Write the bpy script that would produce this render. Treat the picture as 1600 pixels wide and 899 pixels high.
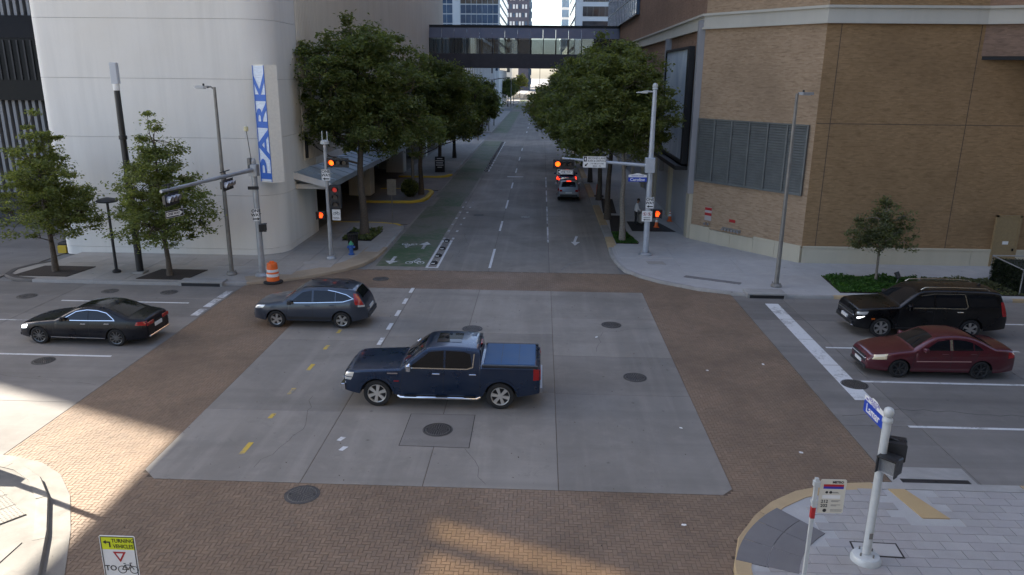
import bpy, bmesh, math, random
import numpy as np
from mathutils import Vector, Matrix

for _o in list(bpy.data.objects):
    bpy.data.objects.remove(_o)
SC = bpy.context.scene
COL = SC.collection
PI = math.pi

# ------------------------------------------------------------------ camera
cam_d = bpy.data.cameras.new('camera')
cam = bpy.data.objects.new('camera', cam_d)
COL.objects.link(cam)
cam_d.sensor_width = 36.0
cam_d.lens = 1171.65 * 36.0 / 1600.0
cam_d.clip_start = 0.1
cam_d.clip_end = 4000.0
_r = Vector((0.99919828, 0.03885931, 0.00963122))
_u = Vector((-0.01984069, 0.27169349, 0.9621793))
_f = Vector((-0.03477288, 0.96159898, -0.27224666))
_m = Matrix(((_r.x, _u.x, -_f.x, 0.0), (_r.y, _u.y, -_f.y, 0.0), (_r.z, _u.z, -_f.z, 9.75), (0, 0, 0, 1)))
cam.matrix_world = _m
SC.camera = cam

# ------------------------------------------------------------------ sky, sun, exposure
SUN_H = Vector((-0.92, 0.392)).normalized()
SUN_EL = math.radians(38.0)
world = bpy.data.worlds.new('World')
SC.world = world
world.use_nodes = True
_nt = world.node_tree
_nt.nodes.clear()
_out = _nt.nodes.new('ShaderNodeOutputWorld')
_bg = _nt.nodes.new('ShaderNodeBackground')
_sky = _nt.nodes.new('ShaderNodeTexSky')
_sky.sky_type = 'NISHITA'
_sky.sun_disc = False
_sky.sun_elevation = SUN_EL
_sky.sun_rotation = math.atan2(SUN_H.x, SUN_H.y)
_sky.air_density = 0.8
_sky.dust_density = 2.0
_sky.ozone_density = 1.0
_bg.inputs['Strength'].default_value = 0.11
_nt.links.new(_sky.outputs[0], _bg.inputs['Color'])
_nt.links.new(_bg.outputs[0], _out.inputs['Surface'])

sun_d = bpy.data.lights.new('sun', 'SUN')
sun_d.energy = 5.0
sun_d.angle = math.radians(0.53)
sun_d.color = (1.0, 0.93, 0.82)
sun = bpy.data.objects.new('sun', sun_d)
COL.objects.link(sun)
_to_sun = Vector((SUN_H.x * math.cos(SUN_EL), SUN_H.y * math.cos(SUN_EL), math.sin(SUN_EL)))
sun.rotation_euler = _to_sun.to_track_quat('Z', 'Y').to_euler()
sun.location = (-40, 20, 80)

SC.view_settings.view_transform = 'Standard'
SC.view_settings.look = 'None'
SC.view_settings.gamma = 1.0
SC.view_settings.use_curve_mapping = False
SC.view_settings.exposure = 2.12
SC.render.engine = 'CYCLES'
SC.cycles.use_denoising = True
SC.cycles.max_bounces = 6
SC.cycles.diffuse_bounces = 3
SC.cycles.glossy_bounces = 3
SC.cycles.transparent_max_bounces = 8
SC.cycles.caustics_reflective = False
SC.cycles.caustics_refractive = False
SC.cycles.sample_clamp_indirect = 6.0


# ------------------------------------------------------------------ mesh helpers
class MB:
    """collects vertices and faces; linked as one mesh object"""
    def __init__(self):
        self.v = []
        self.f = []
        self.mi = []
        self.cur = 0

    def _add(self, vs, fs):
        o = len(self.v)
        self.v.extend([tuple(p) for p in vs])
        for f in fs:
            self.f.append(tuple(i + o for i in f))
            self.mi.append(self.cur)
        return self

    def box(self, x0, x1, y0, y1, z0, z1, M=None):
        vs = [(x0, y0, z0), (x1, y0, z0), (x1, y1, z0), (x0, y1, z0), (x0, y0, z1), (x1, y0, z1), (x1, y1, z1), (x0, y1, z1)]
        if M is not None:
            vs = [M @ Vector(p) for p in vs]
        return self._add(vs, [(0, 3, 2, 1), (4, 5, 6, 7), (0, 1, 5, 4), (1, 2, 6, 5), (2, 3, 7, 6), (3, 0, 4, 7)])

    def bbox(self, x0, x1, y0, y1, z0, z1, b=0.02, M=None):
        """box with bevelled vertical edges and top edge"""
        def ring(i, z):
            return [(x0 + i + b, y0 + i, z), (x1 - i - b, y0 + i, z), (x1 - i, y0 + i + b, z), (x1 - i, y1 - i - b, z), (x1 - i - b, y1 - i, z), (x0 + i + b, y1 - i, z), (x0 + i, y1 - i - b, z), (x0 + i, y0 + i + b, z)]
        vs = ring(0, z0) + ring(0, z1 - b) + ring(b, z1)
        if M is not None:
            vs = [M @ Vector(p) for p in vs]
        fs = [tuple(range(7, -1, -1)), tuple(range(16, 24))]
        for k in (0, 8):
            for i in range(8):
                j = (i + 1) % 8
                fs.append((k + i, k + j, k + 8 + j, k + 8 + i))
        return self._add(vs, fs)

    def cyl(self, p0, p1, r0, r1=None, n=12, caps=True):
        if r1 is None:
            r1 = r0
        return self.tube([p0, p1], [r0, r1], n, caps)

    def tube(self, pts, rads, n=8, caps=True):
        pts = [Vector(p) for p in pts]
        if not hasattr(rads, '__len__'):
            rads = [rads] * len(pts)
        vs = []
        fs = []
        a = None
        for i, p in enumerate(pts):
            t = (pts[min(i + 1, len(pts) - 1)] - pts[max(i - 1, 0)])
            if t.length < 1e-9:
                t = Vector((0, 0, 1))
            t.normalize()
            if a is None:
                a = t.orthogonal().normalized()
            else:
                a = (a - t * a.dot(t))
                if a.length < 1e-6:
                    a = t.orthogonal()
                a.normalize()
            b = t.cross(a)
            for k in range(n):
                an = 2 * PI * k / n
                vs.append(p + (a * math.cos(an) + b * math.sin(an)) * rads[i])
        for i in range(len(pts) - 1):
            for k in range(n):
                k2 = (k + 1) % n
                fs.append((i * n + k, i * n + k2, (i + 1) * n + k2, (i + 1) * n + k))
        if caps:
            fs.append(tuple(range(n - 1, -1, -1)))
            e = (len(pts) - 1) * n
            fs.append(tuple(range(e, e + n)))
        return self._add(vs, fs)

    def lathe(self, prof, n=20, o=(0, 0, 0), axis='z', M=None):
        vs = []
        fs = []
        for r, h in prof:
            for k in range(n):
                an = 2 * PI * k / n
                c, s = r * math.cos(an), r * math.sin(an)
                if axis == 'z':
                    p = (c, s, h)
                elif axis == 'y':
                    p = (c, h, s)
                else:
                    p = (h, c, s)
                p = (p[0] + o[0], p[1] + o[1], p[2] + o[2])
                vs.append(M @ Vector(p) if M is not None else p)
        for i in range(len(prof) - 1):
            for k in range(n):
                k2 = (k + 1) % n
                if axis == 'y':
                    fs.append((i * n + k2, i * n + k, (i + 1) * n + k, (i + 1) * n + k2))
                else:
                    fs.append((i * n + k, i * n + k2, (i + 1) * n + k2, (i + 1) * n + k))
        return self._add(vs, fs)

    def prism(self, poly, z0, z1, M=None):
        n = len(poly)
        ar = sum(poly[i][0] * poly[(i + 1) % n][1] - poly[(i + 1) % n][0] * poly[i][1] for i in range(n))
        if ar < 0:
            poly = poly[::-1]
        vs = [(x, y, z0) for x, y in poly] + [(x, y, z1) for x, y in poly]
        if M is not None:
            vs = [M @ Vector(p) for p in vs]
        fs = [tuple(range(n - 1, -1, -1)), tuple(range(n, 2 * n))]
        for i in range(n):
            j = (i + 1) % n
            fs.append((i, j, n + j, n + i))
        return self._add(vs, fs)

    def grid(self, rows, flip=False):
        """rows: list of equal-length lists of points"""
        n = len(rows[0])
        vs = [p for r in rows for p in r]
        fs = []
        for i in range(len(rows) - 1):
            for k in range(n - 1):
                q = (i * n + k, i * n + k + 1, (i + 1) * n + k + 1, (i + 1) * n + k)
                fs.append(q[::-1] if flip else q)
        return self._add(vs, fs)

    def poly(self, pts):
        return self._add(pts, [tuple(range(len(pts)))])

    def mesh(self, name, smooth=None):
        me = bpy.data.meshes.new(name)
        me.from_pydata(self.v, [], self.f)
        if max(self.mi or [0]) > 0:
            me.polygons.foreach_set('material_index', self.mi)
        if smooth is not None:
            me.polygons.foreach_set('use_smooth', [True] * len(me.polygons))
            me.set_sharp_from_angle(angle=math.radians(smooth))
        me.update()
        return me


def props(o, label=None, cat=None, group=None, kind=None):
    if label:
        o['label'] = label
    if cat:
        o['category'] = cat
    if group:
        o['group'] = group
    if kind:
        o['kind'] = kind
    return o


def add(name, mb, mat, parent=None, smooth=None, **kw):
    me = mb if isinstance(mb, bpy.types.Mesh) else mb.mesh(name, smooth)
    ms = mat if isinstance(mat, (list, tuple)) else [mat]
    if not me.materials:
        for m in ms:
            me.materials.append(m)
    o = bpy.data.objects.new(name, me)
    COL.objects.link(o)
    o.parent = parent
    return props(o, **kw)


def thing(name, label, cat, loc=(0, 0, 0), rz=0.0, group=None, kind=None):
    o = bpy.data.objects.new(name, None)
    COL.objects.link(o)
    o.empty_display_size = 0.3
    o.location = loc
    o.rotation_euler = (0, 0, rz)
    return props(o, label, cat, group, kind)


def copy_tree(o, parent=None, mats=None):
    c = o.copy()
    COL.objects.link(c)
    c.parent = parent
    for ch in [q for q in bpy.data.objects if q.parent == o]:
        copy_tree(ch, c)
    return c


def text_mesh(s, size, bold=0.0, align='CENTER', extrude=0.001, spacing=1.0):
    cu = bpy.data.curves.new('lettering', 'FONT')
    cu.body = s
    cu.size = size
    cu.align_x = align
    cu.align_y = 'CENTER'
    cu.extrude = extrude
    cu.offset = bold
    cu.space_character = spacing
    cu.resolution_u = 3
    ob = bpy.data.objects.new('lettering', cu)
    COL.objects.link(ob)
    dg = bpy.context.evaluated_depsgraph_get()
    me = bpy.data.meshes.new_from_object(ob.evaluated_get(dg))
    bpy.data.objects.remove(ob)
    bpy.data.curves.remove(cu)
    me.name = 'lettering'
    return me


def lettering(s, size, mat, parent, M, bold=0.0, align='CENTER', sx=1.0, name='lettering', spacing=1.0):
    me = text_mesh(s, size, bold, align, spacing=spacing)
    me.transform(M @ Matrix.Diagonal((sx, 1, 1, 1)))
    me.materials.clear()
    return add(name, me, mat, parent)


def face_M(origin, right, up):
    r = Vector(right).normalized()
    u = Vector(up).normalized()
    n = r.cross(u)
    o = Vector(origin)
    return Matrix(((r.x, u.x, n.x, o.x), (r.y, u.y, n.y, o.y), (r.z, u.z, n.z, o.z), (0, 0, 0, 1)))


def in_poly(x, y, poly):
    c = False
    n = len(poly)
    j = n - 1
    for i in range(n):
        xi, yi = poly[i]
        xj, yj = poly[j]
        if (yi > y) != (yj > y) and x < (xj - xi) * (y - yi) / (yj - yi) + xi:
            c = not c
        j = i
    return c


def arc(cx, cy, r, a0, a1, n=10):
    return [(cx + r * math.cos(math.radians(a0 + (a1 - a0) * i / n)), cy + r * math.sin(math.radians(a0 + (a1 - a0) * i / n))) for i in range(n + 1)]


def offset_line(pl, d):
    """offset an open polyline to its left by d"""
    out = []
    n = len(pl)
    for i in range(n):
        a = Vector(pl[max(i - 1, 0)])
        b = Vector(pl[i])
        c = Vector(pl[min(i + 1, n - 1)])
        t1 = (b - a).normalized() if (b - a).length > 1e-6 else (c - b).normalized()
        t2 = (c - b).normalized() if (c - b).length > 1e-6 else t1
        n1 = Vector((-t1.y, t1.x))
        n2 = Vector((-t2.y, t2.x))
        m = n1 + n2
        if m.length < 1e-5:
            m = n1
        m.normalize()
        k = d / max(0.35, m.dot(n1))
        out.append((b.x + m.x * k, b.y + m.y * k))
    return out


# ------------------------------------------------------------------ materials
MATS = {}


def _nodes(name):
    m = bpy.data.materials.new(name)
    m.use_nodes = True
    nt = m.node_tree
    b = nt.nodes['Principled BSDF']
    return m, nt, b


def _n(nt, t, **kw):
    n = nt.nodes.new(t)
    for k, v in kw.items():
        setattr(n, k, v)
    return n


def _mix(nt, fac, a, b, blend='MIX'):
    n = nt.nodes.new('ShaderNodeMix')
    n.data_type = 'RGBA'
    n.blend_type = blend
    for sock, val in ((n.inputs[0], fac), (n.inputs[6], a), (n.inputs[7], b)):
        if hasattr(val, 'links') or isinstance(val, bpy.types.NodeSocket):
            nt.links.new(val, sock)
        elif isinstance(val, (int, float)):
            sock.default_value = val
        else:
            sock.default_value = tuple(val) + ((1.0,) if len(val) == 3 else ())
    return n.outputs[2]


def _noise(nt, scale, detail=4, rough=0.55, vec=None, dist=0.0):
    n = nt.nodes.new('ShaderNodeTexNoise')
    n.inputs['Scale'].default_value = scale
    n.inputs['Detail'].default_value = detail
    n.inputs['Roughness'].default_value = rough
    n.inputs['Distortion'].default_value = dist
    if vec is not None:
        nt.links.new(vec, n.inputs['Vector'])
    return n.outputs['Fac']


def _ramp(nt, fac, lo, hi, a=0.0, b=1.0):
    n = nt.nodes.new('ShaderNodeMapRange')
    n.inputs['From Min'].default_value = lo
    n.inputs['From Max'].default_value = hi
    n.inputs['To Min'].default_value = a
    n.inputs['To Max'].default_value = b
    nt.links.new(fac, n.inputs['Value'])
    return n.outputs[0]


def _pos(nt, sx=1, sy=1, sz=1, kind='pos'):
    if kind == 'pos':
        g = nt.nodes.new('ShaderNodeNewGeometry').outputs['Position']
    else:
        g = nt.nodes.new('ShaderNodeTexCoord').outputs['Object']
    m = nt.nodes.new('ShaderNodeMapping')
    m.inputs['Scale'].default_value = (sx, sy, sz)
    nt.links.new(g, m.inputs['Vector'])
    return m.outputs[0]


def plain(name, col, rough=0.6, metal=0.0, spec=0.5, coat=0.0, var=0.0, vscale=8.0, emit=None, estr=0.0, bump=0.0, local=True):
    if name in MATS:
        return MATS[name]
    m, nt, b = _nodes(name)
    b.inputs['Base Color'].default_value = tuple(col) + (1,)
    b.inputs['Roughness'].default_value = rough
    b.inputs['Metallic'].default_value = metal
    b.inputs['Specular IOR Level'].default_value = spec
    b.inputs['Coat Weight'].default_value = coat
    b.inputs['Coat Roughness'].default_value = 0.06
    if var > 0 or bump > 0:
        f = _noise(nt, vscale, 5, 0.6, _pos(nt, kind='obj' if local else 'pos'))
        if var > 0:
            c = _mix(nt, _ramp(nt, f, 0.3, 0.7), [x * (1 - var) for x in col], [min(1, x * (1 + var)) for x in col])
            nt.links.new(c, b.inputs['Base Color'])
            r = _ramp(nt, f, 0.3, 0.7, max(0.02, rough - 0.08), min(1, rough + 0.08))
            nt.links.new(r, b.inputs['Roughness'])
        if bump > 0:
            bp = _n(nt, 'ShaderNodeBump')
            bp.inputs['Strength'].default_value = bump
            bp.inputs['Distance'].default_value = 0.02
            nt.links.new(f, bp.inputs['Height'])
            nt.links.new(bp.outputs[0], b.inputs['Normal'])
    if emit:
        b.inputs['Emission Color'].default_value = tuple(emit) + (1,)
        b.inputs['Emission Strength'].default_value = estr
    MATS[name] = m
    return m


def concrete(name, col, streak=None, stain=0.5, tint=0.12, rough=0.8, streak2=None, fine=60.0, dark=None, big=0.35):
    """ground concrete: large soft stains, long tyre streaks, fine grain, per-slab tint"""
    m, nt, b = _nodes(name)
    p = _pos(nt)
    base = tuple(col)
    dk = dark or tuple(c * 0.55 for c in col)
    n1 = _noise(nt, big, 6, 0.62, p, 0.6)
    c = _mix(nt, _ramp(nt, n1, 0.38, 0.72, 0.0, stain), base, dk)
    n2 = _noise(nt, 2.2, 6, 0.7, p)
    c = _mix(nt, _ramp(nt, n2, 0.5, 0.75, 0.0, 0.45), c, tuple(min(1, x * 1.25) for x in col))
    if streak:
        sx, sy, amt = streak
        n3 = _noise(nt, 1.0, 4, 0.55, _pos(nt, sx, sy, 1))
        c = _mix(nt, _ramp(nt, n3, 0.45, 0.72, 0.0, amt), c, dk)
        n5 = _noise(nt, 1.0, 5, 0.6, _pos(nt, sx * 3.1, sy * 1.7, 1))
        c = _mix(nt, _ramp(nt, n5, 0.52, 0.74, 0.0, amt * 0.8), c, tuple(min(1, x * 1.3) for x in col))
    if streak2:
        n6 = _noise(nt, 1.0, 5, 0.6, _pos(nt, streak2[0], streak2[1], 1))
        c = _mix(nt, _ramp(nt, n6, 0.5, 0.7, 0.0, streak2[2]), c, dk)
        n7 = _noise(nt, 0.9, 7, 0.75, p, 1.2)
        c = _mix(nt, _ramp(nt, n7, 0.6, 0.68, 0.0, 0.35), c, tuple(x * 0.45 for x in col))
    n4 = _noise(nt, fine, 3, 0.7, p)
    c = _mix(nt, _ramp(nt, n4, 0.35, 0.65, 0.0, 0.35), c, tuple(x * 0.72 for x in col))
    # oil spots
    v = nt.nodes.new('ShaderNodeTexVoronoi')
    v.inputs['Scale'].default_value = 1.1
    nt.links.new(p, v.inputs['Vector'])
    sp = _ramp(nt, v.outputs['Distance'], 0.025, 0.075, 0.6, 0.0)
    c = _mix(nt, sp, c, tuple(x * 0.3 for x in col))
    oi = nt.nodes.new('ShaderNodeObjectInfo')
    c = _mix(nt, 1.0, c, _mix(nt, oi.outputs['Random'], (1 - tint,) * 3, (1 + tint * 0.6, 1 + tint * 0.55, 1 + tint * 0.5)), 'MULTIPLY')
    nt.links.new(c, b.inputs['Base Color'])
    b.inputs['Specular IOR Level'].default_value = 0.35
    nt.links.new(_ramp(nt, n1, 0.3, 0.7, rough - 0.12, rough + 0.08), b.inputs['Roughness'])
    bp = _n(nt, 'ShaderNodeBump')
    bp.inputs['Strength'].default_value = 0.25
    bp.inputs['Distance'].default_value = 0.01
    nt.links.new(n4, bp.inputs['Height'])
    nt.links.new(bp.outputs[0], b.inputs['Normal'])
    MATS[name] = m
    return m


def island(name, cols, rough=0.8, stain=0.5, spec=0.3, world_scale=0.5, bump=0.3, fine=90.0):
    """colour differs from piece to piece (loose part or object), plus dirt"""
    m, nt, b = _nodes(name)
    g = nt.nodes.new('ShaderNodeNewGeometry')
    oi = nt.nodes.new('ShaderNodeObjectInfo')
    a = nt.nodes.new('ShaderNodeMath')
    a.operation = 'ADD'
    nt.links.new(g.outputs['Random Per Island'], a.inputs[0])
    nt.links.new(oi.outputs['Random'], a.inputs[1])
    f = nt.nodes.new('ShaderNodeMath')
    f.operation = 'FRACT'
    nt.links.new(a.outputs[0], f.inputs[0])
    cr = nt.nodes.new('ShaderNodeValToRGB')
    els = cr.color_ramp.elements
    while len(els) < len(cols):
        els.new(0.5)
    for i, c in enumerate(cols):
        els[i].position = i / (len(cols) - 1)
        els[i].color = tuple(c) + (1,)
    nt.links.new(f.outputs[0], cr.inputs[0])
    p = _pos(nt)
    n1 = _noise(nt, world_scale, 6, 0.65, p, 0.5)
    c = _mix(nt, _ramp(nt, n1, 0.4, 0.72, 0, stain), cr.outputs[0], tuple(x * 0.42 for x in cols[0]))
    n2 = _noise(nt, fine, 3, 0.7, p)
    c = _mix(nt, _ramp(nt, n2, 0.4, 0.7, 0, 0.3), c, tuple(x * 0.6 for x in cols[0]))
    nt.links.new(c, b.inputs['Base Color'])
    nt.links.new(_ramp(nt, n1, 0.3, 0.7, rough - 0.1, rough + 0.1), b.inputs['Roughness'])
    b.inputs['Specular IOR Level'].default_value = spec
    bp = _n(nt, 'ShaderNodeBump')
    bp.inputs['Strength'].default_value = bump
    bp.inputs['Distance'].default_value = 0.008
    nt.links.new(n2, bp.inputs['Height'])
    nt.links.new(bp.outputs[0], b.inputs['Normal'])
    MATS[name] = m
    return m


def worn(name, col, under, wear=0.5, scale=6.0, rough=0.65):
    """road paint worn through to the concrete"""
    m, nt, b = _nodes(name)
    p = _pos(nt)
    n1 = _noise(nt, scale, 8, 0.75, p)
    n2 = _noise(nt, scale * 0.14, 4, 0.6, p)
    a = nt.nodes.new('ShaderNodeMath')
    a.operation = 'ADD'
    nt.links.new(n1, a.inputs[0])
    nt.links.new(n2, a.inputs[1])
    c = _mix(nt, _ramp(nt, a.outputs[0], 1.25 - wear * 0.5, 1.45 - wear * 0.5), col, under)
    n3 = _noise(nt, 40, 3, 0.7, p)
    c = _mix(nt, _ramp(nt, n3, 0.4, 0.7, 0, 0.25), c, under)
    nt.links.new(c, b.inputs['Base Color'])
    b.inputs['Roughness'].default_value = rough
    b.inputs['Specular IOR Level'].default_value = 0.3
    MATS[name] = m
    return m
# ------------------------------------------------------------------ the palette
m_slab = concrete('intersection concrete', (0.255, 0.235, 0.208), streak=(0.55, 0.06, 0.55), stain=0.6, tint=0.16, streak2=(0.06, 0.75, 0.5))
m_road = concrete('street concrete', (0.245, 0.224, 0.196), streak=(0.7, 0.03, 0.6), stain=0.7, tint=0.18)
m_cross = concrete('cross street concrete', (0.205, 0.19, 0.172), streak=(0.03, 0.7, 0.6), stain=0.6, tint=0.13, streak2=(0.05, 0.9, 0.4))
m_joint = plain('road joint filler', (0.028, 0.025, 0.022), 0.95, var=0.3, vscale=3, local=False)
m_ground = concrete('far ground concrete', (0.2, 0.197, 0.19), stain=0.5, tint=0.0)
m_drive = concrete('driveway concrete', (0.19, 0.17, 0.15), stain=0.5, tint=0.1)
m_walkL = concrete('sidewalk concrete warm', (0.33, 0.31, 0.28), stain=0.4, tint=0.1, big=0.6)
m_walkR = concrete('sidewalk concrete pale', (0.42, 0.41, 0.395), stain=0.3, tint=0.06, big=0.6)
m_walkN = concrete('sunny corner concrete', (0.21, 0.195, 0.17), stain=0.6, tint=0.12, big=1.2)  # sidewalk concrete darkened to offset the sun on this corner
m_ramp = concrete('curb ramp concrete tan', (0.36, 0.285, 0.2), stain=0.45, tint=0.08, big=0.7)
m_curbt = concrete('tan curb concrete', (0.44, 0.325, 0.185), stain=0.35, tint=0.12, big=1.0)
m_curbg = concrete('grey curb concrete', (0.33, 0.32, 0.3), stain=0.5, tint=0.1, big=1.0)
m_curby = worn('yellow curb paint', (0.62, 0.42, 0.03), (0.3, 0.26, 0.18), 0.25)
m_brick = island('street paver', [(0.188, 0.128, 0.083), (0.217, 0.148, 0.096), (0.2, 0.136, 0.087), (0.231, 0.159, 0.104), (0.18, 0.126, 0.084), (0.209, 0.139, 0.087)], stain=0.6, world_scale=0.35, rough=0.62, spec=0.5)
m_paver = island('sidewalk paver', [(0.325, 0.31, 0.295), (0.365, 0.348, 0.332), (0.34, 0.32, 0.31), (0.385, 0.368, 0.352)], stain=0.25, world_scale=0.8)
m_paverd = island('dark tactile paver', [(0.17, 0.162, 0.16), (0.2, 0.19, 0.188)], stain=0.3)
m_pavert = island('tan band paver', [(0.43, 0.31, 0.16), (0.46, 0.33, 0.17)], stain=0.3)
m_white = worn('white road paint', (0.62, 0.62, 0.61), (0.24, 0.235, 0.23), 0.42)
m_whitew = worn('worn white road paint', (0.6, 0.6, 0.59), (0.22, 0.215, 0.21), 0.66)
m_yellow = worn('yellow road paint', (0.55, 0.38, 0.05), (0.22, 0.205, 0.185), 0.6)
m_green = worn('green lane paint', (0.055, 0.1, 0.04), (0.13, 0.135, 0.095), 0.72, 2.5)
m_greenf = worn('faded green lane paint', (0.085, 0.11, 0.06), (0.15, 0.14, 0.11), 0.8, 2.5)
m_iron = plain('cast iron', (0.035, 0.033, 0.032), 0.55, 0.4, var=0.5, vscale=30)
m_ironp = plain('worn iron pattern', (0.13, 0.12, 0.11), 0.5, 0.5, var=0.3, vscale=30)
m_irond = plain('cast iron rim', (0.075, 0.07, 0.066), 0.7, 0.2, var=0.3, vscale=20)
m_black = plain('black matt', (0.012, 0.012, 0.013), 0.6)
m_blackp = plain('black plastic', (0.018, 0.018, 0.019), 0.45, var=0.2)
m_rubber = plain('rubber', (0.016, 0.016, 0.016), 0.85, var=0.3, vscale=20)
m_galv = plain('galvanised steel', (0.36, 0.37, 0.38), 0.5, 0.55, var=0.15, vscale=3)
m_galvd = plain('weathered steel pole', (0.21, 0.2, 0.18), 0.55, 0.4, var=0.2, vscale=3)
m_wpole = plain('white painted pole', (0.46, 0.48, 0.47), 0.4, 0.0, var=0.1, vscale=4, coat=0.2)
m_signw = plain('white sign face', (0.72, 0.72, 0.7), 0.4, var=0.05, vscale=5)
m_signb = plain('blue sign face', (0.012, 0.05, 0.38), 0.4)
m_ink = plain('black sign ink', (0.012, 0.012, 0.014), 0.5)
m_inkg = plain('grey sign ink', (0.12, 0.12, 0.12), 0.6)
m_red = plain('red sign ink', (0.38, 0.018, 0.02), 0.5)
m_purple = plain('blue violet sign ink', (0.04, 0.03, 0.33), 0.5)
m_lime = plain('lime sign face', (0.62, 0.68, 0.02), 0.45)
m_amber = plain('lit amber lens', (0.9, 0.3, 0.02), 0.4, emit=(1.0, 0.075, 0.004), estr=1.1)
m_redl = plain('lit red lens', (0.5, 0.03, 0.03), 0.4, emit=(1.0, 0.06, 0.03), estr=0.05)
m_hand = plain('lit orange hand', (0.8, 0.15, 0.02), 0.4, emit=(1.0, 0.045, 0.004), estr=0.9)
m_lens = plain('unlit lens', (0.06, 0.05, 0.045), 0.25)
m_visw = plain('silver visor', (0.55, 0.57, 0.62), 0.4, 0.2)
m_orange = plain('orange plastic', (0.75, 0.13, 0.015), 0.5, var=0.12, vscale=6)
m_refl = plain('reflective white band', (0.7, 0.7, 0.68), 0.4, var=0.1)
m_mulch = plain('mulch', (0.03, 0.022, 0.017), 0.95, var=0.6, vscale=25, bump=1.0, local=False)
m_bark = plain('bark', (0.085, 0.068, 0.052), 0.9, var=0.4, vscale=14, bump=0.8)
m_barkp = plain('pale bark', (0.19, 0.165, 0.13), 0.9, var=0.35, vscale=14, bump=0.6)
m_glassd = plain('dark window glass', (0.008, 0.009, 0.011), 0.04, 0.0, spec=0.45)
m_chrome = plain('chrome', (0.75, 0.75, 0.76), 0.12, 1.0)
m_alloy = plain('alloy rim', (0.5, 0.49, 0.47), 0.28, 0.85)
m_tail = plain('red tail lens', (0.3, 0.008, 0.01), 0.15, coat=0.5)
m_taillit = plain('lit tail lens', (0.6, 0.05, 0.02), 0.2, emit=(1.0, 0.04, 0.012), estr=0.7)
m_head = plain('clear lamp lens', (0.6, 0.6, 0.57), 0.12, 0.3, coat=1.0)
m_headlit = plain('lit head lamp', (0.9, 0.9, 0.9), 0.15, emit=(0.85, 0.93, 1.0), estr=1.2)
m_plate = plain('number plate', (0.6, 0.6, 0.58), 0.5)


def leafmat(name, c0, c1, c2):
    m = bpy.data.materials.new(name)
    m.use_nodes = True
    nt = m.node_tree
    nt.nodes.clear()
    out = nt.nodes.new('ShaderNodeOutputMaterial')
    g = nt.nodes.new('ShaderNodeNewGeometry')
    cr = nt.nodes.new('ShaderNodeValToRGB')
    e = cr.color_ramp.elements
    e.new(0.5)
    for i, c in enumerate((c0, c1, c2)):
        e[i].position = (0.0, 0.55, 1.0)[i]
        e[i].color = tuple(c) + (1,)
    nt.links.new(g.outputs['Random Per Island'], cr.inputs[0])
    n = _noise(nt, 0.7, 3, 0.6, _pos(nt))
    c = _mix(nt, _ramp(nt, n, 0.35, 0.65, 0.0, 0.5), cr.outputs[0], tuple(x * 0.7 for x in c0))
    d = nt.nodes.new('ShaderNodeBsdfPrincipled')
    d.inputs['Roughness'].default_value = 0.5
    d.inputs['Specular IOR Level'].default_value = 0.35
    t = nt.nodes.new('ShaderNodeBsdfTranslucent')
    nt.links.new(c, d.inputs['Base Color'])
    c2n = _mix(nt, 1.0, c, (2.0, 2.0, 0.9), 'MULTIPLY')
    nt.links.new(c2n, t.inputs['Color'])
    mx = nt.nodes.new('ShaderNodeMixShader')
    mx.inputs[0].default_value = 0.48
    nt.links.new(d.outputs[0], mx.inputs[1])
    nt.links.new(t.outputs[0], mx.inputs[2])
    nt.links.new(mx.outputs[0], out.inputs['Surface'])
    MATS[name] = m
    return m


m_leafo = leafmat('oak leaves', (0.1, 0.122, 0.042), (0.148, 0.176, 0.061), (0.22, 0.245, 0.095))
m_leafd = leafmat('dark oak leaves', (0.092, 0.115, 0.041), (0.136, 0.165, 0.059), (0.205, 0.23, 0.09))
m_leafy = leafmat('young leaves', (0.08, 0.095, 0.05), (0.115, 0.13, 0.065), (0.16, 0.17, 0.09))
m_leafg = leafmat('ground cover leaves', (0.03, 0.08, 0.015), (0.05, 0.13, 0.02), (0.09, 0.19, 0.04))


def paint(name, col, metal=0.35, rough=0.32, coat=1.0, spec=0.5):
    m, nt, b = _nodes(name)
    p = _pos(nt, kind='obj')
    n = _noise(nt, 1.8, 5, 0.65, p)
    dust = tuple(x * 0.9 + 0.006 for x in col)
    nt.links.new(_mix(nt, _ramp(nt, n, 0.4, 0.7), col, dust), b.inputs['Base Color'])
    b.inputs['Metallic'].default_value = metal
    nt.links.new(_ramp(nt, n, 0.35, 0.7, rough - 0.06, rough + 0.1), b.inputs['Roughness'])
    b.inputs['Coat Weight'].default_value = coat
    b.inputs['Specular IOR Level'].default_value = spec
    nt.links.new(_ramp(nt, n, 0.35, 0.7, 0.03, 0.1), b.inputs['Coat Roughness'])
    return m


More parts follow.
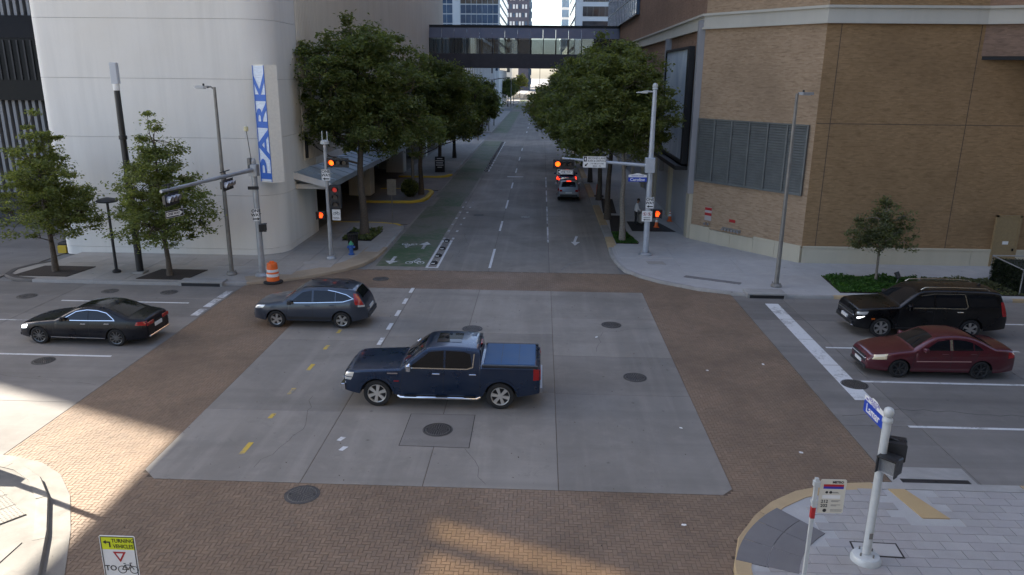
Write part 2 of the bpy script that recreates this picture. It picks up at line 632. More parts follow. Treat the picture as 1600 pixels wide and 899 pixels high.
def brickwall(name, c1, c2, mortar, sx=0.215, sz=0.072, stain=0.5, rot=None):
    """wall brick: running bond drawn in (along wall, height)"""
    m, nt, b = _nodes(name)
    g = nt.nodes.new('ShaderNodeNewGeometry')
    sep = nt.nodes.new('ShaderNodeSeparateXYZ')
    nt.links.new(g.outputs['Position'], sep.inputs[0])
    dx, dy = rot or (1.0, 0.0)
    mx = nt.nodes.new('ShaderNodeMath'); mx.operation = 'MULTIPLY'; mx.inputs[1].default_value = dx
    my = nt.nodes.new('ShaderNodeMath'); my.operation = 'MULTIPLY'; my.inputs[1].default_value = dy
    nt.links.new(sep.outputs[0], mx.inputs[0]); nt.links.new(sep.outputs[1], my.inputs[0])
    ad = nt.nodes.new('ShaderNodeMath'); ad.operation = 'ADD'
    nt.links.new(mx.outputs[0], ad.inputs[0]); nt.links.new(my.outputs[0], ad.inputs[1])
    cb = nt.nodes.new('ShaderNodeCombineXYZ')
    nt.links.new(ad.outputs[0], cb.inputs[0]); nt.links.new(sep.outputs[2], cb.inputs[1])
    br = nt.nodes.new('ShaderNodeTexBrick')
    nt.links.new(cb.outputs[0], br.inputs['Vector'])
    br.inputs['Scale'].default_value = 1.0
    br.inputs['Brick Width'].default_value = sx
    br.inputs['Row Height'].default_value = sz
    br.inputs['Mortar Size'].default_value = 0.005
    br.inputs['Color1'].default_value = tuple(c1) + (1,)
    br.inputs['Color2'].default_value = tuple(c2) + (1,)
    br.inputs['Mortar'].default_value = tuple(mortar) + (1,)
    br.inputs['Bias'].default_value = -0.1
    mp = nt.nodes.new('ShaderNodeMapping')
    mp.inputs['Scale'].default_value = (1.5, 10.0, 1)
    nt.links.new(cb.outputs[0], mp.inputs['Vector'])
    n1 = _noise(nt, 1.0, 3, 0.6, mp.outputs[0])
    c = _mix(nt, _ramp(nt, n1, 0.55, 0.68, 0, 0.6), br.outputs[0], tuple(x * 0.6 for x in c1))
    c = _mix(nt, _ramp(nt, n1, 0.28, 0.42, 0.45, 0.0), c, tuple(min(1, x * 1.3) for x in c2))
    n2 = _noise(nt, 0.25, 5, 0.6, _pos(nt))
    c = _mix(nt, _ramp(nt, n2, 0.42, 0.7, 0, stain), c, tuple(x * 0.6 for x in c1))
    nt.links.new(c, b.inputs['Base Color'])
    b.inputs['Roughness'].default_value = 0.85
    b.inputs['Specular IOR Level'].default_value = 0.25
    bp = _n(nt, 'ShaderNodeBump')
    bp.inputs['Strength'].default_value = 0.4
    bp.inputs['Distance'].default_value = 0.01
    nt.links.new(br.outputs['Fac'], bp.inputs['Height'])
    bp.invert = True
    nt.links.new(bp.outputs[0], b.inputs['Normal'])
    return m


def precast(name, col, streak=0.3, rough=0.75):
    """precast wall with rain streaks running down"""
    m, nt, b = _nodes(name)
    n1 = _noise(nt, 1.0, 5, 0.6, _pos(nt, 1.6, 1.6, 0.12))
    n2 = _noise(nt, 0.3, 5, 0.6, _pos(nt))
    n3 = _noise(nt, 25, 3, 0.7, _pos(nt))
    c = _mix(nt, _ramp(nt, n1, 0.45, 0.75, 0, streak), col, tuple(x * 0.72 for x in col))
    c = _mix(nt, _ramp(nt, n2, 0.4, 0.7, 0, 0.3), c, tuple(x * y for x, y in zip(col, (0.86, 0.83, 0.78))))
    c = _mix(nt, _ramp(nt, n3, 0.4, 0.7, 0, 0.12), c, tuple(x * 0.8 for x in col))
    nt.links.new(c, b.inputs['Base Color'])
    b.inputs['Roughness'].default_value = rough
    b.inputs['Specular IOR Level'].default_value = 0.3
    MATS[name] = m
    return m


m_garage = precast('cream precast', (0.75, 0.725, 0.67), 0.35)
m_rib = precast('cream ribbed precast', (0.62, 0.58, 0.5), 0.4)
m_stone = precast('cast stone', (0.52, 0.47, 0.36), 0.35)
m_cornice = precast('cornice stone', (0.5, 0.48, 0.42), 0.3)
m_wb = brickwall('shaded south brown brick', (0.265, 0.168, 0.085), (0.335, 0.215, 0.112), (0.29, 0.19, 0.105))  # same brick as the chamfer, its shade put into a darker colour
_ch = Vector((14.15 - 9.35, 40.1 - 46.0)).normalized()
m_wc = brickwall('lit chamfer brown brick', (0.33, 0.23, 0.147), (0.41, 0.295, 0.195), (0.36, 0.262, 0.175), rot=(_ch.x, _ch.y))  # same brick, lightened for the brighter light on this face
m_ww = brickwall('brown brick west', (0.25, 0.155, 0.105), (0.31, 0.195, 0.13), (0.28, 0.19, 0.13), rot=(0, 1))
m_louver = plain('grey green louver', (0.125, 0.132, 0.125), 0.55, 0.1, var=0.15, vscale=2)
m_canopy = plain('standing seam metal', (0.4, 0.47, 0.52), 0.4, 0.5, var=0.12, vscale=1)
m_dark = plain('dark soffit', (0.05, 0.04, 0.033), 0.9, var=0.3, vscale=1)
m_bronze = plain('bronze metal', (0.055, 0.05, 0.058), 0.4, 0.5, var=0.2, vscale=1)
m_bronzel = plain('bronze roof panel', (0.15, 0.145, 0.165), 0.4, 0.4, var=0.15, vscale=0.6)
# ------------------------------------------------------------------ ground, streets, crosswalks
rnd = random.Random(7)
ground = add('ground', MB().box(-900, 900, -300, 2500, -1.0, -0.05), m_ground, kind='structure')


def sheet(x0, x1, y0, y1, z):
    return MB().poly([(x0, y0, z), (x1, y0, z), (x1, y1, z), (x0, y1, z)])


def slab_obj(parent, x0, x1, y0, y1, mat, z=0.0, g=0.008, ch=0.0, name='slab', t=0.03):
    mb = MB()
    x0 += g; x1 -= g; y0 += g; y1 -= g
    e = 0.006
    vs = [(x0, y0, z - t), (x1, y0, z - t), (x1, y1, z - t), (x0, y1, z - t), (x0, y0, z - e), (x1, y0, z - e), (x1, y1, z - e), (x0, y1, z - e), (x0 + e, y0 + e, z), (x1 - e, y0 + e, z), (x1 - e, y1 - e, z), (x0 + e, y1 - e, z)]
    mb._add(vs, [(8, 9, 10, 11)] + [(k + i, k + (i + 1) % 4, k + 4 + (i + 1) % 4, k + 4 + i) for k in (0, 4) for i in range(4)])
    return add(name, mb, mat, parent)


inter = add('intersection', sheet(-13.99, 8.99, 11.9, 37.4, -0.022), m_joint, kind='structure')
street = add('street', sheet(-8.9, 4.2, 37.4, 118, -0.022), m_joint, kind='structure')
cross_w = add('cross_street', sheet(-120, -13.99, 16.8, 33.8, -0.022), m_joint, kind='structure')
cross_e = add('cross_street', sheet(8.99, 120, 16.8, 33.8, -0.022), m_joint, kind='structure')
near_st = add('street', sheet(-9.8, 4.1, -60, 11.9, -0.022), m_joint, kind='structure')

# intersection slabs (corner pieces cut at 45 degrees as in the street)
X0, X1, Y0, Y1 = -9.93, 4.88, 16.32, 33.95
for x0, x1, ys in ((X0, -5.8, (Y0, 20.4, 26.6, Y1)), (-5.8, -2.75, (Y0, 22.4, 27.2, Y1)), (-2.75, 0.6, (Y0, 22.2, 27.8, Y1)), (0.6, X1, (Y0, 22.13, 25.5, 29.9, Y1))):
    for i in range(len(ys) - 1):
        a, b = ys[i], ys[i + 1]
        if x0 == X0 and a == Y0:
            mb = MB().prism([(x0 + .008 + .45, a + .008), (x1 - .008, a + .008), (x1 - .008, b - .008), (x0 + .008, b - .008), (x0 + .008, a + .45)], -0.03, 0.0)
            add('slab', mb, m_slab, inter)
        elif x1 == X1 and a == Y0:
            mb = MB().prism([(x0 + .008, a + .008), (x1 - .3, a + .008), (x1 - .008, a + .3), (x1 - .008, b - .008), (x0 + .008, b - .008)], -0.03, 0.0)
            add('slab', mb, m_slab, inter)
        else:
            slab_obj(inter, x0, x1, a, b, m_slab)
# the square collar round the big manhole lies a little proud of its slabs
add('manhole_collar', MB().prism([(-3.7, 18.4), (-1.8, 18.36), (-1.81, 20.4), (-3.7, 20.37)], -0.01, 0.005), m_cross, inter)
add('collar_joint', MB().prism([(-3.72, 18.38), (-1.78, 18.34), (-1.79, 20.42), (-3.72, 20.39)], -0.01, 0.0025), m_joint, inter)

for i in range(9):
    a, b = 37.4 + i * 9.0, 37.4 + (i + 1) * 9.0
    for x0, x1 in ((-8.9, -5.72), (-5.72, -2.58), (-2.58, 0.56), (0.56, 4.2)):
        slab_obj(street, x0, x1, a, min(b, 118), m_road)
for i in range(6):
    x1 = -13.99 - i * 7.5
    for y0, y1 in ((16.8, 20.6), (20.6, 24.42), (24.42, 29.0), (29.0, 31.6), (31.6, 33.8)):
        slab_obj(cross_w, x1 - 7.5, x1, y0, y1, m_cross)
    x0 = 8.99 + i * 7.5
    for y0, y1 in ((16.8, 20.38), (20.38, 23.72), (23.72, 27.0), (27.0, 30.3), (30.3, 33.8)):
        slab_obj(cross_e, x0, x0 + 7.5 if i else x0 + 2.2, y0, y1, m_cross)
        if i == 0:
            slab_obj(cross_e, x0 + 2.2, x0 + 7.5, y0, y1, m_cross)
for i in range(3):
    for x0, x1 in ((-9.8, -5.8), (-5.8, -2.5), (-2.5, 0.7), (0.7, 4.1)):
        slab_obj(near_st, x0, x1, 11.9 - (i + 1) * 6, 11.9 - i * 6, m_road)

# ---- kerb lines: the pavement lies to the left of each
K_LF = [(-25.5, 37.6), (-26.2, 36.7), (-26.5, 35.6), (-26.2, 34.6), (-25.3, 33.95), (-24.2, 33.7), (-20, 33.62), (-16, 33.62), (-13.9, 33.95), (-12.3, 34.7), (-10.9, 35.75), (-9.9, 36.85), (-9.26, 38.0), (-8.85, 39.7), (-8.75, 42), (-8.75, 47.4), (-8.95, 48.5), (-9.5, 49.2), (-10.6, 49.55), (-13.9, 49.6)]
K_RF = [(4.1, 118), (4.1, 60), (4.1, 46), (4.0, 41.4), (4.12, 39.6), (4.44, 37.85), (5.05, 36.7), (5.93, 35.7), (7.56, 34.5), (9.57, 33.72), (11.5, 33.55), (70, 33.5)]
K_NR = [(70, 17.0), (30, 16.98), (8.7, 16.95), (7.4, 16.82), (6.3, 16.4), (5.6, 15.9), (5.05, 15.3), (4.45, 14.4), (4.12, 13.4), (4.0, 12.2), (4.0, -30)]
K_NL = [(-9.4, -30), (-9.4, 11.4), (-9.8, 12.45), (-10.55, 13.85), (-11.4, 15.2), (-12.15, 16.05), (-12.9, 16.55), (-13.7, 16.8), (-15, 17.0), (-90, 17.0)]
KZ = 0.14


def curb_strip(line, w, z1=KZ, z0=-0.04):
    inn = offset_line(line, w)
    bat = offset_line(line, 0.025)
    rows = []
    for a, b, c in zip(line, bat, inn):
        rows.append([(a[0], a[1], z0), (a[0], a[1], z1 - 0.03), (b[0], b[1], z1), (c[0], c[1], z1), (c[0], c[1], z0)])
    mb = MB()
    mb.grid(rows, flip=True)
    return mb, inn


def curb(parent, line, w, mat, cut=None):
    """kerb stones: cut the line into stones with open joints"""
    # resample
    segs = []
    step = cut or 3.0
    cur = [line[0]]
    acc = 0.0
    for i in range(1, len(line)):
        a = Vector(cur[-1]); b = Vector(line[i])
        while (b - a).length + acc > step and len(segs) < 60:
            d = step - acc
            p = a + (b - a).normalized() * d
            cur.append((p.x, p.y))
            segs.append(cur)
            q = p + (b - a).normalized() * 0.012
            cur = [(q.x, q.y)]
            a = Vector(cur[-1]); acc = 0.0
        acc += (b - a).length
        cur.append(line[i])
    if len(cur) > 1:
        segs.append(cur)
    for k, s in enumerate(segs):
        mb, _ = curb_strip(s, w)
        m = mat[k % len(mat)] if isinstance(mat, list) else mat
        add('curb', mb, m, parent, smooth=40)


def walk(line, w, close, mat, z=KZ - 0.016):
    inn = offset_line(line, w - 0.02)
    o = add('sidewalk', MB().prism(inn + close, -0.04, z), mat, kind='structure')
    return o, inn + close


sw_lf, P_LF = walk(K_LF, 0.16, [(-14.2, 49.6), (-14.2, 41.5), (-16, 40.0), (-25.2, 40.0)], m_walkL)
curb(sw_lf, K_LF[:6], 0.3, m_black if False else m_irond, 6)
curb(sw_lf, K_LF[5:9], 0.3, m_curbg, 3)
curb(sw_lf, K_LF[8:15], 0.22, m_ramp, 2.5)
curb(sw_lf, K_LF[14:17], 0.2, m_curbg, 3)
curb(sw_lf, K_LF[16:], 0.26, m_curby, 9)
# tan ramp band round the corner
inn0 = offset_line(K_LF[8:15], 0.23)
inn1 = offset_line(K_LF[8:15], 1.15)
mb = MB()
mb.grid([[(a[0], a[1], KZ - .008), (b[0], b[1], KZ - .006)] for a, b in zip(inn0, inn1)], flip=True)
add('ramp_band', mb, m_ramp, sw_lf)
bx = offset_line([(-8.75, 40.4), (-8.75, 47.2)], 0.2)
add('paver_edge', MB().box(-9.85, -8.96, 40.8, 47.2, 0.05, KZ - .004), m_walkL, sw_lf)


def panels(parent, poly, x0, x1, y0, y1, dx, dy, mat, bond=False, name='paver', g=0.006, z=KZ, skip=None):
    iy = 0
    y = y0
    cache = {}
    while y < y1 - 1e-6:
        x = x0 - (dx / 2 if bond and iy % 2 else 0)
        while x < x1 - 1e-6:
            cs = [(x, y), (x + dx, y), (x + dx, y + dy), (x, y + dy)]
            if all(in_poly(a, b, poly) for a, b in cs) and not (skip and any(skip(a, b) for a, b in cs + [(x + dx / 2, y + dy / 2)])):
                if 'm' not in cache:
                    mb = MB()
                    e = 0.005
                    a, b = dx / 2 - g, dy / 2 - g
                    vs = [(-a, -b, -.02), (a, -b, -.02), (a, b, -.02), (-a, b, -.02), (-a, -b, -e), (a, -b, -e), (a, b, -e), (-a, b, -e), (-a + e, -b + e, 0), (a - e, -b + e, 0), (a - e, b - e, 0), (-a + e, b - e, 0)]
                    mb._add(vs, [(8, 9, 10, 11)] + [(k + i, k + (i + 1) % 4, k + 4 + (i + 1) % 4, k + 4 + i) for k in (0, 4) for i in range(4)])
                    cache['m'] = mb.mesh(name)
                    cache['m'].materials.append(mat)
                o = add(name, cache['m'], mat, parent)
                o.location = (x + dx / 2, y + dy / 2, z + rnd.uniform(-.002, .002))
                o.rotation_euler = (rnd.uniform(-.002, .002), rnd.uniform(-.002, .002), 0)
            x += dx
        y += dy
        iy += 1


tree_pit = lambda a, b: (-25.7 < a < -22.4 and b < 36.1) or (-19.7 < a < -16.5 and b < 36.1) or (a > -11.9 and 43.4 < b < 46.9) or (a > -10.0)
panels(sw_lf, P_LF, -26, -9, 34.0, 49.6, 1.53, 1.53, m_walkL, name='slab', skip=tree_pit)

sw_rf, P_RF = walk(K_RF, 0.16, [(70, 40.4), (14.0, 40.4), (9.5, 46.3), (9.5, 118)], m_walkR)
curb(sw_rf, K_RF[:3], 0.5, [m_curbt, m_curbt, m_curbg], 4)
curb(sw_rf, [(4.1, 46), (4.05, 43)], 0.5, m_curbt, 9)
curb(sw_rf, [(4.05, 43)] + K_RF[3:10], 0.2, m_curbg, 3)
curb(sw_rf, K_RF[9:], 0.2, [m_curbg, m_curbt], 4)
pitR = lambda a, b: (a < 6.1 and b > 43.9) or (13.9 < a < 22.3 and 33.9 < b < 37.6) or (9.3 < a < 12.4 and b < 34.6)
panels(sw_rf, P_RF, 4.4, 40, 34.3, 115, 3.05, 3.05, m_walkR, name='slab', skip=pitR)

sw_nr, P_NR = walk(K_NR, 0.16, [(4.6, -30), (70, -30)], m_walkR)
curb(sw_nr, K_NR[1:9] + [(4.1, 13.2)], 0.34, [m_curbt, m_curbt, m_curbg], 3.6)
curb(sw_nr, [(4.1, 13.2), (4.0, 12.2), (4.0, 6)], 0.34, m_curbt, 3.6)
curb(sw_nr, [(70, 17.0), (30, 16.98)], 0.34, m_curbg, 6)
dark_arc = lambda a, b: math.hypot(a - 8.9, b - 12.45) > 3.0 and math.hypot(a - 8.9, b - 12.45) < 4.55 and a < 6.5 and 14.0 < b < 16.6
tanb = lambda a, b: 8.5 < a < 9.5 and 15.3 < b < 16.7
panels(sw_nr, P_NR, 4.2, 17.5, 10.8, 16.66, 0.61, 0.305, m_paver, bond=True, name='paver', skip=lambda a, b: (5.0 < a < 6.25 and 14.3 < b < 16.1) or (8.72 < a < 9.35 and b > 15.35))
# dark warning field at the ramp, cut into four bent pavers
for k in range(2):
    for j in range(3):
        a0, a1 = 128 + j * 11, 128 + (j + 1) * 11
        r0, r1 = 3.15 + k * 0.62, 3.15 + (k + 1) * 0.62
        pl = arc(8.35, 12.15, r0 + .006, a0 + .12, a1 - .12, 4) + arc(8.35, 12.15, r1 - .006, a1 - .12, a0 + .12, 4)
        add('paver', MB().prism(pl, 0.05, KZ + 0.006), m_paverd, sw_nr)
add('paver', MB().prism([(8.62, 16.6), (9.02, 16.6), (9.47, 15.36), (8.86, 15.36)], 0.05, KZ + 0.006), m_pavert, sw_nr)

sw_nl, P_NL = walk(K_NL, 0.16, [(-90, -30)], m_walkN)
curb(sw_nl, K_NL[1:5], 0.26, m_walkN, 2.4)
curb(sw_nl, K_NL[4:8], 0.26, m_walkN, 2.4)
curb(sw_nl, K_NL[7:], 0.26, m_walkN, 4)
mb = MB()
mb.grid([[(a[0], a[1], .012), (b[0], b[1], .012)] for a, b in zip(K_NL[1:9], offset_line(K_NL[1:9], -.42))])
add('gutter', mb, m_walkN, sw_nl)
# tactile ramp: domed mats side by side
MR = Matrix.Rotation(math.radians(38), 4, 'Z')
for k in range(3):
    mb = MB()
    mb.box(-.3, .3, -.6, .6, -.02, .012)
    for i in range(7):
        for j in range(15):
            mb.lathe([(0.022, 0.012), (0.018, 0.018), (0.001, 0.02)], 6, (-.255 + i * .085, -.56 + j * .08, 0))
    o = add('tactile_mat', mb, m_walkN, sw_nl)
    o.location = (-13.0 + k * 0.49, 14.9 - k * 0.385, KZ)
    o.rotation_euler = (0, 0, math.radians(-38))
panels(sw_nl, P_NL, -30, -11.5, 5.0, 13.8, 1.2, 1.2, m_walkN, name='slab')
# raised flare beside the ramp
fl = None and [(-11.35, 15.6), (-10.85, 14.6), (-10.5, 13.4), (-10.4, 12.0)]

# ---- herringbone paving
BL, BW = 0.2, 0.1


def brick_ok(x, y):
    if not (-13.97 < x < 8.97 and 11.95 < y < 37.38):
        return False
    if y > 33.95:
        if x < -13.6 or x > 8.9:
            return False
    elif y > 16.32:
        if X0 < x < X1:
            c1 = (x - X0) + (y - Y0) < 0.46
            c2 = (X1 - x) + (y - Y0) < 0.3
            if not (c1 or c2):
                return False
    for pl in (B_LF, B_RF, B_NR, B_NL):
        if in_poly(x, y, pl):
            return False
    return True


B_LF = K_LF[5:15] + [(-8.75, 50), (-30, 50), (-30, 33.7)]
B_RF = K_RF[2:11] + [(30, 33.5), (30, 46)]
B_NR = K_NR[2:10] + [(4.0, 5), (30, 5), (30, 16.95)]
B_NL = K_NL[1:9] + [(-30, 17), (-30, 5), (-9.7, 5)]
def brick_corner(x, y):
    return (x - X0) + (y - Y0) < 0.4 or (X1 - x) + (y - Y0) < 0.26


hb = []
for iy in range(int(11.9 / BW), int(37.4 / BW)):
    for ix in range(-143, int(9 / BW) + 2):
        s = (ix - iy) % 4
        if s == 0:
            cx, cy, w, h = (ix + 1) * BW, (iy + 0.5) * BW, BL, BW
        elif s == 3:
            cx, cy, w, h = (ix + 0.5) * BW, (iy + 1) * BW, BW, BL
        else:
            continue
        x0, x1, y0, y1 = cx - w / 2, cx + w / 2, cy - h / 2, cy + h / 2
        x0, x1, y0, y1 = max(x0, -13.985), min(x1, 8.985), max(y0, 11.92), min(y1, 37.395)
        if x1 - x0 < .02 or y1 - y0 < .02:
            continue
        if x0 < X1 and x1 > X0 and y0 < Y1 and y1 > Y0 and not brick_corner(cx, cy):
            # cut the paver at the edge of the concrete
            cuts = [(x0, min(x1, X0), y0, y1), (max(x0, X1), x1, y0, y1), (x0, x1, y0, min(y1, Y0)), (x0, x1, max(y0, Y1), y1)]
            cuts = [q for q in cuts if q[1] - q[0] > .015 and q[3] - q[2] > .015]
            if not cuts:
                continue
            x0, x1, y0, y1 = max(cuts, key=lambda q: (q[1] - q[0]) * (q[3] - q[2]))
        cx, cy, w, h = (x0 + x1) / 2, (y0 + y1) / 2, x1 - x0, y1 - y0
        if brick_ok(cx, cy):
            hb.append((cx, cy, w, h))
# the nearest pavers in frame stand alone; the rest is one paving
near = sorted([b for b in hb if abs(b[2] * b[3] - BL * BW) < 1e-6 and 12.75 < b[1] < 14.6 and -1.2 < b[0] < 3.95], key=lambda b: b[1])[:295]
ns = set(near)
far = [b for b in hb if b not in ns]


def brick_arrays(lst):
    n = len(lst)
    A = np.array(lst)
    g = 0.0042
    hx = A[:, 2] / 2 - g
    hy = A[:, 3] / 2 - g
    rs = np.random.RandomState(3)
    zt = rs.uniform(-0.003, 0.0015, n)
    e = 0.004
    V = np.zeros((n, 12, 3))
    sg = [(-1, -1), (1, -1), (1, 1), (-1, 1)]
    for k, (a, b) in enumerate(sg):
        V[:, k] = np.stack([A[:, 0] + a * hx, A[:, 1] + b * hy, np.full(n, -0.018)], 1)
        V[:, 4 + k] = np.stack([A[:, 0] + a * hx, A[:, 1] + b * hy, zt - e], 1)
        V[:, 8 + k] = np.stack([A[:, 0] + a * (hx - e), A[:, 1] + b * (hy - e), zt + rs.uniform(-.001, .001, n)], 1)
    F = [(8, 9, 10, 11)] + [(k + i, k + (i + 1) % 4, k + 4 + (i + 1) % 4, k + 4 + i) for k in (0, 4) for i in range(4)]
    return V, np.array(F)


def quads_mesh(name, V, F):
    """V (n,k,3), F (m,4) -> mesh of n copies"""
    n, k = V.shape[0], V.shape[1]
    me = bpy.data.meshes.new(name)
    co = V.reshape(-1, 3)
    idx = (F[None, :, :] + (np.arange(n) * k)[:, None, None]).reshape(-1, F.shape[1])
    me.vertices.add(len(co))
    me.vertices.foreach_set('co', co.astype(np.float32).ravel())
    m = len(idx)
    c = F.shape[1]
    me.loops.add(m * c)
    me.loops.foreach_set('vertex_index', idx.astype(np.int32).ravel())
    me.polygons.add(m)
    me.polygons.foreach_set('loop_start', np.arange(0, m * c, c, dtype=np.int32))
    me.polygons.foreach_set('use_smooth', np.zeros(m, dtype=bool))
    me.update(calc_edges=True)
    me.validate()
    return me


V, F = brick_arrays(far)
crosswalk = add('crosswalk', sheet(-13.9, 8.9, 11.95, 37.35, -0.008), plain('paver joint sand', (0.085, 0.062, 0.043), 0.95, var=0.3, vscale=3, local=False), kind='structure')
add('brick_paving', quads_mesh('brick_paving', V, F), m_brick, crosswalk, kind='stuff')
Vh, Fh = brick_arrays([(0, 0, BL, BW)])
Vv, Fv = brick_arrays([(0, 0, BW, BL)])
me_h = quads_mesh('brick', Vh, Fh)
me_v = quads_mesh('brick', Vv, Fv)
for b in near:
    o = add('brick', me_h if b[2] > b[3] else me_v, m_brick, crosswalk)
    o.location = (b[0], b[1], rnd.uniform(-.002, .001))

# ---- paint on the streets
ZP = 0.006


def mark(parent, pts, mat, name='lane_line', z=ZP, t=0.003):
    return add(name, MB().prism(pts, z - t, z), mat, parent)


def rect(parent, x0, x1, y0, y1, mat, name='lane_line', z=ZP):
    return mark(parent, [(x0, y0), (x1, y0), (x1, y1), (x0, y1)], mat, name, z)


# bike lane
rect(street, -8.6, -5.98, 38.1, 46.4, m_green, 'bike_lane_paint')
rect(street, -8.6, -5.98, 46.4, 57.0, m_greenf, 'bike_lane_paint')
rect(street, -8.2, -6.1, 57.0, 61.5, m_green, 'bike_lane_paint')
rect(street, -8.6, -5.98, 61.5, 78.0, m_greenf, 'bike_lane_paint')
rect(street, -8.6, -5.98, 78.0, 117.0, m_green, 'bike_lane_paint')
for x in (-5.93, -5.38):
    rect(street, x, x + 0.12, 38.0, 44.2, m_white)
    for k in range(7):
        rect(street, x, x + 0.14, 45.0 + k * 2.3, 45.5 + k * 2.3, m_whitew)
rect(street, -5.93, -5.26, 37.9, 38.05, m_white)
rect(street, -5.93, -5.26, 44.25, 44.7, m_white)
for k in range(15):
    rect(street, -5.5, -5.38, 79 + k * 2.5, 80.6 + k * 2.5, m_white)
# lane lines of the street ahead
for y0, y1 in ((38.1, 42.6), (47.9, 51.3), (56.5, 60.4), (67, 70.8), (78, 82), (90, 94), (102, 106)):
    rect(street, -2.63, -2.5, y0, y1, m_white)
for y0, y1 in ((44.6, 49.5), (50.5, 57.5), (60, 66), (68, 75)):
    rect(street, 0.5, 0.6, y0, y1, m_whitew)
rect(street, -3.3, -1.7, 74.8, 75.25, m_white, 'stop_mark')
mark(street, [(2.05, 44.6), (2.2, 44.6), (2.45, 46.6), (2.3, 46.7)], m_white, 'arrow_mark')
mark(street, [(2.15, 43.9), (2.5, 44.9), (1.95, 44.9)], m_white, 'arrow_mark')


def bike_mark(cx, cy, s, rz, par):
    M = Matrix.Translation((cx, cy, 0)) @ Matrix.Rotation(rz, 4, 'Z') @ Matrix.Diagonal((s, s * 1.5, 1, 1))
    mb = MB()
    for wx in (-0.5, 0.5):
        o = [(wx + .34 * math.cos(2 * PI * k / 16), -.3 + .34 * math.sin(2 * PI * k / 16)) for k in range(16)]
        i = [(wx + .24 * math.cos(2 * PI * k / 16), -.3 + .24 * math.sin(2 * PI * k / 16)) for k in range(16)]
        mb.grid([[M @ Vector((a[0], a[1], ZP + .005)), M @ Vector((b[0], b[1], ZP + .005))] for a, b in zip(o + o[:1], i + i[:1])])
    for a, b in (((-.5, -.3), (-.2, .15)), ((-.2, .15), (.35, .15)), ((.35, .15), (.5, -.3)), ((-.2, .15), (.05, -.3)), ((.05, -.3), (.35, .15)), ((-.05, .45), (-.1, .1)), ((-.05, .45), (.35, .5))):
        d = (Vector(b) - Vector(a)).normalized() * 0.06
        nx, ny = -d.y, d.x
        mb.poly([M @ Vector((a[0] + nx, a[1] + ny, ZP + .005)), M @ Vector((a[0] - nx, a[1] - ny, ZP + .005)), M @ Vector((b[0] - nx, b[1] - ny, ZP + .005)), M @ Vector((b[0] + nx, b[1] + ny, ZP + .005))])
    mb.poly([M @ Vector((0.1 + .13 * math.cos(2 * PI * k / 10), .72 + .13 * math.sin(2 * PI * k / 10), ZP + .005)) for k in range(10)])
    add('bike_symbol', mb, m_whitew, par)


def arrow_mark(cx, cy, L, up, par, mat):
    s = 1 if up else -1
    pts = [(cx - .09, cy - s * L / 2), (cx + .09, cy - s * L / 2), (cx + .09, cy + s * L * .1), (cx + .36, cy + s * L * .1), (cx, cy + s * L / 2), (cx - .36, cy + s * L * .1), (cx - .09, cy + s * L * .1)]
    add('arrow_mark', MB().prism(pts, ZP, ZP + .005), mat, par)


bike_mark(-6.65, 39.2, 0.62, 0.0, street)
bike_mark(-7.7, 43.2, 0.55, PI, street)
arrow_mark(-7.95, 39.4, 1.7, False, street, m_whitew)
arrow_mark(-6.75, 43.2, 1.9, True, street, m_whitew)

# dashes through the intersection
for k in range(5):
    rect(inter, -6.0, -5.84, 26.2 + k * 1.75, 27.0 + k * 1.75, m_white, 'dash')
for yy, hh in ((17.99, .34), (20.0, .16), (21.78, .26), (23.85, .28), (25.81, .22), (27.6, .2)):
    mark(inter, [(-7.86, yy - hh), (-7.72, yy - hh), (-7.70, yy + hh), (-7.84, yy + hh)], m_yellow, 'dash')
for x, y in ((-5.38, 18.68), (-5.18, 18.13)):
    mark(inter, [(x - .1, y - .1), (x + .02, y - .13), (x + .12, y + .1), (x - .03, y + .12)], m_white, 'dash')

# cross street left: stop lines and lanes
for (xa, xb, y) in ((-26, -15.12, 24.42), (-60, -32, 24.42), (-21, -15.3, 30.9), (-40, -27, 30.9), (-34, -28, 20.6)):
    rect(cross_w, xa, xb, y - .06, y + .06, m_white)
for y0, y1 in ((29.2, 30.1), (30.4, 31.6), (31.8, 32.9)):
    rect(cross_w, -14.45, -14.12, y0, y1, m_whitew, 'stop_line')
rect(cross_w, -33, -19.3, 28.1, 28.2, m_whitew)
# cross street right: broad stop bar in worn lengths
for y0, y1 in ((32.6, 30.4), (30.36, 27.9), (27.86, 25.2), (25.16, 22.2)):
    f = lambda y: 10.06 + (y - 22.2) * 0.012
    mark(cross_e, [(f(y1), y1), (f(y1) + .58, y1), (f(y0) + .58, y0), (f(y0), y0)], m_white, 'stop_bar')
for (xa, xb, y) in ((10.87, 17.5, 23.74), (20, 27, 23.74), (10.87, 18, 27.0), (20.5, 30, 27.0), (10.88, 18.5, 20.38), (21, 30, 20.38), (17.2, 24, 30.3)):
    rect(cross_e, xa, xb, y - .06, y + .06, m_white)


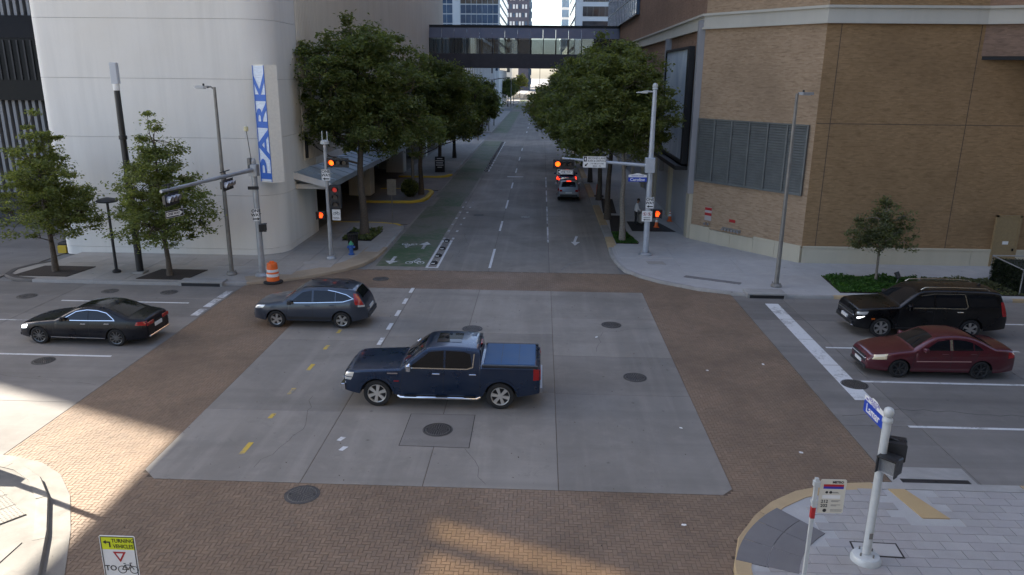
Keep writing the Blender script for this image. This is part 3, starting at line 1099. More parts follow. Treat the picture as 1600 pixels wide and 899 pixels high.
# ---- manholes and inlets
def manhole(x, y, r, label, studs=True, mat=None, z=0.004):
    t = thing('manhole_cover', label, 'manhole cover', (x, y, z), rnd.uniform(0, 6), 'manhole covers in the streets')
    add('rim', MB().lathe([(r, -.02), (r, .004), (r * .93, .006), (r * .93, -.02)], 32), m_irond, t)
    mb = MB().lathe([(r * .915, -.02), (r * .915, .003), (r * .9, .005), (r * .6, .005), (0.001, .005)], 32)
    pt = MB()
    if studs:
        for q in range(1, 6):
            rr = r * .9 * q / 6
            n = q * 6
            for k in range(n):
                an = 2 * PI * (k + .5 * (q % 2)) / n
                pt.box(-.026, .026, -.014, .014, .004, .012, Matrix.Translation((rr * math.cos(an), rr * math.sin(an), 0)) @ Matrix.Rotation(an, 4, 'Z'))
        pt.lathe([(r * .83, .005), (r * .82, .011), (r * .79, .011), (r * .78, .005)], 32)
    cvr = add('cover', mb, mat or m_iron, t)
    if pt.v:
        add('raised_pattern', pt, m_ironp, cvr, kind='stuff')
    for k in (0, 1):
        add('pick_hole', MB().cyl((r * .7 * (1 - 2 * k), 0, .002), (r * .7 * (1 - 2 * k), 0, .0135), .03, n=8), m_black, t)
    return t


manhole(-2.78, 19.38, 0.43, 'large round manhole cover in square concrete collar below the blue pickup', z=.008)
manhole(-5.57, 15.79, 0.42, 'round manhole cover in the near brick crosswalk', mat=m_irond)
manhole(3.32, 23.62, 0.40, 'dark manhole cover at the right of the intersection, nearer of two', )
manhole(3.01, 29.13, 0.41, 'dark manhole cover at the right of the intersection, farther of two')
manhole(-2.59, 28.27, 0.41, 'dark manhole cover just behind the cab of the blue pickup')
manhole(-7.78, 35.53, 0.40, 'round manhole cover in the far brick crosswalk behind the grey crossover', mat=m_irond)
manhole(10.54, 23.47, 0.43, 'black manhole cover interrupting the white stop bar')
manhole(-17.21, 23.85, 0.38, 'manhole cover below the white lane line near the black sedan')
manhole(-16.95, 32.48, 0.38, 'reddish manhole cover near the left kerb, closest to the storm drain', mat=m_irond)
manhole(-19.72, 32.49, 0.38, 'reddish manhole cover near the left kerb behind the black sedan', mat=m_irond)
manhole(-22.93, 31.43, 0.42, 'wide brown manhole cover above the bonnet of the black sedan', mat=m_irond)
manhole(-4.4, 53.5, 0.4, 'flat manhole cover in the street ahead, left lane', studs=False)
manhole(-1.0, 53.0, 0.4, 'pale manhole cover in the street ahead, middle lane', studs=False, mat=m_galvd)


def inlet(x0, x1, yf, yb, label):
    t = thing('storm_drain_inlet', label, 'storm drain', ((x0 + x1) / 2, (yf + yb) / 2, 0))
    w = (x1 - x0) / 2
    d = abs(yb - yf) / 2
    s = 1 if yb > yf else -1
    add('lid', MB().bbox(-w, w, -d, d, .155, .235, .02), m_curbg, t)
    add('opening', MB().box(-w + .1, w - .1, -d * .96 if s > 0 else -d * .5, d * .5 if s > 0 else d * .96, .0, .156), m_black, t)
    for k in (-1, 1):
        add('side_stone', MB().box(k * w - (.12 if k > 0 else 0), k * w + (.12 if k < 0 else 0), -d, d, -.02, .154), m_curbg, t)


inlet(-17.0, -14.9, 33.55, 34.2, 'storm drain inlet in the kerb beside the orange barrel')
inlet(9.6, 11.4, 33.42, 34.3, 'storm drain inlet in the kerb at the foot of the right lamp post')
t = thing('storm_drain_inlet', 'dark slotted gutter inlet by the near right kerb', 'storm drain', (10.1, 17.2, 0))
add('apron', MB().prism([(-1.1, -.15), (1.0, -.15), (1.0, .75), (-1.1, .75)], -.01, .008), m_curbg, t)
add('opening', MB().box(-.85, .85, -.12, .14, 0, .012), m_black, t)
for k in range(2):
    add('bar', MB().box(-.84 + k * .86, -.02 + k * .86, -.11, .13, .012, .02), m_iron, t)


# ---- cracks and tyre marks on the concrete
def crack(par, pts, w=.008, seed=1, name='crack', mat=None, z=.0045, jag=.09):
    rr = random.Random(seed)
    line = [pts[0]]
    for a, b in zip(pts, pts[1:]):
        L = math.hypot(b[0] - a[0], b[1] - a[1])
        n = max(2, int(L / .35))
        for k in range(1, n + 1):
            f = k / n
            j = jag if k < n else 0
            line.append((a[0] + (b[0] - a[0]) * f + rr.uniform(-j, j), a[1] + (b[1] - a[1]) * f + rr.uniform(-j, j)))
    l0 = offset_line(line, w / 2)
    l1 = offset_line(line, -w / 2)
    mb = MB()
    mb.grid([[(a[0], a[1], z), (b[0], b[1], z)] for a, b in zip(l0, l1)], flip=True)
    add(name, mb, mat or m_joint, par)


crack(inter, [(-7.2, 17.0), (-6.6, 19.2), (-7.0, 21.5)], seed=1)
crack(inter, [(2.2, 26.0), (2.6, 28.2), (4.6, 28.9)], seed=3)
crack(inter, [(-1.9, 18.3), (-1.2, 16.5)], seed=5)
crack(cross_e, [(9.2, 21.0), (11.2, 21.6), (15.5, 21.2)], .02, seed=7)
crack(cross_w, [(-22, 22.0), (-18.5, 22.6), (-14.2, 21.9)], seed=8)
crack(street, [(-4.9, 40), (-4.2, 43.5), (-4.8, 47)], seed=9)
m_tyre = worn('tyre rubber smear', (0.1, 0.095, 0.09), (0.2, 0.19, 0.175), 0.78, 3.0, 0.8)
crack(street, [(1.2, 38.0), (1.7, 39.4), (2.9, 40.4)], .16, 20, 'tyre_mark', m_tyre, .003, .02)
# ------------------------------------------------------------------ buildings
def wall_strip(line, z0, z1, t, close=False):
    """solid wall along an open plan line, thickness t to its left"""
    inn = offset_line(line, t)
    mb = MB()
    rows = [[(a[0], a[1], z0), (a[0], a[1], z1), (b[0], b[1], z1), (b[0], b[1], z0), (a[0], a[1], z0)] for a, b in zip(line, inn)]
    mb.grid(rows, flip=True)
    mb.poly([rows[0][k] for k in (0, 1, 2, 3)])
    mb.poly([rows[-1][k] for k in (3, 2, 1, 0)])
    return mb


# ---- cream parking garage on the left corner
GH = 46.0
gar = thing('parking_garage', 'cream precast parking garage with rounded corner and ribbed street side', 'building', (-20, 42, 0))
gx = lambda pts: [(a + 20, b - 42) for a, b in pts]
face = [(-26.3, 41.6)] + arc(-25.75, 40.05, .55, 180, 270, 6) + [(-20.5, 39.5)] + arc(-15.6, 41.1, 1.6, 270, 360, 10) + [(-14.0, 44.2)]
zs = [0.0, 0.45, 3.38, 6.42, 9.42, 12.36, 15.4, 18.5, 21.5, 24.5, 30, 36, GH]
for i in range(len(zs) - 1):
    if i < 2:
        ln = face[:-1] + [(-14.0, 44.2)]
    else:
        ln = face
    ins = 0.0
    add('wall_panel', wall_strip(gx(offset_line(ln, ins)), zs[i] + (.008 if i else 0), zs[i + 1] - .008, 0.35), m_garage, gar, smooth=30)
add('joint_backing', wall_strip(gx(offset_line(face, 0.05)), 0.02, GH - .2, 0.25), plain('joint backing grey', (0.35, 0.335, 0.31), 0.9), gar)  # plain grey backing seen in the panel joints
# ribbed side above the canopy
add('rib_wall', MB().box(5.72, 5.98 + .0, 2.22, 68, 4.75, GH), m_rib, gar)
mb = MB()
y = 2.35
while y < 67.8:
    mb.prism([(5.98, y), (6.06, y + .05), (6.06, y + .13), (5.98, y + .18)], 4.76, GH - .02)
    y += 0.3
add('ribs', mb, m_rib, gar, kind='stuff')
add('lintel', MB().box(5.7, 6.08, 4.4, 68, 3.9, 4.75), m_garage, gar)
# ground floor: piers, deep dark interior
add('pier', MB().box(5.55, 6.0, 2.21, 4.4, 0.02, 4.75), m_garage, gar)
for a, b in ((19.6, 21.2), (35.0, 36.6), (50.0, 51.6), (62, 63.6)):
    add('pier', MB().bbox(4.1, 5.95, a, b, 0.0, 3.9, .06), m_garage, gar)
add('pier', MB().lathe([(1.0, 0), (1.0, 3.9)], 20, (3.6, 38.5, 0)), m_garage, gar, smooth=40)
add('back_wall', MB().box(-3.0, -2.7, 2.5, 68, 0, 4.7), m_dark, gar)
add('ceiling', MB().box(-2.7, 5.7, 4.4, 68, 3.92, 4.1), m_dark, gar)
add('floor', MB().box(-2.7, 6.2, 2.6, 68, -.04, 0.012), m_drive, gar)
for k, yy in enumerate((9, 24, 40)):
    add('floor_stripe', MB().prism([(-2.6, yy), (-2.6, yy + .14), (5.6, yy - 4.86), (5.6, yy - 5)], .012, .017), m_yellow, gar)
add('roof', MB().box(-6.2, 5.9, 0, 68, GH - .4, GH - .05), m_garage, gar)
add('end_wall', MB().box(-6.2, 6.0, 67.8, 68.1, 0, GH), m_garage, gar)
add('side_wall', MB().box(-6.3, -6.0, 0.5, 68, 0, GH), m_garage, gar)
add('wall_lamp', MB().bbox(6.06, 6.16, 2.4, 2.75, 4.9, 6.4, .02), m_black, gar)
# canopy with standing seams
can = thing('drop_off_canopy', 'sloping blue grey metal canopy over the garage drop off', 'canopy', (-13, 42.3, 0))
mb = MB()
for k in range(22):
    y0, y1 = k * 1.5, k * 1.5 + 1.49
    mb = MB().poly([(-1.0, y0, 4.32), (1.05, y0, 3.72), (1.05, y1, 3.72), (-1.0, y1, 4.32)])
    mb.poly([(-1.0, y0, 4.22), (-1.0, y1, 4.22), (1.05, y1, 3.62), (1.05, y0, 3.62)])
    p = add('roof_panel', mb, m_canopy, can)
    add('seam', MB().prism([(y0 - .02, 0), (y0 + .02, 0), (y0 + .02, .05), (y0 - .02, .05)], -1.0, 1.06, Matrix(((0, 0, 1, 0), (1, 0, 0, 0), (-.0, 1, -.2927, 4.02), (0, 0, 0, 1)))), m_canopy, p)
add('fascia', MB().box(1.05, 1.12, -.03, 33.0, 3.42, 3.74), m_canopy, can)
add('end_fascia', MB().poly([(-1.0, -.03, 4.33), (-1.0, -.03, 3.95), (1.1, -.03, 3.42), (1.1, -.03, 3.74)]).poly([(1.1, -.06, 3.74), (1.1, -.06, 3.42), (-1.0, -.06, 3.95), (-1.0, -.06, 4.33)]), m_garage, can)
add('beam', MB().box(-1.0, 1.0, 0.3, 0.6, 3.35, 3.62), m_garage, can)

# driveways and yellow islands
for (a, b) in ((49.6, 58.0), (65.2, 73.4)):
    o = add('driveway', MB().box(-14.1, -8.76, a, b, -.04, 0.006), m_drive, kind='structure')
for pts in ([(-13.9, 65.2), (-10.5, 65.2), (-9.5, 64.8), (-9.1, 63.9), (-9.05, 60.5), (-9.3, 59.2), (-10.1, 58.3), (-13.9, 58.0)],):
    isl = add('traffic_island', MB().prism(offset_line(pts, -.16), -.04, KZ - .02), m_drive, kind='structure')
    mb, _ = curb_strip(pts[::-1], 0.34)
    add('curb', mb, m_curby, isl, smooth=40)
K_LF2 = [(-13.9, 73.4), (-10.2, 73.5), (-9.2, 74.2), (-8.85, 75.5), (-8.8, 118)]
sw2 = add('sidewalk', MB().prism([(-13.9, 73.6), (-10.2, 73.7), (-9.3, 74.4), (-9.0, 75.6), (-8.95, 118), (-13.9, 118)], -.04, KZ - .02), m_walkL, kind='structure')
mb, _ = curb_strip(K_LF2[:4], 0.34)
add('curb', mb, m_curby, sw2, smooth=40)
mb, _ = curb_strip(K_LF2[3:], 0.2)
add('curb', mb, m_curbg, sw2, smooth=40)

# ---- PARK blade sign on the corner
sg = thing('park_sign', 'tall blue and white vertical PARK sign on the rounded garage corner', 'sign', (-14.05, 39.15, 4.2), math.radians(0))
A = Vector((-0.68, 0.0)); B = Vector((0.04, -0.3)); Cc = Vector((0.54, 0.08)); D = Vector((0.0, 0.75))
add('box', MB().prism([tuple(A), tuple(B), tuple(Cc), tuple(D)], 0, 5.95), plain('cream sign box', (0.74, 0.7, 0.61), 0.5, var=0.06), sg)
rt = Vector((B.x - A.x, B.y - A.y, 0)).normalized()
nrm = Vector((rt.y, -rt.x, 0))
m_pkw = plain('pale blue corrugated face', (0.68, 0.74, 0.82), 0.45, var=0.06)
m_pkb = plain('PARK blue', (0.03, 0.13, 0.5), 0.45, var=0.08)
L = (B - A).length
mb = MB()
for k in range(70):
    z = 0.06 + k * 0.0833
    c = Vector((A.x, A.y, 0))
    p0 = c + rt * .02 + nrm * .004
    p1 = c + rt * (L - .02) + nrm * .004
    mb._add([p0 + Vector((0, 0, z)), p1 + Vector((0, 0, z)), p1 + nrm * .012 + Vector((0, 0, z + .02)), p0 + nrm * .012 + Vector((0, 0, z + .02)), p1 + nrm * .012 + Vector((0, 0, z + .062)), p0 + nrm * .012 + Vector((0, 0, z + .062)), p1 + Vector((0, 0, z + .0833)), p0 + Vector((0, 0, z + .0833))], [(0, 1, 2, 3), (3, 2, 4, 5), (5, 4, 6, 7)])
add('face', mb, m_pkw, sg)
cen = Vector((A.x, A.y, 0)) + rt * (L / 2) + nrm * .024 + Vector((0, 0, 2.9))
M = face_M(cen, (0, 0, 1), -rt)
me = text_mesh('PARK', 1.0, 0.022, 'CENTER')
xs = [v.co.x for v in me.vertices]; ys = [v.co.y for v in me.vertices]
me.transform(Matrix.Translation((-(max(xs) + min(xs)) / 2, -(max(ys) + min(ys)) / 2, 0)))
me.transform(Matrix.Diagonal((5.45 / (max(xs) - min(xs)), (L - .05) / (max(ys) - min(ys)), 1, 1)))
me.transform(M)
me.materials.clear()
add('lettering', me, m_pkb, sg)
for s in (0.012, L - .045):
    c = Vector((A.x, A.y, 0)) + rt * s + nrm * .02
    mb = MB()
    mb.prism([(0, 0), (.035, 0), (.035, .02), (0, .02)], .03, 5.92, Matrix(((rt.x, nrm.x, 0, c.x), (rt.y, nrm.y, 0, c.y), (0, 0, 1, 0), (0, 0, 0, 1))))
    add('edge_trim', mb, m_pkb, sg)

# ---- dark garage behind, far left
dk = thing('ramp_building', 'black banded garage with white vertical fins left of the cream garage', 'building', (-40, 46, 0))
m_blk = plain('black glass band', (0.006, 0.0065, 0.0065), 0.5, spec=0.2, var=0.3, vscale=0.5)
m_fin = plain('pale fins', (0.2, 0.205, 0.21), 0.6, var=0.1)
add('band', MB().box(-36, 13.6, 0, 44, 8.0, 11.6), m_blk, dk)
add('sloped_roof', MB().prism([(-.0, 11.62), (1.6, 13.0), (44, 13.0), (44, 11.62)], -36, 13.6, Matrix(((0, 0, 1, 0), (1, 0, 0, 0), (0, 1, 0, 0), (0, 0, 0, 1)))), m_blk, dk)
for k in range(24):
    x = 13.3 - k * 0.42
    add('fin', MB().box(x, x + .18, .25, .75, 2.3, 8.0), m_fin, dk)
    add('fin', MB().box(x, x + .18, 1.8, 2.3, 13.0, 24), m_fin, dk)
    if k < 16:
        add('mullion', MB().box(x - .2, x - .1, -.06, 0.0, 9.2, 11.5), m_black, dk)
add('core', MB().box(-36, 13.4, 2.4, 44, 0, 95), plain('dark core wall', (0.06, 0.06, 0.062), 0.8, var=0.2), dk)
add('curb_wall', MB().bbox(13.2, 13.75, -6.2, 0.2, 0, .55, .05), m_black, dk)
add('curb_wall', MB().box(13.3, 13.75, -6.36, -6.2, 0, .4), m_curby, dk)
add('ramp_edge', MB().prism([(-2, -8.4), (3.5, -7.8), (7.5, -4.6), (7.0, -4.2), (3.2, -7.2), (-2, -7.8)], 0, .4), m_black, dk)
add('ramp_edge', MB().prism([(-2, -8.42), (3.5, -7.82), (7.5, -4.62), (7.4, -4.5), (3.4, -7.62), (-2, -8.22)], .4, .47), m_curbt, dk)
o = add('driveway', MB().box(-60, -26.4, 33.8, 47, -.045, 0.0), m_cross, kind='structure')

# ---- brown brick building on the right
BH = 40.0
br = thing('brick_building', 'brown brick building with cream stone base and cornice on the right corner', 'building', (20, 46, 0))
b0 = lambda pts: [(a - 20, b - 46) for a, b in pts]
S = [(70, 40.1), (14.15, 40.1)]
Cm = [(14.15, 40.1), (9.35, 46.0)]
W = [(9.35, 46.0), (9.35, 112)]


def wslab(line, z0, z1, t=0.4, out=0.0):
    """line walked with the building on its right: thickness to the right"""
    l2 = offset_line(b0(line), out) if out else b0(line)
    return wall_strip(l2[::-1], z0, z1, t)


full = [(70, 40.1), (14.15, 40.1), (9.35, 46.0), (9.35, 112)]
# plan walked from the right end to the far end has the street on its left
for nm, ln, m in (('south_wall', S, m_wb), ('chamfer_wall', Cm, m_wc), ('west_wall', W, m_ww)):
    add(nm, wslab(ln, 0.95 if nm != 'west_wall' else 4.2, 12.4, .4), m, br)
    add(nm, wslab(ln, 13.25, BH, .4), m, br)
# stone base in blocks
d = Vector(Cm[1]) - Vector(Cm[0])
Lc = d.length
d.normalize()
cuts = [0, 1.6, 3.0, 4.6, 6.1, Lc]
for i in range(5):
    a = Vector(Cm[0]) + d * (cuts[i] + .008)
    b = Vector(Cm[0]) + d * (cuts[i + 1] - .008)
    add('base_stone', wslab([tuple(a), tuple(b)], 0.0, 0.95 if i not in (2, 3) else 0.85, .5, .09), m_stone, br)
    add('base_cap', wslab([tuple(a), tuple(b)], 0.951, 1.05, .2, .12) if i not in (2, 3) else wslab([tuple(a), tuple(b)], 0.855, .93, .2, .12), m_stone, br)
x = 14.2
for w_ in (4.0, 4.9, 1.1, 0, 4.4, 5, 5, 5):
    if w_ == 0:
        x = 25.35
        continue
    x2 = min(x + w_, 24.15) if x < 24 else x + w_
    if x2 - x > .3:
        add('base_stone', wslab([(x2 - .008, 40.1), (x + .008, 40.1)], 0, .95, .5, .09), m_stone, br)
        add('base_cap', wslab([(x2 - .008, 40.1), (x + .008, 40.1)], .951, 1.05, .2, .12), m_stone, br)
    x = x2
# cornice bands
for z0, z1, out in ((12.4, 12.52, .2), (12.52, 13.12, .12), (13.12, 13.25, .22)):
    add('cornice', wslab([(21.9, 40.1), (14.15, 40.1), (9.35, 46.0), (9.35, 112)], z0, z1, .5, out), m_cornice, br)
# control joints, proud by nothing: recessed strips read as dark lines
m_jd = plain('wall control joint', (0.1, 0.07, 0.05), 0.95)
for xx in (14.87, 21.72):
    add('control_joint', MB().box(xx - 20 - .02, xx - 20 + .02, -5.905, -5.88, 1.06, 12.38), m_jd, br)
add('control_joint', MB().box(-5.8, 40, -5.904, -5.88, 7.49, 7.53), m_jd, br)
# projecting bay at the top right
bay = [(36, 34.5), (21.9, 40.1)]
bayp = [(21.9, 40.1), (36, 34.5), (50, 34.5), (50, 40.1)]
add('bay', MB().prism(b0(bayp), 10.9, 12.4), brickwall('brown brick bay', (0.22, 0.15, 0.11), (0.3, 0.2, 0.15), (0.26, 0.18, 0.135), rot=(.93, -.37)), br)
add('bay', MB().prism(b0(bayp), 13.25, BH), m_ww, br)
add('bay_soffit', MB().prism([(a, b + .02) for a, b in b0(bayp)], 10.72, 10.895), m_black, br)
for z0, z1, out in ((12.4, 12.52, .2), (12.52, 13.12, .12), (13.12, 13.25, .22)):
    add('cornice', wslab(bay, z0, z1, .5, out), m_cornice, br)
# service door
dr = add('door', MB().box(4.2, 5.3, -6.02, -5.85, 0.02, 2.8), plain('tan door', (0.27, 0.195, 0.1), 0.5, var=0.1), br)
add('door_frame', MB().box(4.1, 4.2, -6.04, -5.85, 0, 2.9).box(5.3, 5.4, -6.04, -5.85, 0, 2.9).box(4.1, 5.4, -6.04, -5.85, 2.8, 2.9), plain('tan door', (0.27, 0.195, 0.1)), dr)
add('door_notice', MB().box(4.6, 4.9, -6.035, -6.019, 1.35, 1.52), m_signw, dr)
# door handle
add('handle', MB().box(5.12, 5.2, -6.07, -6.02, 1.0, 1.14), m_chrome, dr)
# louvre field on the chamfer
n_ch = Vector((d.y, -d.x))
if n_ch.x > 0:
    n_ch = -n_ch
base = Vector((Cm[0][0] - 20, Cm[0][1] - 46))
Zl0, Zl1 = 3.72, 7.42
u0, u1 = 0.35, Lc - 0.12
NP = 6
lou = add('louver_frame', wslab([tuple(Vector(Cm[0]) + d * u0), tuple(Vector(Cm[0]) + d * u1)], Zl0, Zl1, .1, .03), m_black, br)
for k in range(NP):
    a = u0 + (u1 - u0) * k / NP
    b = u0 + (u1 - u0) * (k + 1) / NP
    mb = MB()
    Mx = Matrix(((d.x, n_ch.x, 0, base.x), (d.y, n_ch.y, 0, base.y), (0, 0, 1, 0), (0, 0, 0, 1)))
    nb = 25
    for q in range(nb):
        z = Zl0 + .06 + (Zl1 - Zl0 - .12) * q / nb
        h = (Zl1 - Zl0 - .12) / nb
        mb._add([Mx @ Vector(p) for p in ((a + .04, .04, z + h * .95), (b - .04, .04, z + h * .95), (b - .04, .12, z + h * .15), (a + .04, .12, z + h * .15), (a + .04, .11, z + h * .05), (b - .04, .11, z + h * .05))], [(0, 1, 2, 3), (3, 2, 5, 4)])
    add('louver_panel', mb, m_louver, lou)
    mb = MB()
    for e in (a, b):
        mb.box(e - .05, e + .05 - .001 * k, .03, .135 + .001 * k, Zl0, Zl1, Mx)
    mb.box(a + .05, b - .05, .03, .134, Zl0, Zl0 + .07, Mx).box(a + .05, b - .05, .03, .134, Zl1 - .07, Zl1, Mx)
    add('louver_rail', mb, m_louver, lou)
# fire connection and red notices on the chamfer
Mx = Matrix(((d.x, n_ch.x, 0, base.x), (d.y, n_ch.y, 0, base.y), (0, 0, 1, 0), (0, 0, 0, 1)))
fd = thing('fire_connection', 'row of brass fire hose inlets under a red notice on brick wall', 'fire connection', (20 + base.x + d.x * 4.6, 46 + base.y + d.y * 4.6, 1.15))
Mf = Matrix(((d.x, n_ch.x, 0, 0), (d.y, n_ch.y, 0, 0), (0, 0, 1, 0), (0, 0, 0, 1)))
add('backplate', MB().box(-.65, .65, .005, .03, -.09, .1, Mf), m_galvd, fd)
for k in range(6):
    p = Mf @ Vector((-.55 + k * .22, .03, 0)); q = Mf @ Vector((-.55 + k * .22, .17, -.03))
    add('hose_inlet', MB().cyl(p, q, .06, .075, 10), m_chrome, fd, smooth=40)
add('notice', MB().box(-.22, .2, .005, .02, .45, .62, Mf), m_red, fd)
fs = thing('standpipe_notice', 'red and white notice above two pipe caps on brick wall', 'notice', (20 + base.x + d.x * 6.35, 46 + base.y + d.y * 6.35, 1.15))
add('plate', MB().box(-.25, .25, .005, .02, .3, 1.1, Mf), plain('grey notice plate', (0.4, 0.36, 0.34), 0.5), fs)
for z in (.6, .92):
    add('band', MB().box(-.25, .25, .02, .028, z, z + .16, Mf), m_red, fs)
for k in (-1, 1):
    p = Mf @ Vector((k * .12, .02, .12)); q = Mf @ Vector((k * .12, .16, .1))
    add('pipe_cap', MB().cyl(p, q, .08, n=10), m_chrome, fs, smooth=40)
# west side: pilasters, pale panels, ledge, glass storey
m_pan = precast('blue grey panel', (0.36, 0.37, 0.4), 0.2)
m_pil = precast('grey pilaster', (0.3, 0.3, 0.31), 0.3)
for k in range(9):
    y0 = 46.05 + k * 7.3
    add('pilaster', wslab([(9.35, y0 + .05), (9.35, y0 + 1.0)], 0, 4.2, .5, .22), m_stone, br)
    add('lower_panel', wslab([(9.35, y0 + 1.01), (9.35, y0 + 7.3)], .0, 3.0, .4, .02), m_pan, br)
    add('lower_panel', wslab([(9.35, y0 + 1.01), (9.35, y0 + 7.3)], 3.02, 4.19, .4, .02), m_pan, br)
add('pilaster', wslab([(9.35, 46.02), (9.35, 46.55)], 2.9, 12.9, .5, .35), m_pil, br)
add('pilaster', wslab([(9.35, 57.6), (9.35, 58.4)], 2.9, 12.4, .5, .35), m_pil, br)
add('ledge', MB().box(-11.6, -10.65, 1.5, 11.5, 4.15, 4.4), m_black, br)
m_bg = plain('blue curtain glass', (0.1, 0.17, 0.26), 0.08, 0.3, spec=0.8, var=0.2, vscale=0.4)
gl = add('glass_storey', MB().box(-10.95, -10.66, 32, 66, 15.6, 30), m_bg, br)
for k in range(18):
    add('mullion', MB().box(-11.0, -10.95, 32 + k * 1.95, 32.1 + k * 1.95, 15.6, 30), m_galv, gl)
for k in range(8):
    add('mullion', MB().box(-10.99, -10.95, 32, 66, 15.6 + k * 1.9, 15.72 + k * 1.9), m_galv, gl)
add('roof', MB().box(-9.6, 49, 0.6, 65.8, BH - .5, BH - .1), m_stone, br)
add('end_wall', MB().box(-10.6, 49, 65.6, 66, 0, BH), m_ww, br)

# hanging picture panel
adp = thing('wall_banner', 'tall pale blue grey panel in a black frame on the brick side wall', 'wall panel', (9.0, 52.1, 4.5))
add('frame', MB().box(-.2, .14, -4.5, 4.5, 0, .2).box(-.2, .14, -4.5, 4.5, 6.9, 7.05).box(-.2, .14, -4.5, -3.9, .2, 6.9).box(-.2, .14, 4.3, 4.5, .2, 6.9), m_black, adp)
mp, nt, bs = _nodes('banner sky sheen and picture')
n = _noise(nt, 0.5, 4, 0.6, _pos(nt, 1, 1.0, 0.5, 'obj'), 1.5)
nt.links.new(_mix(nt, _ramp(nt, n, 0.35, 0.65), (0.42, 0.5, 0.6), (0.66, 0.72, 0.78)), bs.inputs['Base Color'])  # pale blues brightened to stand in for sky reflected in the panel
bs.inputs['Roughness'].default_value = 0.35
add('panel', MB().box(-.1, .1, -3.9, 4.3, .2, 6.9), mp, adp)

# ---- skybridge over the street
sb = thing('skybridge', 'dark bronze glazed skybridge crossing above the street', 'skybridge', (-2.3, 96, 0))
add('girder', MB().box(-11.7, 11.65, -.0, 4, 10.6, 12.28), m_bronze, sb)
m_tint = plain('tinted bridge glass', (0.5, 0.52, 0.5), 0.05)
m_t2 = bpy.data.materials.new('tinted bridge glass'); m_t2.use_nodes = True
_t = m_t2.node_tree; _t.nodes.clear()
_o2 = _t.nodes.new('ShaderNodeOutputMaterial'); _mx = _t.nodes.new('ShaderNodeMixShader'); _tr = _t.nodes.new('ShaderNodeBsdfTransparent'); _gl = _t.nodes.new('ShaderNodeBsdfGlossy')
_tr.inputs[0].default_value = (0.6, 0.64, 0.66, 1); _gl.inputs['Roughness'].default_value = 0.03; _gl.inputs[0].default_value = (.8, .8, .8, 1); _mx.inputs[0].default_value = 0.1
_t.links.new(_tr.outputs[0], _mx.inputs[1]); _t.links.new(_gl.outputs[0], _mx.inputs[2]); _t.links.new(_mx.outputs[0], _o2.inputs[0])
for yy in (0.06, 3.9):
    for k in range(15):
        x0 = -11.6 + k * 1.55
        if x0 + 1.5 > 11.65:
            continue
        add('pane', MB().box(x0 + .05, x0 + 1.5, yy, yy + .02, 12.28, 14.1), m_t2, sb)
        add('mullion', MB().box(x0 - .05, x0 + .05, yy - .05, yy + .07, 12.28, 14.1), m_black, sb)
for k in range(15):
    x0 = -11.65 + k * 1.55
    x1 = min(x0 + 1.52, 11.64)
    add('roof_panel', MB()._add([(x0, -.02, 14.1), (x1, -.02, 14.1), (x1, .5, 15.4), (x0, .5, 15.4), (x0, .06, 14.1), (x1, .06, 14.1), (x1, .58, 15.4), (x0, .58, 15.4)], [(0, 1, 2, 3), (5, 4, 7, 6), (0, 3, 7, 4), (1, 5, 6, 2), (3, 2, 6, 7), (0, 4, 5, 1)]), m_bronzel, sb)
add('roof', MB().box(-11.7, 11.65, .45, 3.6, 15.3, 15.5), m_bronze, sb)
add('roof_edge', MB().box(-11.7, 11.65, .42, .6, 15.4, 15.62), m_black, sb)
for k in range(8):
    add('inner_post', MB().box(-11 + k * .8, -10.9 + k * .8, 1.8, 1.9, 12.28, 15.3), m_stone, sb)


# ---- far buildings
def facade_building(name, label, x0, x1, y0, y1, h, cols, rows, z0, mw, mg, side='R', pier=0.5, spandrel=0.5, sideglass=None, cat='building'):
    t = thing(name, label, cat, ((x0 + x1) / 2, y0, 0))
    hw = (x1 - x0) / 2
    add('wall', MB().box(-hw, hw, 0, y1 - y0, 0, h), mw, t)
    cw = 2 * hw / cols
    rh = (h - z0) / rows
    me = MB().box(-cw * (1 - pier) / 2, cw * (1 - pier) / 2, -.06, 0.0, 0, rh * (1 - spandrel)).mesh('window')
    for i in range(cols):
        for j in range(rows):
            o = add('window', me, mg, t)
            o.location = (-hw + (i + .5) * cw, 0, z0 + j * rh + rh * spandrel / 2)
    return t


m_wt = precast('white far wall', (0.66, 0.66, 0.64), 0.15)
m_gb = plain('blue far glass', (0.05, 0.09, 0.15), 0.1, 0.2, spec=0.8, var=0.4, vscale=0.15, local=False)
m_gd = plain('dark far glass', (0.035, 0.04, 0.045), 0.12, spec=0.7, var=0.3, vscale=0.2, local=False)
m_gw = plain('bronze far glass', (0.1, 0.085, 0.07), 0.12, spec=0.7, var=0.4, vscale=0.3, local=False)
# glass grid tower, left
gt = thing('glass_tower', 'blue and bronze glass grid tower with a white pier behind the skybridge', 'building', (-26, 226, 0))
add('wall', MB().box(-20, 13.4, 0, 50, 0, 90), m_wt, gt)
for i in range(4):
    for j in range(20):
        o = add('window', MB().box(-6.6 + i * 1.7, -5.05 + i * 1.7, -.12, 0, 11 + j * 2.6, 13.3 + j * 2.6), m_gb, gt)
for i in range(7):
    for j in range(20):
        o = add('window', MB().box(2.4 + i * 1.55, 3.8 + i * 1.55, -.12, 0, 11 + j * 2.6, 13.3 + j * 2.6), m_gw if j > 6 else m_gb, gt)
for j in range(20):
    add('side_window', MB().box(13.4, 13.55, .5, 48, 11.2 + j * 2.6, 12.9 + j * 2.6), m_gb, gt)
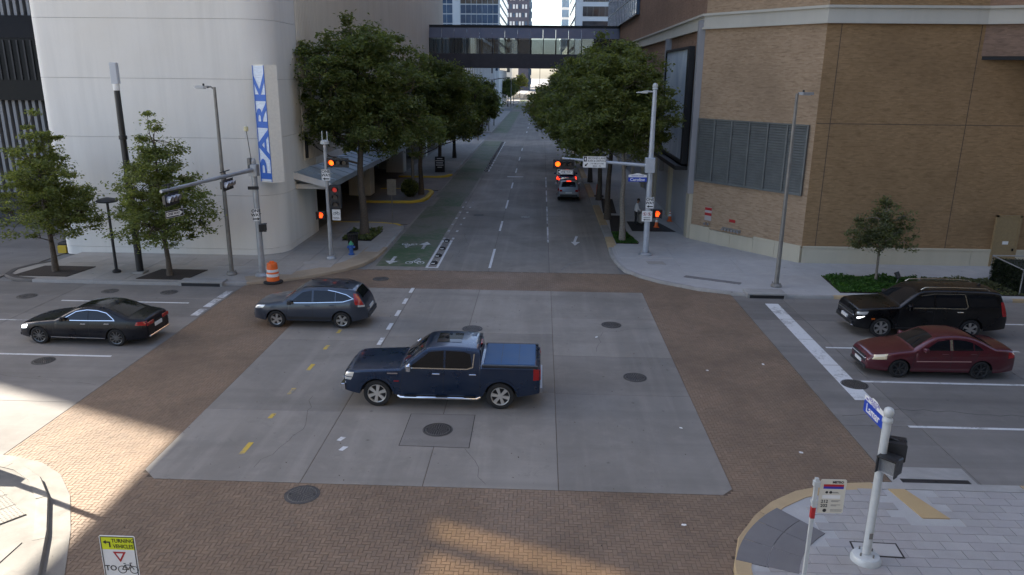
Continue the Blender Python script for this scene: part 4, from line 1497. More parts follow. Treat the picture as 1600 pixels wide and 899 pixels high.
# finned low building
fb = thing('finned_building', 'low dark building with tall white vertical fins along the street', 'building', (-16, 136, 0))
add('wall', MB().box(-20, 2.0, 0, 78, 0, 17), m_gd, fb)
for k in range(19):
    add('fin', MB().box(1.95, 2.16, .2 + k * 4.1, .8 + k * 4.1, 3.5, 17), m_wt, fb)
for k in range(7):
    add('fin', MB().box(-18 + k * 2.8, -17 + k * 2.8, -.5, 0, 3.5, 17), m_wt, fb)
add('roof_edge', MB().box(-20.2, 2.6, -.6, 80, 17, 17.7), m_wt, fb)
# mid buildings further down the left side
facade_building('office_block', 'pale office block with dark windows beyond the finned building', -34, -13.5, 222, 224, 13, 8, 3, 2, m_wt, m_gd)
facade_building('hotel_block', 'beige hotel block down the left side of the street', -40, -13.0, 330, 420, 26, 9, 6, 2, m_wt, m_gd)
dt = thing('dark_tower', 'dark tower with small white windows in the gap of the street', 'building', (-32, 520, 0))
m_dkt = plain('dark tower wall', (0.06, 0.055, 0.075), 0.5, var=0.2, vscale=0.05)
add('wall', MB().box(-25, 22.5, 0, 60, 0, 150), m_dkt, dt)
for i in range(9):
    for j in range(14):
        add('window', MB().box(4 + i * 2.0, 5.2 + i * 2.0, -.3, 0, 36 + j * 5.2, 38.6 + j * 5.2), m_wt if (i + j) % 3 else m_gb, dt)
add('glass_edge', MB().box(22.5, 24, 4, 50, 0, 150), m_gb, dt)
for j in range(24):
    add('glass_fin', MB().box(22.4, 24.6, 2, 4, 4 + j * 6, 8 + j * 6), m_gb, dt)
# white banded building, right
wb = thing('banded_building', 'white office building with long dark window bands right of the sky gap', 'building', (24, 240, 0))
add('wall', MB().box(-14.3, 30, 0, 60, 0, 110), m_wt, wb)
for j in range(22):
    for i in range(3):
        w_ = add('window_band', MB().box(-12.2 + i * 12.0, -2.4 + i * 12.0, -.1, 0, 6.3 + j * 4.15, 9.1 + j * 4.15), m_gd, wb)
        if 4 < j < 10:
            for q in range(5):
                add('mullion', MB().box(-11 + i * 12 + q * 1.8, -10.9 + i * 12 + q * 1.8, -.16, -.1, 6.3 + j * 4.15, 9.1 + j * 4.15), m_galvd, w_)
    add('side_band', MB().box(-14.5, -14.3, 1, 59, 6.3 + j * 4.15, 9.3 + j * 4.15), m_bg, wb)
bl = thing('slim_glass_tower', 'slim pale blue glass tower at the right edge of the sky gap', 'building', (20, 430, 0))
add('wall', MB().box(-10.2, 14, 0, 40, 0, 160), m_bg, bl)
for j in range(30):
    add('spandrel', MB().box(-10.35, 14, -.15, 40, 4 + j * 5, 5.2 + j * 5), m_wt, bl)
facade_building('end_block', 'grey low block closing the end of the street', -70, -15.5, 640, 680, 18, 12, 4, 2, m_stone, m_gd)
facade_building('brick_end_block', 'low brown block far down the right side of the street', 10.5, 60, 330, 420, 22, 9, 5, 2, m_stone, m_gd)
# far pavements
for (x0, x1) in ((-14, -8.8), (4.1, 9.6)):
    for (y0, y1) in ((134, 216), (234, 316), (334, 420), (436, 900)):
        add('sidewalk', MB().box(x0, x1, y0, y1, -.05, .12), m_walkL, kind='structure')
fs_ = add('street', sheet(-8.8, 4.1, 118, 900, -0.03), m_road, kind='structure')
for y0, y1 in ((134, 216), (234, 316)):
    rect(fs_, -8.5, -5.9, y0, y1, m_green, 'bike_lane_paint', -.02)
for k in range(24):
    rect(fs_, -2.63, -2.5, 135 + k * 12, 139 + k * 12, m_white, z=-.02)
    rect(fs_, .5, .62, 135 + k * 12, 139 + k * 12, m_white, z=-.02)

# ---- unseen buildings placed for their shade and reflections
tw = thing('shade_tower', 'tall office tower beyond the left edge', 'building', (-66, 46, 0))
add('wall', MB().box(-9, -10.1 + 0, 0, 44, 0, 95) if False else MB().box(-9.0, 7.0, 0.2, 44, 0, 95), m_wt, tw)
ob = thing('sun_blocker', 'upper storeys bridging the cross street beyond the left edge', 'building', (-35.4, 20, 0))
for a in ((-26, 17, 22.1, 28.2), (-26, 17, 34.4, 62), (-26, 6.8, 28.2, 34.4), (11.6, 17, 28.2, 34.4), (6.8, 11.6, 32.3, 33.0), (6.8, 9.2, 33.0, 34.4)):
    add('blocker', MB().box(-.6, 0, *a), m_wt, ob)  # added walls; their edges outline the sun patch below
m_tp = bpy.data.materials.new('golden patch filter'); m_tp.use_nodes = True
_t = m_tp.node_tree; _t.nodes.clear()
_o2 = _t.nodes.new('ShaderNodeOutputMaterial'); _tr = _t.nodes.new('ShaderNodeBsdfTransparent'); _tr.inputs[0].default_value = (0.24, 0.2, 0.125, 1)
_t.links.new(_tr.outputs[0], _o2.inputs[0])
add('pane', MB().poly([(-.3, 6.8, 28.2), (-.3, 11.6, 28.2), (-.3, 11.6, 34.4), (-.3, 6.8, 34.4)]), m_tp, ob)  # added filter: dims and warms the sun into the golden ground patch
for q in (8.1, 9.3, 10.6):
    add('mullion', MB().box(-.45, -.15, q, q + .32, 28.2, 34.4), m_bronze, ob)  # bars added to stripe the golden patch
nb = thing('near_right_building', 'tan office building on the near right block outside the view', 'building', (40, -10, 0))
add('wall', MB().box(-25, 30, -30, 19.5, 0, 55), precast('tan office wall', (0.3, 0.24, 0.16), 0.3), nb)
for k in range(12):
    add('window_band', MB().box(-25.1, 30, 19.5, 19.58, 4 + k * 4, 6 + k * 4), m_gd, nb)
hb_ = thing('hidden_shade_block', 'office building behind the cream garage', 'building', (-54, 118, 0))
add('wall', MB().box(-16, 16, 0, 200, 0, 90), m_wt, hb_)  # added only to shade the street beyond the skybridge
bb = thing('rear_building', 'tan office building behind the viewpoint', 'building', (-5, -30, 0))
add('wall', MB().box(-14, 14, -20, 0, 0, 26), precast('dark rear wall', (0.05, 0.045, 0.04), 0.3), bb)  # kept dark so the vehicle windows reflect dark
# ------------------------------------------------------------------ trees and plants
def leaf_mesh(name, C, size, rs, aspect=0.55, droop=0.75):
    n = len(C)
    nrm = rs.normal(0, 1, (n, 3)); nrm[:, 2] = np.abs(nrm[:, 2]) * 0.9 + droop
    nrm /= np.linalg.norm(nrm, axis=1)[:, None]
    t = rs.normal(0, 1, (n, 3))
    t -= nrm * np.sum(t * nrm, 1)[:, None]
    t /= np.linalg.norm(t, axis=1)[:, None]
    b = np.cross(nrm, t)
    s = size * rs.uniform(0.6, 1.35, n)[:, None]
    V = np.zeros((n, 4, 3))
    V[:, 0] = C - t * s
    V[:, 1] = C + b * s * aspect + nrm * s * .12
    V[:, 2] = C + t * s
    V[:, 3] = C - b * s * aspect + nrm * s * .12
    return quads_mesh(name, V, np.array([(0, 1, 2, 3)]))


def tree(name, label, loc, h, lobes, seed, trunk_r=0.16, fork=0.35, nclump=220, per=110, leaf=0.11, clump_r=0.5, mat=None, bark=None, group=None, lean=(0, 0), shell=0.55, limbs=9, kind_parts=True, flat=0.6):
    rs = np.random.RandomState(seed)
    rr = random.Random(seed)
    t = thing(name, label, 'tree', loc, 0, group)
    # trunk
    top = h * 0.86
    pts, rad = [], []
    for i in range(9):
        f = i / 8
        w = 0.035 * h * f * (1 - f)
        pts.append((lean[0] * f * top + rr.uniform(-w, w), lean[1] * f * top + rr.uniform(-w, w), f * top - (0.1 if i == 0 else 0)))
        rad.append(max(0.02, trunk_r * (1.35 if i == 0 else 1.0) * (1 - f) ** 0.8 + 0.012))
    add('trunk', MB().tube(pts, rad, 10), bark or m_bark, t, smooth=60)

    def trunk_at(z):
        f = min(max(z / top, 0), 1) * 8
        i = min(int(f), 7)
        a, b = Vector(pts[i]), Vector(pts[i + 1])
        return a + (b - a) * (f - i)
    # clump centres
    vol = np.array([l[3] * l[4] * l[5] for l in lobes])
    pick = rs.choice(len(lobes), nclump, p=vol / vol.sum())
    cs = []
    for k in pick:
        cx, cy, cz, rx, ry, rz = lobes[k]
        v = rs.normal(0, 1, 3)
        v /= np.linalg.norm(v)
        r = (shell + (1 - shell) * rs.rand()) if rs.rand() < 0.8 else rs.rand() * shell
        cs.append((cx + v[0] * rx * r, cy + v[1] * ry * r, cz + v[2] * rz * r))
    cs = np.array(cs)
    # limbs to the outer clumps
    mbs = []
    order = rs.permutation(nclump)
    for k in order[:limbs]:
        c = Vector(cs[k])
        z0 = max(h * fork * 0.75, min(c.z - 0.35 * math.hypot(c.x, c.y) - .2, top * .9))
        p0 = trunk_at(z0)
        m = p0.lerp(c, .5) + Vector((rr.uniform(-.2, .2), rr.uniform(-.2, .2), -0.06 * (c - p0).length))
        r0 = max(.03, trunk_r * .42 * (1 - z0 / h))
        mb = MB().tube([p0, p0.lerp(m, .5), m, m.lerp(c, .55), c], [r0, r0 * .85, r0 * .62, r0 * .4, .012], 6)
        lb = add('limb', mb, bark or m_bark, t, smooth=60)
        mbs.append((lb, [p0, m, c]))
    tw = MB()
    for k in order[limbs:limbs + int(nclump * .6)]:
        c = Vector(cs[k])
        best = min((q for _, ps in mbs for q in (ps[1], ps[1].lerp(ps[2], .5))), key=lambda q: (q - c).length)
        m = best.lerp(c, .5) + Vector((0, 0, .1))
        tw.tube([best, m, c], [.025, .016, .006], 4, False)
    if tw.v:
        add('twigs', tw, bark or m_bark, t, kind='stuff')
    # leaves
    n = nclump * per
    idx = rs.randint(0, nclump, n)
    cr = clump_r * rs.uniform(.55, 1.25, nclump)
    off = rs.normal(0, 1, (n, 3)) * cr[idx][:, None] * 0.55
    off[:, 2] *= flat
    C = cs[idx] + off
    me = leaf_mesh('crown', C, leaf, rs)
    add('crown', me, mat or m_leafo, t, kind='stuff')
    return t


GL = 'street trees on the left pavement'
# two pyramidal oaks on the left corner
tree('street_tree', 'pyramidal street oak at the left edge in a black mulch square', (-24.05, 35.3, .1), 8.1,
     [(0, 0, 3.0, 2.7, 2.5, 1.3), (0, 0, 4.2, 2.35, 2.2, 1.3), (-.1, 0, 5.4, 1.7, 1.7, 1.2), (0, 0, 6.5, 1.0, 1.0, 1.0), (0, 0, 7.4, .45, .45, .7), (1.5, 0, 3.4, 1.2, 1.2, .8)], 11, .13, .2, 210, 110, .075, .44, group=GL, limbs=26, flat=.4, shell=.45)
tree('street_tree', 'pyramidal street oak behind the left signal arm', (-18.06, 34.9, .1), 8.0,
     [(0, 0, 2.75, 2.45, 2.3, 1.2), (.1, 0, 3.9, 2.3, 2.1, 1.2), (-.1, 0, 5.0, 1.8, 1.7, 1.1), (.1, 0, 6.1, 1.15, 1.1, 1.0), (0, 0, 7.2, .5, .5, .8)], 12, .12, .2, 210, 120, .075, .43, group=GL, limbs=26, flat=.45, shell=.45)
# the big one by the drop-off
tree('street_tree', 'large dark oak with a forked trunk beside the drop off canopy', (-10.76, 45.0, .1), 13.2,
     [(.4, .5, 7.2, 3.9, 3.4, 2.3), (-.7, 0, 9.5, 3.6, 3.2, 2.4), (-1.7, 0, 8.2, 2.7, 2.6, 2.0), (1.4, 1.2, 9.2, 3.0, 2.8, 2.2), (-.2, 0, 11.3, 3.0, 2.6, 1.5), (-2.4, 0, 6.9, 1.6, 1.6, 1.4), (2.9, 1.5, 6.1, 2.0, 1.9, 1.5), (1.2, 1, 11.0, 2.0, 2, 1.4)], 13, .24, .26, 540, 115, .105, .52, mat=m_leafd, group=GL, limbs=34)
tree('street_tree', 'oak behind the large forked oak on the yellow island', (-9.9, 62.0, .1), 11.2,
     [(.6, 0, 6.4, 4.0, 3.6, 2.2), (1.0, .6, 8.6, 3.3, 3, 2.0), (-1.4, 0, 7.2, 2.8, 2.6, 2.0), (1.8, 1, 5.2, 2.4, 2.2, 1.3), (.4, 0, 9.9, 2.0, 2, 1.2)], 14, .2, .3, 360, 100, .13, .56, mat=m_leafd, group=GL, limbs=20)
tree('street_tree', 'left row oak with drooping right side over the green lane', (-10.6, 79.0, .1), 11.0,
     [(.6, 0, 6.6, 4.3, 3.8, 2.6), (1.8, 0, 7.6, 3.6, 3, 2.4), (-1.0, 0, 8.4, 3.0, 2.8, 2.0), (2.6, 1, 4.9, 2.4, 2.2, 1.7)], 15, .2, .3, 420, 80, .16, .7, mat=m_leafd, group=GL, limbs=14)
tree('street_tree', 'farthest oak of the left row just before the skybridge', (-10.4, 91.0, .1), 10.5,
     [(.8, 0, 6.2, 4.2, 3.6, 2.6), (2.2, 0, 6.8, 3.6, 3, 2.6), (.4, 0, 8.4, 3.0, 2.6, 1.8)], 16, .2, .3, 340, 75, .19, .75, mat=m_leafd, group=GL, limbs=12)
# right row
GR = 'street trees on the right pavement'
tree('street_tree', 'nearest oak of the right row, rising from the bright green ground cover', (5.05, 44.9, .1), 11.6,
     [(-.6, 1.5, 6.6, 3.5, 3.2, 1.8), (-.3, 1.8, 8.7, 3.1, 2.9, 1.9), (1.0, 1.5, 7.3, 2.4, 2.4, 2.0), (-.2, 2, 10.2, 2.3, 2.2, 1.3), (-2.4, 1.5, 5.7, 1.9, 1.8, 1.2)], 21, .17, .4, 400, 115, .105, .52, group=GR, limbs=26, bark=m_barkp, lean=(-.02, .16))
tree('street_tree', 'second oak of the right row, beside the pavement works', (4.75, 52.0, .1), 12.4,
     [(-.9, 0, 7.0, 3.9, 3.4, 2.2), (-.4, 0, 9.3, 3.3, 3, 2.2), (1.3, 0, 8.2, 2.7, 2.6, 2.4), (-.3, 0, 11.0, 2.2, 2.2, 1.3), (-2.6, 0, 6.0, 2, 2, 1.5)], 22, .2, .35, 400, 105, .12, .56, group=GR, limbs=22)
tree('street_tree', 'third oak of the right row behind the silver car', (4.75, 60.5, .1), 12.2,
     [(-1.2, 0, 7.0, 4.1, 3.6, 2.4), (-.4, 0, 9.4, 3.3, 3, 2.2), (1.2, 0, 8.0, 2.8, 2.6, 2.4)], 23, .2, .35, 420, 85, .14, .65, group=GR, limbs=16)
tree('street_tree', 'fourth oak of the right row overhanging the lit brake lights', (4.7, 71.0, .1), 11.8,
     [(-1.4, 0, 6.6, 4.6, 3.8, 2.7), (-.4, 0, 9.0, 3.4, 3, 2.2)], 24, .2, .35, 360, 80, .16, .7, group=GR, limbs=12)
tree('street_tree', 'fifth oak of the right row just before the skybridge', (4.7, 84.0, .1), 12.0,
     [(-1.6, 0, 6.6, 4.6, 3.8, 2.8), (-.4, 0, 9.0, 3.6, 3, 2.4)], 25, .2, .35, 340, 75, .19, .75, group=GR, limbs=12)
# young tree at the brick wall
tree('young_tree', 'small young tree with thin trunk in front of the brick wall', (16.55, 36.2, .1), 4.5,
     [(0, 0, 2.4, 1.75, 1.5, .75), (.1, 0, 3.1, 1.4, 1.3, .75), (0, 0, 3.95, .75, .7, .5), (-.8, 0, 2.2, 1.0, .9, .5)], 31, .055, .3, 150, 55, .065, .3, mat=m_leafy, bark=m_barkp, limbs=30, shell=.35)
# far trees
for k, (x, y, hh, lb) in enumerate(((-10.8, 140, 8, 'far left tree at the corner past the skybridge'), (-10.8, 152, 7, 'far left tree second past the skybridge'), (-10.8, 246, 9, 'distant left tree beside the far red car'), (-10.8, 268, 9, 'distant left tree beyond the far red car'), (7, 140, 10, 'far right tree at the corner past the skybridge'), (7, 154, 10, 'far right tree second past the skybridge'), (6.5, 246, 11, 'distant right tree two blocks away'), (-10, 350, 11, 'small hazy tree near the street end, left'), (6.5, 350, 12, 'small hazy tree near the street end, right'))):
    tree('distant_tree', lb, (x, y, .1), hh, [(0, 0, hh * .6, hh * .33, hh * .33, hh * .3), (0, 0, hh * .78, hh * .22, hh * .22, hh * .2)], 40 + k, .16, .35, 120, 45, .24, .7, mat=m_leafd, limbs=6, group='distant street trees')


# ---- planted beds and mulch squares
def mulch(x0, x1, y0, y1, label, z=KZ):
    o = add('mulch_bed', MB().prism([(x0, y0), (x1 - .3, y0), (x1, y1), (x0 + .35, y1)], z - .03, z + .012), m_mulch)
    return props(o, label, 'planting bed')


mulch(-25.6, -22.6, 34.35, 36.3, 'dark mulch square under the leftmost street tree')
mulch(-19.4, -16.7, 34.2, 36.1, 'dark mulch square under the tree behind the signal arm')
mulch(4.62, 5.9, 47.6, 53.4, 'dark mulch strip behind the bright green ground cover')
mulch(4.62, 5.9, 54.4, 61, 'second dark mulch strip along the right kerb')


def bed(poly, label, seed, n, hgt, leaf, mat=None, z=KZ):
    rs = np.random.RandomState(seed)
    xs = [p[0] for p in poly]; ys = [p[1] for p in poly]
    P = []
    while len(P) < n:
        x, y = rs.uniform(min(xs), max(xs)), rs.uniform(min(ys), max(ys))
        if in_poly(x, y, poly):
            hh = hgt * (0.55 + 0.45 * math.sin(x * 3.1 + seed) * math.cos(y * 2.7))
            P.append((x, y, z + max(.03, hh) * rs.uniform(.3, 1)))
    t = thing('ground_cover_bed', label, 'planting bed', (sum(xs) / len(xs), sum(ys) / len(ys), 0))
    c = np.array([sum(xs) / len(xs), sum(ys) / len(ys), 0])
    add('soil', MB().prism([(a - c[0], b - c[1]) for a, b in poly], z - .04, z + .02), m_mulch, t)
    add('leaves', leaf_mesh('leaves', np.array(P) - c, leaf, rs, .6, .6), mat or m_leafg, t, kind='stuff')


bed([(14.3, 37.2), (14.1, 34.2), (17.9, 34.2), (19, 37.2)], 'bright green ground cover around the young tree', 5, 5200, .22, .07)
bed([(18.2, 34.2), (23, 34.2), (23, 37.2), (19.2, 37.2)], 'darker ground cover behind the black full-size vehicle', 6, 3000, .18, .07, m_leafy)
bed([(4.62, 44.1), (5.95, 44.1), (5.6, 47.3), (4.62, 47.3)], 'small green ground cover at the foot of the nearest right oak', 7, 2000, .14, .06)
bed([(-11.8, 43.6), (-10.05, 43.6), (-9.95, 46.6), (-11.8, 46.6)], 'dark green planting at the foot of the large forked oak', 8, 1800, .3, .08, m_leafd)
# ------------------------------------------------------------------ street furniture
ZW = KZ


def pole_base(t, r, m, z=0.0):
    add('base', MB().lathe([(r * 2.3, z), (r * 2.3, z + .06), (r * 1.9, z + .12), (r * 1.2, z + .16)], 16), m, t, smooth=40)
    for k in range(4):
        a = PI / 4 + k * PI / 2
        add('bolt', MB().cyl((r * 1.9 * math.cos(a), r * 1.9 * math.sin(a), z + .08), (r * 1.9 * math.cos(a), r * 1.9 * math.sin(a), z + .2), .02, n=6), m, t)


def signal_head(parent, n, o, right, fwd, lit=None, litmat=None, visor=None, s=1.0, vertical=False):
    """n lenses in a row starting at o; fwd is where the lenses look"""
    r = Vector(right).normalized(); f = Vector(fwd).normalized(); u = Vector((0, 0, 1))
    if vertical:
        r, u = u, -r if False else Vector(right).normalized()
    def MX(p):
        return face_M(p, r, f.cross(r) if False else u)
    o = Vector(o)
    c = .33 * s
    L = n * c
    hs = add('signal_head', MB(), m_blackp, parent) if False else None
    def P(a, b, d):
        return o + r * a + u * b + f * d
    mb = MB()
    def bx(a0, a1, b0, b1, d0, d1):
        vs = [P(a, b, d) for d in (d0, d1) for b in (b0, b1) for a in (a0, a1)]
        mb._add(vs, [(0, 1, 3, 2), (4, 6, 7, 5), (0, 4, 5, 1), (2, 3, 7, 6), (0, 2, 6, 4), (1, 5, 7, 3)])
    bx(0, L, -c / 2, c / 2, -.2 * s, 0)
    bx(-.08 * s, L + .08 * s, -c / 2 - .08 * s, c / 2 + .08 * s, -.012, .0012)
    hd = add('signal_head', mb, m_blackp, parent)
    for k in range(n):
        cc = P(c * (k + .5), 0, 0)
        m = litmat if k == lit else m_lens
        add('lens', MB().cyl(cc + f * .003, cc + f * .03, .135 * s, .11 * s, 16), m, hd, smooth=40)
        # hooded visor: upper three quarters of a tube
        rows = []
        for q in range(13):
            an = math.radians(-35 + 250 * q / 12)
            v = r * math.cos(an) + Vector((0, 0, 1)) * math.sin(an) if not vertical else Vector(right).normalized() * math.cos(an) + Vector((0, 0, 1)) * math.sin(an)
            ln = .26 * s if 60 > 0 else .2
            rows.append([cc + v * .148 * s + f * .003, cc + v * .152 * s + f * ln * (0.75 + .25 * math.sin(an))])
        mb = MB(); mb.grid(rows)
        add('visor', mb, visor or m_blackp, hd, smooth=60)
    return hd


def plate(parent, c, right, w, h, mat, name='plate', t=.004, up=(0, 0, 1), border=None):
    M = face_M(c, right, up)
    p = add(name, MB().prism([(-w / 2 + .02, -h / 2), (w / 2 - .02, -h / 2), (w / 2, -h / 2 + .02), (w / 2, h / 2 - .02), (w / 2 - .02, h / 2), (-w / 2 + .02, h / 2), (-w / 2, h / 2 - .02), (-w / 2, -h / 2 + .02)], -t, t, M), mat, parent)
    if border:
        b, bm = border
        mb = MB()
        i, g = .012, b
        for (x0, x1, y0, y1) in ((-w / 2 + i, w / 2 - i, h / 2 - i - g, h / 2 - i), (-w / 2 + i, w / 2 - i, -h / 2 + i, -h / 2 + i + g), (-w / 2 + i, -w / 2 + i + g, -h / 2 + i + g, h / 2 - i - g), (w / 2 - i - g, w / 2 - i, -h / 2 + i + g, h / 2 - i - g)):
            mb.poly([M @ Vector((x0, y0, t + .001)), M @ Vector((x1, y0, t + .001)), M @ Vector((x1, y1, t + .001)), M @ Vector((x0, y1, t + .001))])
        add('border', mb, bm, p)
    return p, M


def flat(parent, M, pts, mat, name='symbol', z=.006):
    return add(name, MB().poly([M @ Vector((x, y, z)) for x, y in pts]), mat, parent)


def arrow_pts(L, w, hw, hl, left=True):
    s = -1 if left else 1
    return [(-s * L / 2, -w / 2), (s * (L / 2 - hl), -w / 2), (s * (L / 2 - hl), -hw / 2), (s * L / 2, 0), (s * (L / 2 - hl), hw / 2), (s * (L / 2 - hl), w / 2), (-s * L / 2, w / 2)]


def oneway_tall(parent, c, right, left=True, w=.46, h=.61):
    p, M = plate(parent, c, right, w, h, m_signw, 'one_way_sign', border=(.012, m_ink))
    lettering('ONE', .2, m_ink, p, M @ Matrix.Translation((0, .19, .005)), .006)
    lettering('WAY', .2, m_ink, p, M @ Matrix.Translation((0, .0, .005)), .006)
    flat(p, M @ Matrix.Translation((0, -.19, 0)), arrow_pts(.34, .06, .16, .12, left), m_ink, 'arrow')


def oneway_wide(parent, c, right, left=True, w=.92, h=.31):
    p, M = plate(parent, c, right, w, h, m_ink, 'one_way_sign', border=(.012, m_signw))
    flat(p, M, arrow_pts(w - .1, .17, .25, .2, left), m_signw, 'arrow', .006)
    lettering('ONE WAY', .13, m_ink, p, M @ Matrix.Translation((.05 if left else -.05, 0, .008)), .004)


def ped_head(parent, c, right, fwd, lit=True, s=.42):
    c = Vector(c); r = Vector(right).normalized(); f = Vector(fwd).normalized()
    M = face_M(c, r, (0, 0, 1))
    if M.col[2].to_3d().dot(f) < 0:
        M = face_M(c, -r, (0, 0, 1))
    hd = add('pedestrian_head', MB().bbox(-s / 2, s / 2, -s / 2, s / 2, -.2, 0, .02, M), m_blackp, parent)
    add('hood', MB().box(-s / 2 - .01, s / 2 + .01, s / 2 - .02, s / 2 + .005, 0, .16, M).box(-s / 2 - .01, -s / 2 + .01, -s / 2, s / 2 - .02, 0, .14, M).box(s / 2 - .01, s / 2 + .01, -s / 2, s / 2 - .02, 0, .14, M), m_blackp, hd)
    if lit:
        k = s / .42
        mb = MB()
        mb.prism([(-.07 * k, -.13 * k), (.06 * k, -.13 * k), (.1 * k, .0), (.08 * k, .03 * k), (-.09 * k, .03 * k)], .004, .008, M)
        for i in range(4):
            x = (-.075 + i * .045) * k
            mb.prism([(x, .0), (x + .036 * k, .0), (x + .034 * k, (.13 + .03 * math.sin(i + .6)) * k), (x + .004, (.13 + .03 * math.sin(i + .6)) * k)], .0045, .0085, M)
        mb.prism([(.08 * k, -.04 * k), (.14 * k, .04 * k), (.11 * k, .06 * k), (.06 * k, .0)], .0048, .0088, M)
        add('hand_symbol', mb, m_hand, hd)
    else:
        mb = MB()
        n = 12
        for i in range(n):
            a = -s / 2 + .03 + (s - .06) * i / n
            mb.box(a, a + .008, -s / 2 + .03, s / 2 - .03, .01, .03, M)
            mb.box(-s / 2 + .03, s / 2 - .03, a, a + .008, .012, .032, M)
        add('egg_crate', mb, m_galv, hd)
        add('bezel', MB().box(-s / 2, s / 2, s / 2 - .025, s / 2, .0, .05, M).box(-s / 2, s / 2, -s / 2, -s / 2 + .025, 0, .05, M).box(-s / 2, -s / 2 + .025, -s / 2 + .025, s / 2 - .025, 0, .05, M).box(s / 2 - .025, s / 2, -s / 2 + .025, s / 2 - .025, 0, .05, M), m_galv, hd)
    return hd


# ---- black monument pole and thin dark pole, left
t = thing('black_pole', 'tall black tapered pole with white head beside the left oak', 'pole', (-19.79, 35.37, ZW))
add('base', MB().bbox(-.3, .3, -.3, .3, -.05, .08, .03), m_curbg, t)
add('shaft', MB().lathe([(.17, .05), (.155, 4.0), (.13, 9.0)], 16), m_blackp, t, smooth=40)
for z in (2.2, 3.6, 6.5):
    add('band', MB().lathe([(.15, z), (.185, z + .02), (.185, z + .18), (.15, z + .2)], 16), m_blackp, t, smooth=40)
add('collar', MB().lathe([(.132, 8.75), (.15, 8.77), (.15, 9.05), (.13, 9.06)], 16), m_signw, t, smooth=40)
add('head', MB().bbox(-.17, .17, -.12, .12, 9.06, 10.0, .03), plain('pale grey lamp head', (0.45, 0.47, 0.5), 0.4), t)
t = thing('short_lamp_post', 'short dark lamp post with flat disc head between the left trees', 'lamp post', (-20.94, 35.29, ZW))
add('base', MB().lathe([(.2, -.02), (.2, .1), (.1, .16)], 12), m_black, t, smooth=40)
add('shaft', MB().cyl((0, 0, .1), (0, 0, 3.5), .075, .06), m_blackp, t, smooth=40)
add('lamp_head', MB().lathe([(.06, 3.45), (.45, 3.52), (.5, 3.58), (.42, 3.66), (.1, 3.74), (.001, 3.75)], 20), m_blackp, t, smooth=40)


def cobra(label, loc, h, arm, mat, r=.11, slim=False):
    t = thing('street_lamp', label, 'street lamp', loc)
    pole_base(t, r, mat)
    add('pole', MB().lathe([(r, .1), (r * .6, h)], 14), mat, t, smooth=40)
    a = Vector(arm)
    add('arm', MB().tube([(0, 0, h - .1), (a.x * .5, a.y * .5, h + .02), (a.x, a.y, h + .0)], .04, 8), mat, t, smooth=50)
    M = Matrix.Translation((a.x, a.y, h)) @ Matrix.Rotation(math.atan2(a.y, a.x), 4, 'Z')
    hd = add('lamp_head', MB().prism([(-.05, -.1), (.1, -.16), (.5, -.13), (.62, 0), (.5, .13), (.1, .16), (-.05, .1)], -.05, .06, M), m_galv, t)
    add('photocell', MB().cyl(M @ Vector((.15, 0, .06)), M @ Vector((.15, 0, .16)), .045, n=10), m_blackp, hd, smooth=40)
    add('lamp_glass', MB().prism([(.08, -.11), (.45, -.09), (.45, .09), (.08, .11)], -.075, -.049, M), plain('frosted lamp glass', (0.5, 0.5, 0.5), 0.3), hd)
    return t


cobra('slim galvanised street lamp left of the PARK sign', (-15.16, 35.35, ZW), 8.95, (-.35, 0, 0), m_galvd)
cobra('slim grey street lamp in front of the brick chamfer wall', (11.4, 35.08, ZW), 8.95, (.12, 0, 0), m_galvd)

# ---- signal pole and arm at the left corner
t = thing('signal_mast', 'grey signal pole with arm reaching over the left street and two dark signal heads', 'traffic signal', (-13.57, 35.2, ZW))
pole_base(t, .15, m_galv)
add('pole', MB().lathe([(.15, .1), (.125, 5.6)], 16), m_galv, t, smooth=40)
add('pole_cap', MB().lathe([(.13, 5.6), (.1, 5.7), (.001, 5.72)], 14), m_galv, t, smooth=40)
e = Vector((-1.25, -6.5, 5.1))
am = add('arm', MB().tube([(0, 0, 5.2), e * 1.0], [.1, .065], 12), m_galv, t, smooth=40)
add('arm_clamp', MB().bbox(-.2, .2, -.2, .2, 4.9, 5.45, .03), m_galv, t)
for i, f in enumerate((.35, .93)):
    p = Vector((0, 0, 5.2)).lerp(e, f)
    rt_ = Vector((.0, 1, 0)); 
    hd = signal_head(t, 3, p + Vector((.1, -.5, -.36)), (0, 1, 0), (.93, -.36, 0), visor=m_visw)
    add('bracket', MB().box(p.x - .03, p.x + .03, p.y - .03, p.y + .03, p.z - .2, p.z + .22).tube([(p.x, p.y - .5, p.z + .22), (p.x, p.y + .5, p.z + .22)], .025, 6), m_blackp, t)
p = Vector((0, 0, 5.2)).lerp(e, .93)
oneway_wide(t, p + Vector((.12, .02, -.95)), (.36, .93, 0), left=False)
add('camera_rod', MB().cyl((-.08, 0, 5.6), (-.2, 0, 7.0), .018, n=6), m_blackp, t)
add('camera_unit', MB().lathe([(.001, 6.95), (.1, 7.0), (.1, 7.18), (.001, 7.22)], 12, (-.2, 0, 0)), m_lime if False else plain('cream sensor', (0.55, 0.5, 0.3), .5), t, smooth=40)
add('junction_box', MB().bbox(-.22, -.08, -.2, .1, 5.25, 5.75, .02), m_galvd, t)
plate(t, (-.02, -.2, 4.35), (.9, .2, 0), .5, .16, m_ink, 'street_name_plate')
oneway_tall(t, (.0, -.17, 3.05), (.95, .3, 0), left=False, w=.3, h=.62)
ped_head(t, (.22, .05, 2.4), (.3, -1, 0), (1, .3, 0), lit=False, s=.36)

